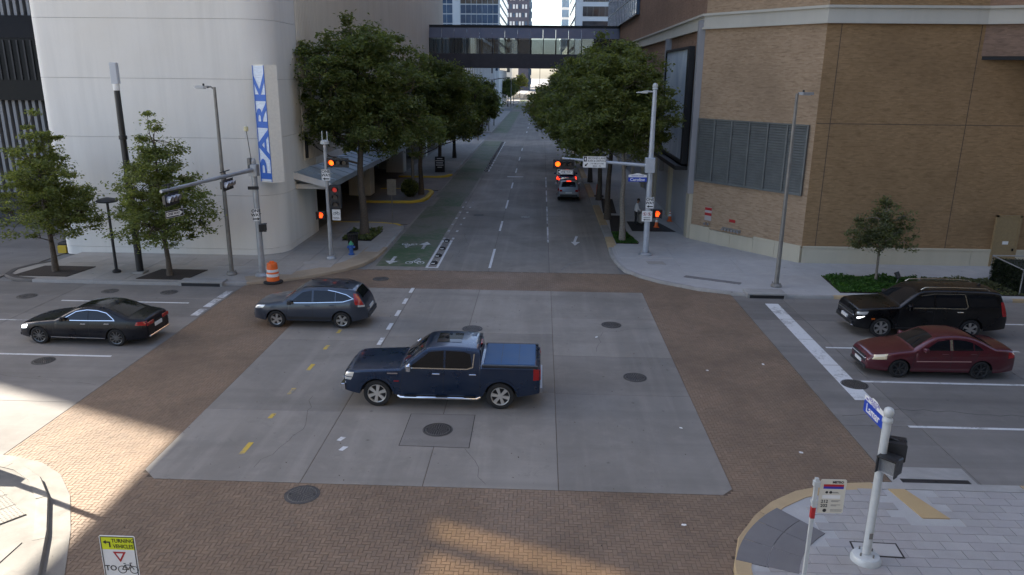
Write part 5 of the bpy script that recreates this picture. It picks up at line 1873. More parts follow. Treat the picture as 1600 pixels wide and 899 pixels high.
# ---- amber signal pole on the garage side
t = thing('signal_pole', 'grey signal pole with lit amber light and bicycle signal near the trash can', 'traffic signal', (-11.19, 39.0, ZW))
pole_base(t, .11, m_galv)
add('pole', MB().lathe([(.11, .1), (.09, 6.1)], 14), m_galv, t, smooth=40)
add('pole_cap', MB().lathe([(.1, 6.05), (.22, 6.1), (.22, 6.25), (.08, 6.3), (.001, 6.32)], 14), m_wpole, t, smooth=40)
for dx in (-.12, .14):
    add('antenna', MB().cyl((dx, 0, 6.2), (dx, 0, 6.75), .025, n=8), m_wpole, t)
signal_head(t, 3, (.16, -.1, 5.15), (1, 0, 0), (.05, -1, 0), 0, m_amber)
add('bracket', MB().tube([(0, 0, 5.45), (1.2, 0, 5.45)], .02, 6).tube([(0, 0, 4.9), (.3, 0, 4.9)], .02, 6), m_blackp, t)
oneway_tall(t, (.0, -.14, 4.5), (1, 0, 0))
bs = add('bicycle_signal', MB().bbox(.12, .72, -.1, .12, 2.75, 3.98, .03), m_blackp, t)
for k in range(3):
    cz = 3.74 - k * .39
    add('lens', MB().cyl((.42, -.1, cz), (.42, -.125, cz), .13, n=16), m_redl if k == 0 else m_lens, bs, smooth=40)
    rows = []
    for q in range(11):
        an = math.radians(-20 + 220 * q / 10)
        rows.append([(.42 + .15 * math.cos(an), -.1, cz + .15 * math.sin(an)), (.42 + .15 * math.cos(an), -.1 - .2 * (.7 + .3 * math.sin(an)), cz + .15 * math.sin(an))])
    mb = MB(); mb.grid(rows)
    add('visor', mb, m_blackp, bs, smooth=60)
p, M = plate(t, (.42, -.06, 2.4), (1, 0, 0), .46, .6, m_signw, 'bicycle_signal_sign', border=(.01, m_ink))
lettering('SIGNAL', .1, m_ink, p, M @ Matrix.Translation((0, -.17, .006)), .002)
mb = MB()
for wx in (-.1, .1):
    o_ = [(wx + .075 * math.cos(2 * PI * k / 14), .06 + .075 * math.sin(2 * PI * k / 14)) for k in range(15)]
    i_ = [(wx + .055 * math.cos(2 * PI * k / 14), .06 + .055 * math.sin(2 * PI * k / 14)) for k in range(15)]
    mb.grid([[M @ Vector((a[0], a[1], .007)), M @ Vector((b[0], b[1], .007))] for a, b in zip(o_, i_)])
for a, b in (((-.1, .06), (-.04, .15)), ((-.04, .15), (.07, .15)), ((.07, .15), (.1, .06)), ((-.04, .15), (.01, .06)), ((.01, .06), (.07, .15)), ((.07, .15), (.06, .2))):
    d_ = (Vector(b) - Vector(a)).normalized() * .009
    mb.poly([M @ Vector((a[0] - d_.y, a[1] + d_.x, .007)), M @ Vector((a[0] + d_.y, a[1] - d_.x, .007)), M @ Vector((b[0] + d_.y, b[1] - d_.x, .007)), M @ Vector((b[0] - d_.y, b[1] + d_.x, .007))])
add('bicycle_symbol', mb, m_ink, p)
ped_head(t, (-.42, -.05, 2.35), (1, 0, 0), (.15, -1, 0))
add('bracket', MB().tube([(0, 0, 2.35), (-.3, 0, 2.35)], .025, 6), m_blackp, t)

# ---- mast arm on the right
t = thing('signal_mast', 'pale grey signal mast with arm sign, lamp and Caroline plate on the right corner', 'traffic signal', (5.97, 41.25, ZW))
pole_base(t, .17, m_galv)
m_pale = plain('pale grey mast', (0.42, 0.45, 0.49), 0.45, 0.35, var=0.1, vscale=3)
add('pole', MB().lathe([(.165, .1), (.15, 4), (.115, 9.0)], 18), m_pale, t, smooth=40)
add('finial', MB().lathe([(.12, 8.95), (.16, 9.0), (.12, 9.05), (.15, 9.15), (.12, 9.25), (.001, 9.3)], 14), m_wpole, t, smooth=40)
add('lamp_arm', MB().tube([(0, 0, 8.85), (-.4, 0, 8.85)], .045, 8), m_wpole, t, smooth=40)
add('lamp_head', MB().prism([(-.35, 8.92), (-.95, 8.82), (-.98, 8.78), (-.4, 8.76)], -.16, .16, Matrix(((1, 0, 0, 0), (0, 0, 1, 0), (0, 1, 0, 0), (0, 0, 0, 1)))), m_wpole, t)
add('arm', MB().tube([(0, 0, 4.95), (-4.7, 0, 5.28)], [.1, .06], 12), m_pale, t, smooth=40)
add('arm_clamp', MB().bbox(-.3, .22, -.22, .22, 4.6, 5.4, .03), m_pale, t)
add('arm_cap', MB().lathe([(.001, -.06), (.09, -.05), (.09, .05), (.001, .06)], 12, (-4.75, 0, 5.28), 'x'), m_galv, t, smooth=40)
signal_head(t, 3, (-5.2, -.16, 5.0), (1, 0, 0), (0, -1, 0), 0, m_amber)
oneway_wide(t, (-4.62, -.22, 4.58), (1, 0, 0), left=True, w=.88, h=.28)
add('hanger', MB().box(-4.9, -4.86, -.16, -.1, 4.6, 5.3).box(-4.4, -4.36, -.16, -.1, 4.6, 5.3), m_blackp, t)
p, M = plate(t, (-3.05, -.14, 5.13), (1, 0, 0), 1.26, .62, m_signw, 'lane_sign', border=(.012, m_ink))
lettering('SECOND LANE', .15, m_inkg, p, M @ Matrix.Translation((.12, .2, .006)), .003, sx=.95)
lettering('BUSES & CARPOOLS', .13, m_inkg, p, M @ Matrix.Translation((.12, .06, .006)), .003, sx=.84)
lettering('7-9 AM & 4-6 PM', .11, m_inkg, p, M @ Matrix.Translation((.14, -.09, .006)), .002, sx=.9)
lettering('MON - FRI', .11, m_inkg, p, M @ Matrix.Translation((.14, -.22, .006)), .002, sx=.9)
flat(p, M, [(-.58, .02), (-.42, .02), (-.42, .28), (-.58, .28)], m_ink, 'symbol', .0065)
flat(p, M, [(-.5, .05), (-.46, .15), (-.5, .25), (-.54, .15)], m_signw, 'diamond', .008)
flat(p, M @ Matrix.Translation((-.45, -.16, 0)) @ Matrix.Rotation(math.radians(45), 4, 'Z'), arrow_pts(.24, .05, .15, .12, True), m_ink, 'arrow', .0065)
nm = plate(t, (-.68, -.14, 4.22), (1, 0, 0), 1.0, .24, m_signb, 'street_name_plate')
lettering('Caroline', .23, m_signw, nm[0], nm[1] @ Matrix.Translation((0, -.01, .006)), .004)
add('name_topper', MB().prism([(-1.18, 4.345), (-.18, 4.345), (-.18, 4.47), (-.42, 4.5), (-.6, 4.56), (-.76, 4.56), (-.94, 4.5), (-1.18, 4.47)], .136, .144, Matrix(((1, 0, 0, 0), (0, 0, -1, 0), (0, 1, 0, 0), (0, 0, 0, 1)))), m_signw, t)
lettering('HOUSTON CENTER', .075, m_purple, t, face_M((-.68, -.146, 4.42), (1, 0, 0), (0, 0, 1)), .001)
oneway_tall(t, (.06, -.19, 2.95), (1, 0, 0), w=.46, h=.62)
p, M = plate(t, (-.06, -.2, 2.22), (1, 0, 0), .56, .58, m_signw, 'no_turn_sign')
for k in (-1, 1):
    rg = [[M @ Vector((k * .135 + r_ * math.cos(2 * PI * q / 18), .12 + r_ * math.sin(2 * PI * q / 18), .006)) for r_ in (.1, .082)] for q in range(19)]
    mb = MB(); mb.grid(rg)
    add('red_ring', mb, m_red, p)
    flat(p, M @ Matrix.Translation((k * .135, .12, 0)) @ Matrix.Rotation(math.radians(-45), 4, 'Z'), [(-.09, -.01), (.09, -.01), (.09, .01), (-.09, .01)], m_red, 'slash', .0065)
    flat(p, M, [(k * .135 - .015, .06), (k * .135 + .015, .06), (k * .135 + .015, .18), (k * .135 - .015, .18)], m_ink, 'symbol', .0055)
flat(p, M, [(-.18, -.1), (.18, -.1), (.18, -.07), (-.18, -.07)], m_ink, 'text_line')
flat(p, M @ Matrix.Translation((0, -.2, 0)), arrow_pts(.4, .04, .11, .09, True), m_ink, 'arrow')
ped_head(t, (.52, -.08, 2.32), (1, 0, 0), (-.1, -1, 0), s=.46)
add('bracket', MB().tube([(0, 0, 2.32), (.35, 0, 2.32)], .025, 6), m_blackp, t)
t = thing('handhole_cover', 'square tan utility cover in front of the right signal mast', 'utility cover', (6.3, 39.4, ZW + .004))
add('frame', MB().prism([(-.42, -.32), (.5, -.32), (.42, .32), (-.5, .32)], -.02, .002), m_curbg, t)
add('lid', MB().prism([(-.36, -.27), (.44, -.27), (.37, .27), (-.44, .27)], -.02, .006), m_walkL, t)
t = thing('tactile_strip', 'dark grey tactile strip in the pale right corner pavement', 'tactile paving', (8.2, 36.1, ZW))
for k in range(4):
    q = Vector((-.95 + k * .62, .42 - k * .3))
    mb = MB().prism([(q.x, q.y), (q.x + .6, q.y - .29), (q.x + .78, q.y - .0), (q.x + .18, q.y + .29)], -.02, .008)
    add('mat', mb, m_paverd, t)

# ---- foreground pole, right
t = thing('signal_pole', 'white round pole with Lamar plate and walk signals on the near right corner', 'traffic signal', (6.9, 13.72, ZW))
add('base', MB().lathe([(.3, -.02), (.3, .06), (.26, .13), (.16, .16), (.09, .17)], 24), m_wpole, t, smooth=40)
for k in range(4):
    a = k * PI / 2 + .5
    add('bolt', MB().cyl((.17 * math.cos(a), .17 * math.sin(a), .1), (.17 * math.cos(a), .17 * math.sin(a), .22), .018, n=6), m_galvd, t)
add('pole', MB().lathe([(.085, .1), (.08, 3.2)], 20), m_wpole, t, smooth=40)
add('pole_cap', MB().lathe([(.08, 3.12), (.1, 3.14), (.1, 3.2), (.085, 3.22), (.05, 3.24), (.085, 3.28), (.1, 3.34), (.085, 3.41), (.05, 3.44), (.001, 3.45)], 20), m_wpole, t, smooth=60)
add('hand_hole', MB().box(-.035, .035, -.092, -.078, .55, .68), m_galvd, t)
nm = plate(t, (-.04, .53, 3.06), (0, -1, 0), .9, .26, m_signb, 'street_name_plate')
lettering('Lamar', .25, m_signw, nm[0], nm[1] @ Matrix.Translation((-.02, -.01, .006)), .005)
M = nm[1]
add('name_topper', MB().prism([(-.45, .135), (.45, .135), (.45, .22), (.2, .25), (.1, .3), (-.1, .3), (-.2, .25), (-.45, .22)], -.004, .004, M), m_signw, nm[0])
lettering('HOUSTON', .1, m_purple, nm[0], M @ Matrix.Translation((0, .23, .006)), .001)
lettering('CENTER', .07, m_purple, nm[0], M @ Matrix.Translation((0, .165, .006)), .001)
lettering('1300', .06, m_purple, nm[0], M @ Matrix.Translation((-.33, .18, .006)), .001)
ped_head(t, (.06, -.2, 2.3), (.66, -.75, 0), (-.75, -.66, 0), lit=False, s=.36)
ped_head(t, (.32, .18, 2.48), (-.9, .3, 0), (.3, .9, 0), lit=False, s=.38)
add('bracket', MB().tube([(0, 0, 2.65), (.2, .2, 2.7), (.34, .1, 2.68)], .025, 6).tube([(0, 0, 2.1), (.08, .2, 2.08)], .02, 6), m_blackp, t)
t = thing('utility_cover', 'pale rectangular utility cover behind the near white pole', 'utility cover', (7.3, 14.05, ZW + .006))
add('lid', MB().prism([(-.5, -.16), (.42, -.2), (.46, .24), (-.45, .27)], -.01, .006), m_walkR, t)
add('frame', MB().prism([(-.54, -.19), (.46, -.24), (.5, .28), (-.48, .31)], -.01, .003), m_joint, t)

# ---- bus stop
t = thing('bus_stop_sign', 'white bus stop sign with routes 212 and 202 on a white post', 'bus sign', (5.02, 12.1, ZW))
add('post', MB().box(-.03, .03, -.03, .03, -.1, 2.78), m_wpole, t)
add('red_sleeve', MB().box(-.036, .036, -.036, .036, 1.98, 2.2), m_red, t)
add('bracket', MB().box(-.05, .06, -.045, .045, 2.62, 2.72).box(-.05, .06, -.045, .045, 2.28, 2.34), m_wpole, t)
p, M = plate(t, (.3, 0, 2.42), (1, .02, .0), .46, .68, plain('cream sign face', (0.6, 0.57, 0.48), 0.45), 'sign_board')
flat(p, M, [(-.17, .2), (.19, .2), (.19, .245), (-.17, .245)], m_red, 'red_stripe')
flat(p, M, [(-.17, .155), (.19, .155), (.19, .2), (-.17, .2)], m_purple, 'blue_stripe')
lettering('METRO', .06, m_ink, p, M @ Matrix.Translation((.08, .285, .006)), .003)
flat(p, M, [(-.17, -.04), (.15, -.04), (.15, .03), (-.17, .03)], m_signw, 'white_band')
lettering('212', .085, m_ink, p, M @ Matrix.Translation((-.12, -.1, .006)), .002)
lettering('202', .085, m_ink, p, M @ Matrix.Translation((-.12, -.185, .006)), .002)
for k, (yy, w_) in enumerate(((-.085, .16), (-.105, .13), (-.17, .17), (-.19, .1), (.07, .12), (.085, .1), (-.27, .22), (-.295, .2))):
    flat(p, M, [(0, yy), (w_, yy), (w_, yy + .009), (0, yy + .009)], m_inkg, 'text_line')
for cx_, rr_ in ((-.1, .028), (-.03, .03)):
    flat(p, M @ Matrix.Translation((cx_, .085, 0)), [(rr_ * math.cos(2 * PI * q / 6), rr_ * math.sin(2 * PI * q / 6)) for q in range(6)], m_ink, 'symbol')
flat(p, M @ Matrix.Translation((-.1, -.28, 0)), [(.035 * math.cos(2 * PI * q / 12), .035 * math.sin(2 * PI * q / 12)) for q in range(12)], m_ink, 'symbol')

# ---- yield-to-bikes sign, near left
t = thing('turning_vehicles_sign', 'lime and white turning vehicles yield sign on the near left', 'traffic sign', (-6.85, 10.5, .0))
add('post', MB().box(-.03, .03, .012, .07, -.02, 2.3), m_galv, t)
p, M = plate(t, (0, 0, 1.98), (1, .0, 0), .6, .84, m_signw, 'plate')
flat(p, M, [(-.285, .16), (.285, .16), (.285, .405), (-.285, .405)], m_lime, 'lime_panel', .0055)
mb = MB()
for (x0, x1, y0, y1) in ((-.285, .285, .39, .405), (-.285, -.27, -.405, .39), (.27, .285, -.405, .39), (-.285, .285, -.42, -.405)):
    mb.poly([M @ Vector((x0, y0, .0075)), M @ Vector((x1, y0, .0075)), M @ Vector((x1, y1, .0075)), M @ Vector((x0, y1, .0075))])
add('border', mb, m_ink, p)
lettering('TURNING', .1, m_ink, p, M @ Matrix.Translation((.09, .325, .008)), .001, sx=.85)
lettering('VEHICLES', .1, m_ink, p, M @ Matrix.Translation((.09, .22, .008)), .001, sx=.8)
flat(p, M, [(-.145, .2), (-.12, .2), (-.12, .31), (-.19, .31), (-.19, .335), (-.25, .298), (-.19, .26), (-.19, .285), (-.145, .285)], m_ink, 'arrow', .008)
flat(p, M, [(-.1, .12), (.12, .12), (.01, -.08)], m_red, 'yield_triangle', .0085)
flat(p, M, [(-.05, .09), (.07, .09), (.01, -.02)], m_signw, 'yield_centre', .0095)
lettering('TO', .14, m_ink, p, M @ Matrix.Translation((-.17, -.2, .008)), .002)
mb = MB()
for wx in (.02, .22):
    o_ = [(wx + .075 * math.cos(2 * PI * k / 18), -.22 + .075 * math.sin(2 * PI * k / 18)) for k in range(19)]
    i_ = [(wx + .062 * math.cos(2 * PI * k / 18), -.22 + .062 * math.sin(2 * PI * k / 18)) for k in range(19)]
    mb.grid([[M @ Vector((a[0], a[1], .008)), M @ Vector((b[0], b[1], .008))] for a, b in zip(o_, i_)])
for a, b in (((.02, -.22), (.07, -.13)), ((.07, -.13), (.17, -.13)), ((.17, -.13), (.22, -.22)), ((.07, -.13), (.12, -.22)), ((.12, -.22), (.17, -.13)), ((.02, -.22), (.12, -.22)), ((.05, -.1), (.09, -.1)), ((.17, -.13), (.16, -.09)), ((.16, -.09), (.2, -.09))):
    d_ = (Vector(b) - Vector(a)).normalized() * .007
    mb.poly([M @ Vector((a[0] - d_.y, a[1] + d_.x, .008)), M @ Vector((a[0] + d_.y, a[1] - d_.x, .008)), M @ Vector((b[0] + d_.y, b[1] - d_.x, .008)), M @ Vector((b[0] - d_.y, b[1] + d_.x, .008))])
add('bicycle_symbol', mb, m_ink, p)

# ---- barrel, cones, can, hydrant
t = thing('traffic_barrel', 'orange and white traffic barrel on black base at the left corner', 'barrel', (-12.78, 34.45, .02))
add('base', MB().lathe([(.46, 0), (.46, .06), (.4, .1), (.28, .11)], 20), m_rubber, t, smooth=40)
prof = [(.3, .1), (.295, .28), (.29, .3), (.285, .48), (.27, .5), (.26, .68), (.255, .7), (.245, .85), (.24, .88), (.22, .97), (.001, .98)]
add('drum', MB().lathe(prof, 22), m_orange, t, smooth=40)
for z0, z1, r0, r1 in ((.32, .46, .293, .289), (.55, .67, .272, .266)):
    add('white_band', MB().lathe([(r0, z0), (r1, z1)], 22), m_refl, t, smooth=40)
add('handle', MB().box(-.1, .1, -.02, .02, .98, 1.06), m_orange, t)


def cone(x, y, label, h=.72):
    t = thing('traffic_cone', label, 'traffic cone', (x, y, ZW))
    add('base', MB().bbox(-.18, .18, -.18, .18, 0, .04, .02), m_orange, t)
    add('body', MB().lathe([(.14, .04), (.04, h), (.001, h + .01)], 14), m_orange, t, smooth=40)
    f = lambda z: .14 - .1 * (z - .04) / (h - .04) + .004
    add('white_band', MB().lathe([(f(h * .5), h * .5), (f(h * .72), h * .72)], 14), m_refl, t, smooth=40)
    add('white_band', MB().lathe([(f(h * .8), h * .8), (f(h * .92), h * .92)], 14), m_refl, t, smooth=40)


cone(7.75, 49.3, 'orange cone on the dark patch, left of the other cone')
cone(9.0, 51.6, 'orange cone standing against the building wall')
t = thing('channelizer', 'stack of orange and white channelizer bands beside the parked cars', 'barrier', (4.9, 62.3, ZW))
add('base', MB().lathe([(.4, 0), (.4, .06), (.26, .08)], 16), m_rubber, t)
add('drum', MB().lathe([(.26, .06), (.22, 1.0), (.001, 1.02)], 16), m_orange, t, smooth=40)
for z in (.3, .6, .85):
    add('white_band', MB().lathe([(.256 - .04 * z, z), (.256 - .04 * (z + .12), z + .12)], 16), m_refl, t, smooth=40)
t = thing('litter_bin', 'black slatted litter bin behind the blue hydrant', 'litter bin', (-10.5, 41.1, ZW))
add('liner', MB().lathe([(.24, .02), (.26, .85)], 16), m_black, t, smooth=40)
for k in range(18):
    a = 2 * PI * k / 18
    add('slat', MB().tube([(.26 * math.cos(a), .26 * math.sin(a), .04), (.27 * math.cos(a), .27 * math.sin(a), .7), (.31 * math.cos(a), .31 * math.sin(a), .95)], .018, 5), m_blackp, t)
add('rim', MB().lathe([(.28, .92), (.33, .93), (.33, .99), (.28, 1.0)], 18), m_blackp, t, smooth=40)
t = thing('fire_hydrant', 'blue fire hydrant with green cap on the left corner', 'hydrant', (-10.34, 40.0, ZW))
m_hy = plain('hydrant blue', (0.03, 0.11, 0.36), 0.4, coat=.3, var=.1)
add('barrel', MB().lathe([(.17, 0), (.17, .05), (.11, .07), (.11, .5), (.15, .52), (.15, .56)], 16), m_hy, t, smooth=40)
add('cap', MB().lathe([(.15, .56), (.12, .64), (.06, .7), (.04, .76), (.001, .77)], 14), plain('hydrant green', (0.05, 0.28, 0.14), .4), t, smooth=40)
for s in (-1, 1):
    add('side_nozzle', MB().cyl((s * .1, 0, .42), (s * .21, 0, .42), .06, n=10), m_hy, t, smooth=40)
add('front_nozzle', MB().cyl((0, -.09, .36), (0, -.22, .36), .085, n=12), m_hy, t, smooth=40)
t = thing('utility_cover', 'grey oval utility cover in front of the amber signal pole', 'utility cover', (-12.0, 38.0, ZW))
add('lid', MB().lathe([(.4, -.01), (.4, .006), (.001, .008)], 20), m_curbg, t)

# ---- grey back of a sign on the yellow curb, planter urn pole, board
t = thing('sign_back', 'small grey sign seen from behind on a thin post by the yellow kerb', 'traffic sign', (-9.8, 49.1, ZW))
add('post', MB().cyl((0, 0, 0), (0, 0, 3.0), .03, n=8), m_galvd, t)
add('plate', MB().bbox(-.3, .3, -.01, .01, 1.95, 2.95, .004).box(-.28, .28, -.02, -.012, 1.9, 2.3), m_galvd, t)
t = thing('lamp_post', 'grey lamp post rising from a dark shrub on the yellow island', 'lamp post', (-10.4, 61.0, ZW))
add('pole', MB().cyl((0, 0, 0), (0, 0, 7), .14, .1, 12), m_galvd, t, smooth=40)
add('lamp_head', MB().bbox(-.15, .7, -.12, .12, 6.95, 7.1, .02), m_galvd, t)
rs_ = np.random.RandomState(9)
t = thing('shrub', 'dark round shrub at the foot of the island lamp post', 'shrub', (-10.6, 60.6, ZW))
v = rs_.normal(0, 1, (2600, 3)); v /= np.linalg.norm(v, axis=1)[:, None]
add('leaves', leaf_mesh('leaves', v * (rs_.uniform(.5, 1, (2600, 1))) * np.array([.75, .7, .75]) + np.array([0, 0, .75]), .08, rs_), m_leafd, t, kind='stuff')
add('stem', MB().cyl((0, 0, 0), (0, 0, .9), .05, n=6), m_bark, t)
t = thing('notice_board', 'black sandwich board with white lettering under the left trees', 'sign board', (-10.3, 77.0, ZW))
add('board', MB().bbox(-.5, .5, -.06, .06, .08, 1.55, .02), m_black, t)
add('foot', MB().box(-.5, .5, -.25, .25, 0, .08), m_black, t)
for k, w_ in enumerate((.3, .42, .36, .4, .25)):
    add('white_line', MB().box(-w_, w_ * .9, -.068, -.06, 1.32 - k * .22, 1.4 - k * .22), m_signw, t)

# ---- black lane separators in the bike buffer
def separator(x, y, label=None, grp='black lane separators along the bike lane'):
    t = thing('lane_separator', label, 'lane separator', (x, y, .004), rnd.uniform(-.1, .1), grp)
    add('hump', MB().lathe([(.2, 0), (.2, .02), (.16, .09), (.08, .12), (.001, .125)], 14), m_rubber, t, smooth=50)
    for s in (-1, 1):
        add('reflector', MB().box(-.09, .09, s * .16 - .02, s * .16 + .02, .05, .085), m_refl, t)
    t.scale = (.95, 1.9, 1)


for k, y in enumerate((38.9, 40.6, 42.4, 44.5)):
    separator(-5.6, y, 'black rubber separator in the white buffer, %s from the brick crosswalk' % ('first', 'second', 'third', 'fourth')[k])
for k in range(16):
    separator(-5.75, 79.5 + k * 2.3, 'black rubber separator in the far row beside the green lane, %s from the near end' % ('first second third fourth fifth sixth seventh eighth ninth tenth eleventh twelfth thirteenth fourteenth fifteenth sixteenth'.split()[k]))

# ---- far signals and lamps
for k, (x, y, s) in enumerate(((-9.6, 116, 'left'), (4.9, 116.5, 'right'))):
    t = thing('signal_pole', 'distant signal pole before the next crossing, %s side' % s, 'traffic signal', (x, y, ZW))
    add('pole', MB().cyl((0, 0, 0), (0, 0, 6.5), .13, .1, 10), m_galvd, t)
for k, (x, y) in enumerate(((-0.3, 96.0), (2.4, 96.5))):
    t = thing('hanging_signal', 'distant lit orange signal under the right trees, %s' % ('left one', 'right one')[k], 'traffic signal', (x, y, 4.3))
    add('head', MB().bbox(-.18, .18, -.12, .12, 0, 1.0, .02), m_blackp, t)
    add('lens', MB().cyl((0, -.12, .8), (0, -.15, .8), .2, n=12), m_hand, t)
    add('rod', MB().cyl((0, 0, 1.0), (0, 0, 6.4), .03, n=6), m_blackp, t)
for k, (x, y, lb) in enumerate(((-9.4, 137, 'first'), (-9.4, 152, 'second'), (-9.4, 236, 'third'), (-9.4, 256, 'fourth'))):
    t = thing('street_lamp', 'distant grey street lamp on the left past the skybridge, %s one' % lb, 'street lamp', (x, y, .1))
    add('pole', MB().cyl((0, 0, 0), (0, 0, 9), .12, .08, 8), m_galvd, t)
    add('arm', MB().tube([(0, 0, 8.8), (1.8, 0, 9.1)], .05, 6), m_galvd, t)
    add('lamp_head', MB().box(1.6, 2.3, -.12, .12, 9.05, 9.18), m_galvd, t)
t = thing('parking_sign', 'dark blue sign board with white lines under the skybridge', 'sign', (-11.0, 133, 0.1))
add('post', MB().cyl((-1.2, 0, 0), (-1.2, 0, 4), .08, n=8).cyl((1.2, 0, 0), (1.2, 0, 4), .08, n=8), m_galvd, t)
add('board', MB().bbox(-2.2, 2.2, -.15, .15, 3.6, 6.2, .03), plain('navy board', (0.01, 0.015, 0.05), .5), t)
for k in range(4):
    add('white_line', MB().box(-1.8, 1.6 - .3 * (k % 2), -.17, -.15, 4.0 + k * .5, 4.15 + k * .5), m_signw, t)
t = thing('pavement_mat', 'dark mat under the worker on the right pavement', 'mat', (7.2, 49.6, ZW))
add('mat', MB().prism([(-1.2, -1.7), (1.6, -1.7), (.9, 1.6), (-1.2, 1.6)], 0, .012), m_black, t)
t = thing('utility_cart', 'low dark cart beside the worker behind the signal mast', 'cart', (7.0, 50.2, ZW + .012))
add('tub', MB().bbox(-.35, .35, -.3, .3, .15, .8, .06), m_galvd, t)
for a in (-.25, .25):
    for b in (-.25, .25):
        add('wheel', MB().cyl((a, b - .03, .09), (a, b + .03, .09), .09, n=10), m_rubber, t)
add('handle', MB().tube([(.35, -.25, .8), (.5, -.25, 1.0), (.5, .25, 1.0), (.35, .25, .8)], .02, 6), m_black, t)
# railing corner at the far right
t = thing('clipped_hedge', 'dark low clipped hedge with pale rail at the right edge behind the black SUV', 'hedge', (25.2, 35.6, ZW))
add('screen', MB().bbox(-2.8, 8, -1.2, 1.2, 0, 1.15, .05), plain('dark screen', (0.02, 0.025, 0.02), .8), t)
_rs = np.random.RandomState(4)
_P = np.stack([_rs.uniform(-2.85, 8.05, 9000), _rs.uniform(-1.25, 1.25, 9000), _rs.uniform(.1, 1.2, 9000)], 1)
_fc = _rs.randint(0, 3, 9000)
_P[_fc == 0, 1] = -1.22
_P[_fc == 1, 2] = 1.17
_P[_fc == 2, 0] = -2.82
add('hedge_leaves', leaf_mesh('hedge_leaves', _P + _rs.normal(0, .03, _P.shape), .05, _rs), leafmat('dark hedge leaves', (.015, .024, .012), (.022, .035, .016), (.035, .05, .022)), t, kind='stuff')
add('rail', MB().tube([(-2.85, 1.25, 0), (-2.85, 1.25, 1.3), (8, 1.25, 1.3)], .03, 6).tube([(-2.85, -1.25, 0), (-2.85, -1.25, 1.2), (-2.85, 1.25, 1.3)], .03, 6), m_galv, t)
t = thing('flood_light', 'small black spot light on a stake in the ground cover', 'light', (17.4, 35.9, ZW))
add('stake', MB().cyl((0, 0, 0), (.1, 0, .3), .025, n=6), m_galvd, t)
add('lamp', MB().cyl((.1, -.05, .3), (.0, .1, .58), .1, .12, 10), m_black, t)

# ---- the worker: one skinned body
def person(loc, rz):
    t = thing('person', 'person in white shirt and black trousers bending over a cart on the right pavement', 'person', loc, rz)
    V = [(0, 0, .92), (0, 0, 1.12), (0.03, 0, 1.34), (.07, 0, 1.46), (.1, 0, 1.53), (.13, 0, 1.62), (.15, 0, 1.7),
         (0, .09, .88), (.03, .1, .48), (0, .1, .08), (.1, .1, .03), (.2, .1, .025),
         (0, -.09, .88), (.02, -.1, .48), (-.02, -.1, .08), (.08, -.1, .03), (.18, -.1, .025),
         (.05, .18, 1.38), (.12, .23, 1.12), (.32, .18, .98), (.4, .16, .95),
         (.05, -.18, 1.38), (.12, -.23, 1.12), (.32, -.18, .98), (.4, -.16, .95)]
    E = [(0, 1), (1, 2), (2, 3), (3, 4), (4, 5), (5, 6), (0, 7), (7, 8), (8, 9), (9, 10), (10, 11), (0, 12), (12, 13), (13, 14), (14, 15), (15, 16), (2, 17), (17, 18), (18, 19), (19, 20), (2, 21), (21, 22), (22, 23), (23, 24)]
    Rr = [.15, .145, .16, .07, .06, .1, .085, .1, .07, .05, .045, .035, .1, .07, .05, .045, .035, .07, .05, .038, .035, .07, .05, .038, .035]
    me = bpy.data.meshes.new('body')
    me.from_pydata(V, E, [])
    o = bpy.data.objects.new('body', me)
    COL.objects.link(o)
    md = o.modifiers.new('skin', 'SKIN')
    for i, r in enumerate(Rr):
        me.skin_vertices[0].data[i].radius = (r, r * (1.15 if i in (1, 2) else 1))
    me.skin_vertices[0].data[0].use_root = True
    o.modifiers.new('sub', 'SUBSURF').levels = 1
    dg = bpy.context.evaluated_depsgraph_get()
    m2 = bpy.data.meshes.new_from_object(o.evaluated_get(dg))
    bpy.data.objects.remove(o)
    m2.materials.clear()
    for m in (plain('black trousers', (.012, .012, .014), .8), plain('white shirt', (.6, .6, .6), .8), plain('skin', (.24, .13, .08), .6), plain('black shoes', (.01, .01, .01), .5)):
        m2.materials.append(m)
    for p_ in m2.polygons:
        c = p_.center
        p_.material_index = 3 if c.z < .1 else 2 if (c.z > 1.49 or (c.x > .27 and c.z > .8 and c.z < 1.1)) else 1 if (c.z > .95 or (abs(c.y) > .17 and c.z > .9)) else 0
        p_.use_smooth = True
    b = bpy.data.objects.new('body', m2)
    COL.objects.link(b)
    b.parent = t
    add('hair', MB().lathe([(.1, 1.66), (.105, 1.7), (.09, 1.76), (.05, 1.79), (.001, 1.8)], 12, (.13, 0, 0)), plain('dark hair', (.015, .012, .01), .7), t, smooth=60)


person((6.45, 50.0, ZW), 0.1)

# ---- post just outside the left edge whose shadow crosses the ramp
t = thing('signal_pole', 'signal post beyond the left edge casting its shadow over the ramp', 'traffic signal', (-14.9, 16.7, ZW))
add('pole', MB().cyl((0, 0, 0), (0, 0, 4.2), .1, .08, 12), m_galv, t)
add('signal_box', MB().bbox(-.22, .22, -.2, .2, .9, 1.9, .03), m_blackp, t)
add('base', MB().lathe([(.24, 0), (.24, .06), (.12, .14)], 14), m_galv, t)

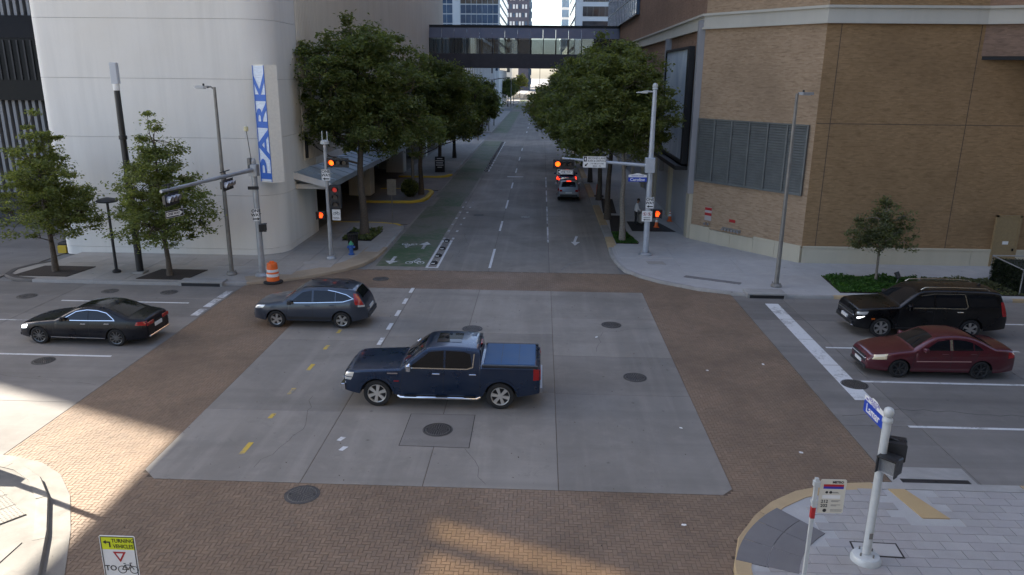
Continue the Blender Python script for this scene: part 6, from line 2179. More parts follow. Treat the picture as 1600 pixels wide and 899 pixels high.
# ---- scraps lying on the road
for k, (x, y, lb) in enumerate(((7.2, 18.6, 'white paper scrap on the right crosswalk bricks'), (5.9, 24.4, 'tiny white scrap near the right crosswalk edge'), (4.2, 19.9, 'pale scrap at the right end of the concrete'), (3.4, 15.0, 'white leaf on the near bricks by the kerb'), (2.3, 27.6, 'small white scrap below the far right manhole'), (8.0, 25.1, 'speck of litter on the right crosswalk'))):
    t = props(add('litter_scrap', MB().prism([(-.05, -.03), (.04, -.04), (.06, .02), (-.01, .05), (-.06, .02)], .003, .012), m_signw), lb, 'litter')
    t.location = (x, y, 0)
    t.rotation_euler = (.1, .1, k)
rs_ = np.random.RandomState(77)
C_ = np.stack([rs_.uniform(-13, 9, 700), rs_.uniform(12.5, 38, 700), np.full(700, .012)], 1)
add('fallen_leaves', leaf_mesh('fallen_leaves', C_, .022, rs_, .6, 2.5), m_bark, None, kind='stuff', label='scattered dead leaves and specks on the road', cat='litter')
# ------------------------------------------------------------------ vehicles
def interp(pts, x):
    if x <= pts[0][0]:
        return pts[0][1]
    for (a, b), (c, d) in zip(pts, pts[1:]):
        if x <= c:
            return b + (d - b) * (x - a) / max(c - a, 1e-6)
    return pts[-1][1]


def smooth_pts(pts, n=10):
    """Catmull-Rom through the profile, kept from overshooting at kinks marked by a third value"""
    out = []
    P = [(p[0], p[1]) for p in pts]
    hard = [len(p) > 2 for p in pts]
    m = []
    for i in range(len(P)):
        if hard[i] or i in (0, len(P) - 1):
            m.append(None)
        else:
            m.append((P[i + 1][1] - P[i - 1][1]) / (P[i + 1][0] - P[i - 1][0]))
    for i in range(len(P) - 1):
        (x0, z0), (x1, z1) = P[i], P[i + 1]
        h = x1 - x0
        s = (z1 - z0) / h
        m0 = m[i] if m[i] is not None else s
        m1 = m[i + 1] if m[i + 1] is not None else s
        for k in range(n):
            t = k / n
            out.append((x0 + h * t, (2 * t ** 3 - 3 * t ** 2 + 1) * z0 + (t ** 3 - 2 * t ** 2 + t) * h * m0 + (-2 * t ** 3 + 3 * t ** 2) * z1 + (t ** 3 - t ** 2) * h * m1))
    out.append(P[-1])
    return out


class Car:
    def __init__(s, name, label, cat, loc, rz, L, W, top, belt, sill, wheels, wr, arch, paintm, tumble=.32, edge=.1, fa=.22, fl=.8, ra=.14, rl=.6, crown=.035, group=None, bottom_f=.26, bottom_r=.3, barrel=.05):
        s.L, s.W = L, W
        s.top = smooth_pts(top)
        s.belt = belt
        s.sill, s.wheels, s.wr, s.arch = sill, wheels, wr, arch
        s.tumble, s.edge, s.fa, s.fl, s.ra, s.rl, s.crown = tumble, edge, fa, fl, ra, rl, crown
        s.bf, s.brr, s.barrel = bottom_f, bottom_r, barrel
        s.pm = paintm
        s.t = thing(name, label, cat, loc, rz, group)
        s.body()

    def zt(s, x):
        return interp(s.top, x)

    def zb(s, x):
        z = s.sill
        f = s.wheels[0] - s.arch
        if x < f:
            z = s.sill + (s.bf - s.sill) * (1 - x / f)
        r = s.wheels[1] + s.arch
        if x > r:
            z = s.sill + (s.brr - s.sill) * (x - r) / (s.L - r)
        for w in s.wheels:
            d = abs(x - w)
            if d < s.arch:
                z = max(z, s.wr * .98 + math.sqrt(max(0, s.arch ** 2 - d * d)))
        return z

    def hw(s, x, z, rounding=True):
        b = s.W / 2
        if x < s.fl:
            b *= 1 - s.fa * (1 - max(x, 0) / s.fl) ** 2.2
        d = s.L - x
        if d < s.rl:
            b *= 1 - s.ra * (1 - max(d, 0) / s.rl) ** 2.2
        bt = interp(s.belt, x)
        zm = .62 * bt
        if z <= bt:
            if z > zm:
                y = b - s.barrel * ((z - zm) / (bt - zm)) ** 2
            else:
                y = b - .07 * ((zm - z) / max(zm - .15, .1)) ** 2.5
        else:
            y = b - s.barrel - s.tumble * (z - bt) - .06 * (z - bt) ** 2
        if rounding:
            zt = s.zt(x)
            r = s.r_at(x)
            if z > zt - r:
                k = min(1, (z - (zt - r)) / r)
                y -= r * 1.15 * (1 - math.sqrt(max(0, 1 - k * k)))
        return max(y, .05)

    def r_at(s, x):
        return min(s.edge, .45 * (s.zt(x) - s.zb(x)))

    def X(s, x):
        return x - s.L / 2

    def section(s, x):
        zb, zt, r = s.zb(x), s.zt(x), s.r_at(x)
        bt = min(interp(s.belt, x), zt - r - .002)
        bt = max(bt, zb + .01)
        zr = max(zt - r, bt + .002)
        zl = [zb + (bt - zb) * k / 8 for k in range(9)] + [bt + (zr - bt) * k / 6 for k in range(1, 7)]
        zl += [zr + (zt - zr) * math.sin(math.radians(a)) for a in (18, 36, 54, 72, 90)]
        pts = [(s.hw(x, z), z) for z in zl]
        yt = pts[-1][0]
        for q in (.8, .55, .28, 0):
            pts.append((yt * q, zt + s.crown * (1 - q * q)))
        return pts

    def body(s):
        xs = set([0.0, s.L])
        x = 0
        while x < s.L:
            xs.add(round(x, 3)); x += .05
        for w in s.wheels:
            k = -s.arch - .03
            while k < s.arch + .03:
                xs.add(round(w + k, 3)); k += .02
            xs.add(round(w - s.arch + .001, 3)); xs.add(round(w + s.arch - .001, 3))
        for a, b in zip(s.top, s.top[1:]):
            if abs(b[1] - a[1]) > .02:
                xs.add(round(a[0], 3)); xs.add(round(b[0], 3))
        xs = sorted(q for q in xs if 0 <= q <= s.L)
        rows = []
        def row(x, sc=1, dx=0):
            p = s.section(x)
            if sc != 1:
                zc = (p[0][1] + p[-1][1]) / 2
                p = [(a * (sc * .5 + .5), zc + (b - zc) * sc) for a, b in p]
            return [(s.X(x) + dx, -a, b) for a, b in p] + [(s.X(x) + dx, a, b) for a, b in p[-2::-1]]
        rows.append(row(0, .8, -.035))
        rows.append(row(0, .94, -.02))
        for x in xs:
            rows.append(row(x))
        rows.append(row(s.L, .94, .02))
        rows.append(row(s.L, .8, .03))
        mb = MB()
        mb.grid(rows, flip=False)
        mb.poly(rows[0][::1])
        mb.poly(rows[-1][::-1])
        add('body', mb, s.pm, s.t, smooth=38)
        # dark underbody and wheel wells
        mb = MB()
        f, r = s.wheels[0], s.wheels[1]
        w = s.W / 2 - .1
        mb.box(s.X(.25), s.X(f - s.arch), -w * .85, w * .85, s.sill + .02, s.sill + .3)
        mb.box(s.X(f + s.arch), s.X(r - s.arch), -w, w, s.sill + .01, s.sill + .3)
        mb.box(s.X(r + s.arch), s.X(s.L - .2), -w * .9, w * .9, s.sill + .06, s.sill + .3)
        wi = w - .22
        for q in (f, r):
            mb.box(s.X(q - s.arch), s.X(q + s.arch), -wi, wi, s.sill + .01, s.wr + s.arch * .9)
        for q in (f, r):
            mb2 = []
            for sg in (-1, 1):
                rows = []
                for k in range(15):
                    a = PI * k / 14
                    rows.append([(s.X(q) + (s.arch + .004) * math.cos(a), sg * wi, s.wr * .98 + (s.arch + .004) * math.sin(a)), (s.X(q) + (s.arch + .004) * math.cos(a), sg * (w + .06), s.wr * .98 + (s.arch + .004) * math.sin(a))])
                mb.grid(rows)
        add('underbody', mb, m_black, s.t)

    # ---- pieces laid on the body
    def side_patch(s, poly, off, name, mat, parent=None, sides=(-1, 1), nx=14, nz=5, rounding=True):
        xs_ = [p[0] for p in poly]
        xa, xb = min(xs_), max(xs_)
        cols = []
        for i in range(nx + 1):
            x = xa + (xb - xa) * (i / nx)
            x = min(max(x, xa + 1e-4), xb - 1e-4)
            zz = []
            for j in range(len(poly)):
                a, b = poly[j], poly[(j + 1) % len(poly)]
                if (a[0] - x) * (b[0] - x) <= 0 and abs(a[0] - b[0]) > 1e-9:
                    zz.append(a[1] + (b[1] - a[1]) * (x - a[0]) / (b[0] - a[0]))
            cols.append((x, min(zz), max(zz)))
        out = []
        for sg in sides:
            mb = MB()
            rows = []
            for x, z0, z1 in cols:
                rows.append([(s.X(x), sg * (s.hw(x, z0 + (z1 - z0) * j / nz, rounding) + off), z0 + (z1 - z0) * j / nz) for j in range(nz + 1)])
            mb.grid(rows, flip=sg > 0)
            # thin returns so the piece has an edge
            for edge in ([r[0] for r in rows], [r[-1] for r in rows]):
                mb.grid([[p, (p[0], p[1] - sg * (off + .01), p[2])] for p in edge])
            for edge in (rows[0], rows[-1]):
                mb.grid([[p, (p[0], p[1] - sg * (off + .01), p[2])] for p in edge])
            out.append(add(name, mb, mat, parent or s.t, smooth=45))
        return out

    def ribbon(s, line, w, off, name, mat, sides=(-1, 1), parent=None, n=6):
        pts = []
        for a, b in zip(line, line[1:]):
            for k in range(n):
                pts.append((a[0] + (b[0] - a[0]) * k / n, a[1] + (b[1] - a[1]) * k / n))
        pts.append(line[-1])
        l0 = offset_line(pts, w / 2)
        l1 = offset_line(pts, -w / 2)
        for sg in sides:
            mb = MB()
            rows = [[(s.X(a[0]), sg * (s.hw(a[0], a[1]) + off), a[1]), (s.X(b[0]), sg * (s.hw(b[0], b[1]) + off), b[1])] for a, b in zip(l0, l1)]
            mb.grid(rows)
            for i in (0, 1):
                mb.grid([[r[i], (r[i][0], r[i][1] - sg * (off + .008), r[i][2])] for r in rows])
            add(name, mb, mat, parent or s.t)

    def top_patch(s, xa, xb, k0, k1, off, name, mat, nx=10, ny=10, parent=None, sl=-1, sr=1):
        """piece on the upper surface between stations; k = share of the half width used at each end"""
        rows = []
        for i in range(nx + 1):
            x = xa + (xb - xa) * i / nx
            e = .02
            dz = (s.zt(x + e) - s.zt(x - e)) / (2 * e)
            nl = math.hypot(dz, 1)
            n_ = (-dz / nl, 1 / nl)
            k = k0 + (k1 - k0) * i / nx
            yt = s.hw(x, s.zt(x))
            row = []
            for j in range(ny + 1):
                q = (sl + (sr - sl) * j / ny) * k
                y = yt * q
                z = s.zt(x) + s.crown * (1 - min(1, q * q))
                if abs(q) > 1:
                    # wrap over the rounded edge
                    r = s.r_at(x)
                    a = min(1.0, (abs(q) - 1) / .12)
                    z = s.zt(x) - r * (1 - math.cos(a * 1.2))
                    y = math.copysign(s.hw(x, z), q)
                row.append((s.X(x) + n_[0] * off, y, z + n_[1] * off))
            rows.append(row)
        mb = MB()
        mb.grid(rows, flip=True)
        return add(name, mb, mat, parent or s.t, smooth=60)

    def wheel_set(s, rim, spokes=5, width=.22, rimr=.68, five=True, tyre=None):
        r = s.wr
        w = width
        ty = MB().lathe([(r * rimr, -w / 2 + .02), (r * .8, -w / 2), (r * .95, -w / 2 + .012), (r, -w / 2 + .04), (r, w / 2 - .04), (r * .95, w / 2 - .01), (r * rimr, w / 2 - .02)], 32, axis='y').mesh('wheel', 40)
        ty.materials.append(m_rubber)
        rr = r * rimr
        mb = MB()
        mb.lathe([(rr, -w / 2 + .015), (rr * .985, -w / 2 - .002), (rr * .93, -w / 2 + .004), (rr * .9, -w / 2 + .06)], 32, axis='y')
        for k in range(spokes):
            a = 2 * PI * k / spokes
            M = Matrix.Rotation(a, 4, 'Y')
            wd = .055 if spokes <= 6 else .034
            for tilt in ((-.1, .1) if five else (0,)):
                M2 = Matrix.Rotation(a + tilt, 4, 'Y')
                vs = [M2 @ Vector(p) for p in ((rr * .12, -w / 2 + .01, -wd * .55), (rr * .95, -w / 2 + .005, -wd * .5), (rr * .95, -w / 2 + .005, wd * .5), (rr * .12, -w / 2 + .01, wd * .55), (rr * .12, -w / 2 + .05, -wd * .55), (rr * .95, -w / 2 + .05, -wd * .5), (rr * .95, -w / 2 + .05, wd * .5), (rr * .12, -w / 2 + .05, wd * .55))]
                mb._add(vs, [(0, 1, 2, 3), (0, 4, 5, 1), (3, 2, 6, 7), (1, 5, 6, 2), (0, 3, 7, 4)])
        mb.lathe([(rr * .22, -w / 2 + .05), (rr * .2, -w / 2 + .004), (.001, -w / 2)], 16, axis='y')
        rm = mb.mesh('rim', 35)
        rm.materials.append(rim)
        bk = MB().lathe([(rr * .97, -w / 2 + .06), (rr * .6, -w / 2 + .075), (.001, -w / 2 + .08)], 24, axis='y').mesh('rim_backing')  # black disc closing the view behind the spokes
        bk.materials.append(m_black)
        for x in s.wheels:
            for sg in (-1, 1):
                o = add('wheel', ty, m_rubber, s.t)
                o.location = (s.X(x), sg * (s.W / 2 - w / 2 - .025), r)
                o.rotation_euler = (0, rnd.uniform(0, 1.2), 0 if sg < 0 else PI)
                add('rim', rm, rim, o)
                add('backing_disc', bk, m_black, o)

    def mirror(s, x, z, mat, w=.2, h=.15, chrome=False):
        for sg in (-1, 1):
            y = sg * (s.hw(x, z, False) + .02)
            mb = MB()
            M = Matrix.Translation((s.X(x), y, z))
            mb.bbox(-.06, .09, min(0, sg * w), max(0, sg * w), .0, h, .03, M)
            mb.box(-.02, .05, min(-sg * .06, sg * .05), max(-sg * .06, sg * .05), -.01, .04, M)
            add('mirror', mb, mat, s.t, smooth=40)

    def handle(s, x, z, mat, w=.2, h=.03):
        for sg in (-1, 1):
            y = s.hw(x, z)
            mb = MB().bbox(-w / 2, w / 2, min(sg * -.005, sg * .045), max(sg * -.005, sg * .045), -h / 2, h / 2, .01, Matrix.Translation((s.X(x), sg * y, z)))
            add('door_handle', mb, mat, s.t)

    def end_box(s, front, y0, y1, z0, z1, d, name, mat, inset=0.0, parent=None):
        """box on the nose (front) or tail, depth d outward"""
        x = (s.X(0) - .036 + inset) if front else (s.X(s.L) + .03 - inset)
        a, b = (x - d, x + .03) if front else (x - .03, x + d)
        return add(name, MB().bbox(a, b, y0, y1, z0, z1, min(.012, (z1 - z0) * .3)), mat, parent or s.t)

    def antenna(s, x):
        add('roof_fin', MB().prism([(0, 0), (.18, 0), (.16, .07), (.11, .075)], -.015, .015, Matrix(((1, 0, 0, s.X(x)), (0, 0, 1, 0), (0, 1, 0, s.zt(x) + s.crown - .005), (0, 0, 0, 1)))), m_blackp, s.t)


def seam(c, pts, mat=None):
    c.ribbon(pts, .011, .0025, 'door_seam', mat or m_black)


# ================= navy pickup
pk_p = paint('navy pickup paint', (0.004, 0.018, 0.05), .4, .3, .8)
c = Car('pickup_truck', 'navy blue crew cab pickup truck with bed cover crossing the intersection', 'pickup truck', (-2.85, 21.83, 0), 0, 5.88, 2.04,
        [(0, 1.0), (.05, 1.09), (.2, 1.15), (.9, 1.2), (1.55, 1.235), (1.68, 1.25, 1), (2.42, 1.82), (2.7, 1.885), (3.3, 1.9), (3.95, 1.86), (4.07, 1.82, 1), (4.12, 1.38, 1), (4.2, 1.375, 1), (5.78, 1.385, 1), (5.88, 1.34)],
        [(0, 1.16), (4.08, 1.26), (4.15, 1.5), (6, 1.5)], .42, (.97, 4.715), .425, .51, pk_p, tumble=.28, edge=.075, fa=.1, fl=.5, ra=.04, rl=.3, bottom_f=.5, bottom_r=.55, barrel=.035)
c.wheel_set(plain('bright alloy rim', (.62, .6, .56), .3, .6), 6, .27, .68)
c.top_patch(1.76, 2.4, .93, .9, .006, 'windshield', m_glassd)
c.top_patch(2.75, 3.5, .62, .62, .008, 'sunroof', m_glassd)
c.side_patch([(1.98, 1.3), (2.58, 1.75), (3.0, 1.79), (3.0, 1.29)], .006, 'window', m_glassd)
c.side_patch([(3.06, 1.29), (3.06, 1.79), (3.62, 1.77), (3.82, 1.7), (3.86, 1.3)], .006, 'window', m_glassd)
c.ribbon([(1.86, 1.275), (3.7, 1.275), (3.88, 1.33), (3.92, 1.72)], .03, .008, 'chrome_trim', m_chrome)
c.side_patch([(1.7, .6), (1.86, 1.24), (2.98, 1.255), (2.98, .6)], .005, 'door', pk_p)
c.side_patch([(3.02, .6), (3.02, 1.255), (4.0, 1.26), (4.0, .95), (3.85, .6)], .005, 'door', pk_p)
seam(c, [(1.67, .58), (1.82, 1.25)]); seam(c, [(3.0, .58), (3.0, 1.27)]); seam(c, [(4.1, .5), (4.1, 1.36)])
c.handle(2.78, 1.12, m_chrome, .24, .035); c.handle(3.88, 1.12, m_chrome, .22, .035)
c.mirror(1.95, 1.25, m_chrome, .24, .2)
c.ribbon([(1.3, 1.1), (1.62, 1.1)], .035, .006, 'fender_badge', m_chrome)
c.ribbon([(1.5, .86), (1.66, .86)], .03, .006, 'fender_badge', m_tail)
# wheel arch lips
for w_ in c.wheels:
    c.ribbon([(w_ + .53 * math.cos(a), c.wr + .53 * math.sin(a)) for a in [math.radians(q) for q in range(12, 169, 12)]], .07, .018, 'arch_flare', pk_p, n=2)
for sg in (-1, 1):
    add('running_board', MB().tube([(c.X(1.62), sg * 1.0, .38), (c.X(1.7), sg * 1.06, .36), (c.X(4.0), sg * 1.06, .36), (c.X(4.1), sg * 1.0, .38)], .045, 10), m_chrome, c.t, smooth=40)
    for q in (2.0, 2.95, 3.8):
        add('step_pad', MB().box(c.X(q - .18), c.X(q + .18), sg * 1.06 - .05, sg * 1.06 + .05, .4, .415), m_blackp, c.t)
# bed cover with ribs and rails
cv = add('bed_cover', MB().bbox(c.X(4.2), c.X(5.76), -.9, .9, 1.37, 1.435, .02), plain('bed cover sky reflection', (0.03, 0.085, 0.19), .5, spec=.25, coat=.0, var=.1, vscale=1), c.t)  # flat blue stands in for the sky mirrored in a dark cover
for q in range(2):
    add('cover_rib', MB().box(c.X(4.72 + q * .53), c.X(4.73 + q * .53), -.86, .86, 1.435, 1.441), m_blackp, cv)
for sg in (-1, 1):
    add('bed_rail', MB().bbox(c.X(4.16), c.X(5.84), sg * .96 - .055, sg * .96 + .055, 1.36, 1.425, .015), m_blackp, c.t)
add('rear_window', MB().box(c.X(4.075), c.X(4.105), -.62, .62, 1.42, 1.76), m_glassd, c.t)
add('stop_lamp', MB().box(c.X(4.07), c.X(4.11), -.2, .2, 1.8, 1.83), m_tail, c.t)
c.side_patch([(5.7, .98), (5.7, 1.33), (5.87, 1.32), (5.87, .98)], .01, 'tail_light', m_tail, nx=4)
c.end_box(False, .62, .96, .98, 1.31, .01, 'tail_light', m_tail); c.end_box(False, -.96, -.62, .98, 1.31, .01, 'tail_light', m_tail)
c.end_box(False, -.94, .94, .56, .72, .07, 'rear_bumper', plain('dull bumper metal', (.3, .3, .31), .35, .8))
c.end_box(False, -.5, .5, .86, 1.25, .012, 'tailgate_panel', pk_p)
c.side_patch([(.0, .96), (.02, 1.08), (.3, 1.1), (.28, .96)], .012, 'headlight', m_head, nx=6)
c.side_patch([(0, .86), (.0, .93), (.24, .93), (.2, .86)], .012, 'headlight', m_head, nx=5)
c.end_box(True, -.68, .68, .8, 1.02, .02, 'grille', m_blackp)
c.end_box(True, -.9, .9, .88, .93, .03, 'grille_bar', m_chrome)
c.end_box(True, -.96, .96, .5, .72, .1, 'front_bumper', m_chrome)
c.antenna(2.9)

# ================= grey-blue crossover
cr_p = paint('slate crossover paint', (0.028, 0.037, 0.055), .4, .34, .8)
c = Car('crossover_car', 'slate grey compact crossover with red tail lights at the left crosswalk', 'car', (-9.02, 28.82, 0), 0, 4.53, 1.82,
        [(0, .76), (.06, .86), (.25, .93), (.8, 1.02), (1.18, 1.08, 1), (1.9, 1.55), (2.25, 1.62), (2.9, 1.64), (3.5, 1.61), (3.95, 1.54), (4.1, 1.48, 1), (4.32, 1.22), (4.45, 1.0), (4.53, .78)],
        [(0, .9), (1.2, .98), (4.0, 1.08), (4.6, 1.1)], .3, (.92, 3.54), .345, .41, cr_p, tumble=.36, edge=.09, fa=.24, fl=.75, ra=.2, rl=.7, bottom_f=.34, bottom_r=.42)
c.wheel_set(m_alloy, 5, .22, .66)
c.top_patch(1.24, 1.9, .93, .9, .006, 'windshield', m_glassd)
c.top_patch(4.1, 4.34, .85, .85, .008, 'rear_window', m_glassd)
c.side_patch([(1.5, 1.04), (1.98, 1.42), (2.36, 1.5), (2.36, 1.06)], .006, 'window', m_glassd)
c.side_patch([(2.44, 1.06), (2.44, 1.5), (3.0, 1.5), (3.28, 1.46), (3.28, 1.1)], .006, 'window', m_glassd)
c.side_patch([(3.33, 1.11), (3.33, 1.45), (3.7, 1.36), (3.96, 1.22), (3.7, 1.14)], .006, 'window', m_glassd)
c.ribbon([(1.4, 1.02), (2.4, 1.045), (3.6, 1.1), (4.02, 1.22), (3.75, 1.37), (3.3, 1.48), (3.0, 1.525)], .022, .008, 'window_trim', m_chrome)
c.side_patch([(1.36, .5), (1.42, .98), (2.38, 1.02), (2.38, .5)], .004, 'door', cr_p)
c.side_patch([(2.42, .5), (2.42, 1.02), (3.3, 1.06), (3.3, .86), (3.1, .5)], .004, 'door', cr_p)
seam(c, [(1.34, .45), (1.4, 1.0)]); seam(c, [(2.4, .45), (2.4, 1.05)]); seam(c, [(3.1, .48), (3.33, .9), (3.33, 1.08)])
c.ribbon([(1.35, .42), (3.1, .42)], .1, .012, 'sill_trim', m_blackp)
c.handle(2.2, .93, cr_p); c.handle(3.16, .96, cr_p)
c.mirror(1.5, 1.0, m_blackp, .2, .15)
c.side_patch([(4.08, .98), (4.02, 1.42), (4.16, 1.4), (4.3, 1.2), (4.42, .98)], .012, 'tail_light', m_tail, nx=8)
c.side_patch([(4.2, .9), (4.2, .97), (4.45, .97), (4.45, .9)], .012, 'reverse_lamp', m_head, nx=5)
c.end_box(False, -.3, .3, .7, .84, .012, 'number_plate', m_plate)
c.end_box(False, -.7, .7, .44, .62, .05, 'rear_bumper', m_blackp)
c.side_patch([(.06, .74), (.1, .86), (.5, .92), (.42, .8)], .012, 'headlight', m_head, nx=8)
c.end_box(True, -.5, .5, .62, .72, .02, 'grille', m_blackp)
c.end_box(True, -.6, .6, .4, .55, .03, 'front_bumper', m_blackp)
c.antenna(3.5)
add('roof_rail', MB().tube([(c.X(2.0), -.58, 1.6), (c.X(2.2), -.58, 1.65), (c.X(3.5), -.58, 1.65), (c.X(3.8), -.58, 1.58)], .018, 6), m_blackp, c.t)
add('roof_rail', MB().tube([(c.X(2.0), .58, 1.6), (c.X(2.2), .58, 1.65), (c.X(3.5), .58, 1.65), (c.X(3.8), .58, 1.58)], .018, 6), m_blackp, c.t)

# ================= black saloon, left
sd_p = paint('black saloon paint', (0.003, 0.0035, 0.007), .0, .3, .28, .25)
c = Car('sedan_car', 'black sedan with chrome window line driving out at the left', 'car', (-16.75, 26.35, 0), math.radians(-1.5), 4.92, 1.86,
        [(0, .6), (.08, .7), (.3, .78), (.9, .88), (1.5, .95, 1), (2.25, 1.34), (2.6, 1.41), (3.0, 1.43), (3.4, 1.39), (3.75, 1.27), (4.25, 1.06, 1), (4.7, 1.02), (4.86, .98), (4.92, .88)],
        [(0, .8), (1.4, .9), (4.3, .98), (5, .98)], .24, (.84, 3.78), .335, .38, sd_p, tumble=.42, edge=.085, fa=.27, fl=.9, ra=.17, rl=.8, bottom_f=.24, bottom_r=.32)
c.wheel_set(plain('dark alloy', (.2, .2, .2), .3, .85), 10, .24, .72, five=False)
c.top_patch(1.56, 2.26, .93, .9, .006, 'windshield', m_glassd)
c.top_patch(3.52, 4.2, .88, .9, .006, 'rear_window', m_glassd)
c.top_patch(2.4, 3.3, .7, .7, .006, 'glass_roof', m_glassd)
c.side_patch([(1.82, .96), (2.3, 1.22), (2.62, 1.29), (2.76, 1.295), (2.76, .975)], .006, 'window', m_glassd)
c.side_patch([(2.82, .975), (2.82, 1.295), (3.1, 1.285), (3.42, 1.22), (3.72, 1.02), (3.72, .99)], .006, 'window', m_glassd)
c.ribbon([(1.7, .945), (2.8, .96), (3.78, .985), (3.72, 1.05), (3.46, 1.235), (3.1, 1.31), (2.7, 1.32), (2.3, 1.255), (1.78, .965)], .022, .009, 'chrome_trim', m_chrome)
c.side_patch([(1.42, .42), (1.5, .9), (2.78, .935), (2.78, .42)], .004, 'door', sd_p)
c.side_patch([(2.82, .42), (2.82, .935), (3.7, .955), (3.62, .8), (3.35, .42)], .004, 'door', sd_p)
seam(c, [(1.4, .38), (1.48, .92)]); seam(c, [(2.8, .38), (2.8, .95)]); seam(c, [(3.36, .4), (3.66, .82), (3.74, .97)])
c.ribbon([(.5, .72), (1.6, .79), (3.2, .82), (4.3, .84)], .02, .004, 'shoulder_crease', sd_p)
c.ribbon([(1.3, .3), (3.36, .3)], .03, .01, 'sill_trim', m_chrome)
c.handle(2.6, .84, m_chrome); c.handle(3.5, .865, m_chrome)
c.mirror(1.85, .96, sd_p, .2, .13)
c.side_patch([(.08, .55), (.1, .66), (.42, .74), (.36, .6)], .012, 'headlight', m_headlit, nx=8)
c.side_patch([(4.55, .82), (4.6, .95), (4.9, .94), (4.9, .8)], .012, 'tail_light', m_tail, nx=8)
c.end_box(False, .3, .76, .78, .9, .012, 'tail_light', m_tail); c.end_box(False, -.76, -.3, .78, .9, .012, 'tail_light', m_tail)
c.end_box(False, -.26, .26, .62, .76, .014, 'number_plate', m_plate)
c.end_box(False, -.7, .7, .34, .4, .04, 'exhaust_trim', m_chrome)
c.end_box(True, -.42, .42, .42, .62, .02, 'grille', m_blackp)
c.end_box(True, -.42, .42, .5, .53, .03, 'grille_bar', m_chrome)
c.end_box(True, -.65, .65, .26, .36, .03, 'front_bumper', m_blackp)
c.antenna(3.35)

# ================= black full-size SUV, right
su_p = paint('black suv paint', (0.003, 0.003, 0.0035), .0, .3, .35, .3)
c = Car('sport_utility_vehicle', 'long black full-size SUV with pale roof rails waiting at the right', 'SUV', (15.3, 29.3, 0), 0, 5.73, 2.06,
        [(0, .96), (.05, 1.06), (.2, 1.13), (.9, 1.2), (1.5, 1.24), (1.6, 1.26, 1), (2.3, 1.78), (2.6, 1.87), (3.4, 1.9), (4.6, 1.89), (5.2, 1.86), (5.42, 1.82, 1), (5.62, 1.35), (5.7, 1.1), (5.73, .95)],
        [(0, 1.12), (1.6, 1.2), (6, 1.24)], .34, (.98, 4.39), .4, .47, su_p, tumble=.26, edge=.085, fa=.14, fl=.55, ra=.09, rl=.5, bottom_f=.38, bottom_r=.45, barrel=.035)
c.wheel_set(m_alloy, 6, .27, .68)
c.top_patch(1.66, 2.3, .93, .9, .006, 'windshield', m_glassd)
c.side_patch([(1.95, 1.25), (2.5, 1.67), (2.88, 1.73), (2.88, 1.25)], .006, 'window', m_glassd)
c.side_patch([(2.96, 1.25), (2.96, 1.73), (4.0, 1.74), (4.12, 1.27)], .006, 'window', m_glassd)
c.side_patch([(4.24, 1.29), (4.14, 1.74), (5.2, 1.71), (5.36, 1.31)], .006, 'window', m_glassd)
m_pt = plain('pale bright trim', (.7, .64, .5), .2, .9)
c.ribbon([(1.85, 1.225), (4.1, 1.235), (4.18, 1.3), (4.07, 1.74)], .035, .009, 'chrome_trim', m_pt)
c.ribbon([(2.4, 1.69), (2.9, 1.765), (4.05, 1.77)], .018, .009, 'chrome_trim', m_pt)
c.side_patch([(1.55, .55), (1.66, 1.19), (2.9, 1.2), (2.9, .55)], .004, 'door', su_p)
c.side_patch([(2.94, .55), (2.94, 1.2), (4.1, 1.21), (4.02, .9), (3.85, .55)], .004, 'door', su_p)
seam(c, [(1.53, .5), (1.64, 1.21)]); seam(c, [(2.92, .5), (2.92, 1.23)]); seam(c, [(3.86, .5), (4.08, .92), (4.12, 1.22)])
c.ribbon([(1.5, .42), (3.86, .42)], .06, .02, 'sill_trim', m_blackp)
c.handle(2.72, 1.09, su_p, .24); c.handle(3.9, 1.1, m_pt, .24)
c.mirror(1.9, 1.2, su_p, .24, .2)
for sg in (-1, 1):
    add('roof_rail', MB().tube([(c.X(2.45), sg * .66, 1.87), (c.X(2.6), sg * .66, 1.965), (c.X(3.6), sg * .66, 1.985), (c.X(4.9), sg * .66, 1.955), (c.X(5.05), sg * .66, 1.87)], .028, 8), m_pt, c.t, smooth=40)
c.side_patch([(.03, .9), (.03, 1.0), (.42, 1.05), (.36, .93)], .012, 'headlight', m_head, nx=8)
c.side_patch([(.04, .74), (.04, .8), (.3, .86), (.1, .74)], .013, 'headlight', m_headlit, nx=6)
c.side_patch([(.55, .74), (.55, .79), (.68, .79), (.68, .74)], .012, 'marker_lamp', plain('amber marker', (.5, .1, .01), .3), nx=3)
c.side_patch([(5.5, .95), (5.42, 1.5), (5.54, 1.5), (5.7, .95)], .012, 'tail_light', m_tail, nx=5)
c.end_box(True, -.72, .72, .72, .95, .02, 'grille', m_blackp)
c.end_box(True, -.78, .78, .82, .87, .03, 'grille_bar', m_chrome)
c.end_box(True, -.78, .78, .44, .6, .06, 'front_bumper', m_blackp)
c.end_box(True, -.8, .8, .42, .46, .07, 'bumper_trim', m_chrome)
c.end_box(True, -.26, .26, .58, .7, .07, 'number_plate', m_plate)
c.end_box(False, -.7, .7, .5, .66, .05, 'rear_bumper', m_blackp)
c.antenna(4.9)
# driver seen through the window: not modelled, glass is dark

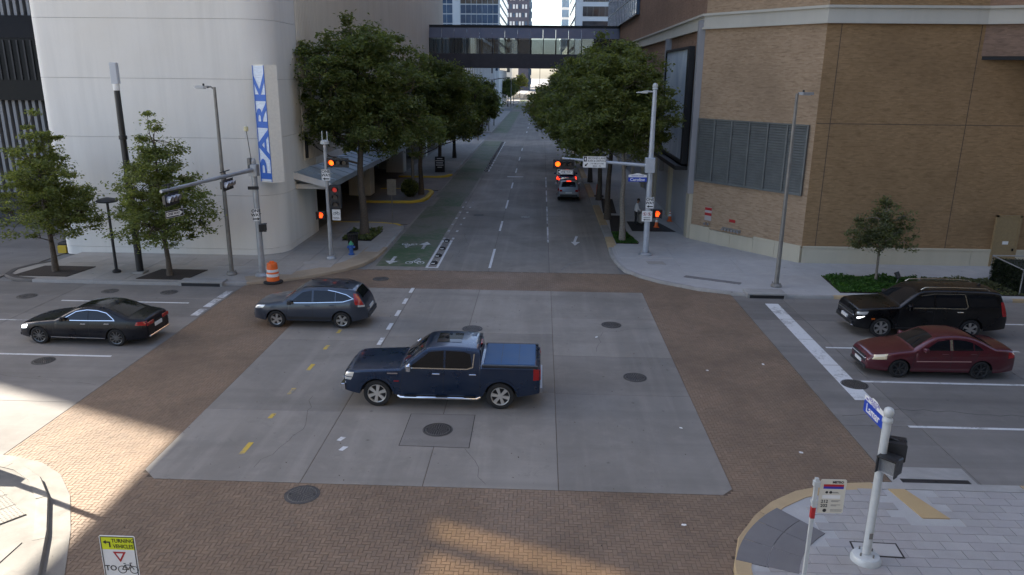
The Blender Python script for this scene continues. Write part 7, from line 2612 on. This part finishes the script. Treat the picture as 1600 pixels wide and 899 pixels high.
# ================= maroon saloon, right
ma_p = paint('maroon paint', (0.085, 0.006, 0.014), .35, .36)
c = Car('sedan_car', 'maroon four door sedan with faded roof beside the black SUV', 'car', (13.66, 25.0, 0), 0, 4.78, 1.78,
        [(0, .62), (.08, .72), (.3, .79), (.9, .9), (1.4, .97, 1), (2.1, 1.37), (2.45, 1.44), (2.9, 1.46), (3.3, 1.42), (3.6, 1.32), (4.1, 1.08, 1), (4.6, 1.05), (4.73, 1.0), (4.78, .86)],
        [(0, .82), (1.4, .93), (4.2, 1.0), (5, 1.0)], .24, (.98, 3.68), .325, .375, ma_p, tumble=.4, edge=.09, fa=.25, fl=.85, ra=.14, rl=.6, bottom_f=.24, bottom_r=.32)
c.wheel_set(plain('dark wheel cover', (.035, .035, .036), .5, .2), 7, .21, .7, five=False)
c.top_patch(1.46, 2.1, .93, .9, .006, 'windshield', m_glassd)
c.top_patch(3.4, 4.05, .88, .9, .006, 'rear_window', m_glassd)
c.side_patch([(1.75, .99), (2.2, 1.28), (2.58, 1.345), (2.58, 1.0)], .006, 'window', m_glassd)
c.side_patch([(2.7, 1.005), (2.7, 1.345), (3.1, 1.33), (3.35, 1.25), (3.35, 1.02)], .006, 'window', m_glassd)
c.side_patch([(3.39, 1.02), (3.39, 1.235), (3.6, 1.12), (3.68, 1.03)], .006, 'window', m_glassd, nx=6)
c.side_patch([(2.6, 1.0), (2.6, 1.34), (2.68, 1.34), (2.68, 1.0)], .008, 'pillar_trim', m_pt, nx=2)
c.side_patch([(1.4, .42), (1.48, .93), (2.62, .96), (2.62, .42)], .004, 'door', ma_p)
c.side_patch([(2.66, .42), (2.66, .96), (3.5, .98), (3.45, .8), (3.25, .42)], .004, 'door', ma_p)
seam(c, [(1.38, .38), (1.46, .95)]); seam(c, [(2.64, .38), (2.64, .98)]); seam(c, [(3.26, .4), (3.48, .82), (3.56, 1.0)])
c.ribbon([(1.5, .62), (3.3, .65)], .03, .012, 'side_moulding', plain('pale moulding', (.4, .22, .2), .4))
c.handle(2.42, .88, ma_p); c.handle(3.36, .9, ma_p)
c.mirror(1.72, .98, ma_p, .19, .13)
c.side_patch([(.1, .6), (.12, .74), (.58, .83), (.52, .66)], .012, 'headlight', plain('yellowed lamp lens', (.75, .62, .4), .15, .2, coat=1), nx=8)
c.side_patch([(4.52, .78), (4.52, .98), (4.75, .96), (4.75, .78)], .012, 'tail_light', m_tail, nx=5)
c.end_box(True, -.5, .5, .46, .64, .02, 'grille', m_blackp)
c.end_box(True, -.56, .56, .56, .6, .03, 'grille_bar', m_chrome)
c.end_box(True, -.25, .25, .34, .45, .03, 'number_plate', m_plate)
c.end_box(True, -.6, .6, .22, .32, .03, 'front_bumper', m_blackp)
c.end_box(False, -.65, .65, .3, .44, .04, 'rear_bumper', ma_p)


# ================= cars in the street ahead, seen from behind
def small_car(label, loc, col, lit=True, roof=1.66, L=4.5, W=1.82, name='car', kind='car', rz=PI / 2):
    pm = paint(label[:24], col, .5, .35)
    c = Car(name, label, kind, loc, -rz, L, W,
            [(0, .76), (.06, .86), (.3, .95), (1.0, 1.02), (1.2, 1.06, 1), (1.9, roof - .1), (2.3, roof - .02), (3.2, roof), (3.9, roof - .06), (4.05, roof - .12, 1), (4.32, 1.15), (4.44, .95), (4.5, .8)],
            [(0, .9), (1.2, .98), (4.6, 1.05)], .3, (.92, 3.55), .34, .4, pm, tumble=.36, edge=.09, fa=.2, fl=.7, ra=.14, rl=.5, bottom_f=.34, bottom_r=.42)
    c.wheel_set(m_alloy, 5, .22, .66)
    c.top_patch(1.24, 1.88, .93, .9, .006, 'windshield', m_glassd)
    c.top_patch(4.06, 4.32, .85, .88, .008, 'rear_window', m_glassd)
    c.side_patch([(1.5, 1.04), (1.98, roof - .22), (3.5, roof - .18), (3.9, 1.15), (3.7, 1.08)], .006, 'window', m_glassd)
    tl = m_taillit if lit else m_tail
    c.side_patch([(4.12, .85), (4.06, 1.15), (4.34, 1.12), (4.48, .85)], .012, 'tail_light', tl, nx=6)
    c.end_box(False, .52, .74, .82, .98, .02, 'tail_light', tl); c.end_box(False, -.74, -.52, .82, .98, .02, 'tail_light', tl)
    c.end_box(False, -.26, .26, .68, .8, .014, 'number_plate', m_plate)
    c.end_box(False, -.7, .7, .42, .6, .05, 'rear_bumper', m_blackp)
    x = c.X(4.05)
    add('stop_lamp', MB().box(x - .02, x + .02, -.18, .18, roof - .08, roof - .03), m_taillit, c.t)
    c.mirror(1.55, 1.0, pm, .2, .15)
    return c


small_car('silver crossover standing in the right lane ahead, brake light on', (2.3, 62.3, 0), (.32, .33, .34), lit=False)
small_car('dark blue car in front of the silver crossover, tail lights lit', (2.35, 69.2, 0), (.02, .04, .1), roof=1.75)
small_car('dark car far down the street past the next crossing', (-1.0, 176, 0), (.05, .06, .1), lit=False)
small_car('red-lit car farther down the street beyond the dark car', (-1.6, 232, 0), (.2, .02, .02))
small_car('small grey car near the end of the street', (1.2, 330, 0), (.2, .2, .22), lit=False)
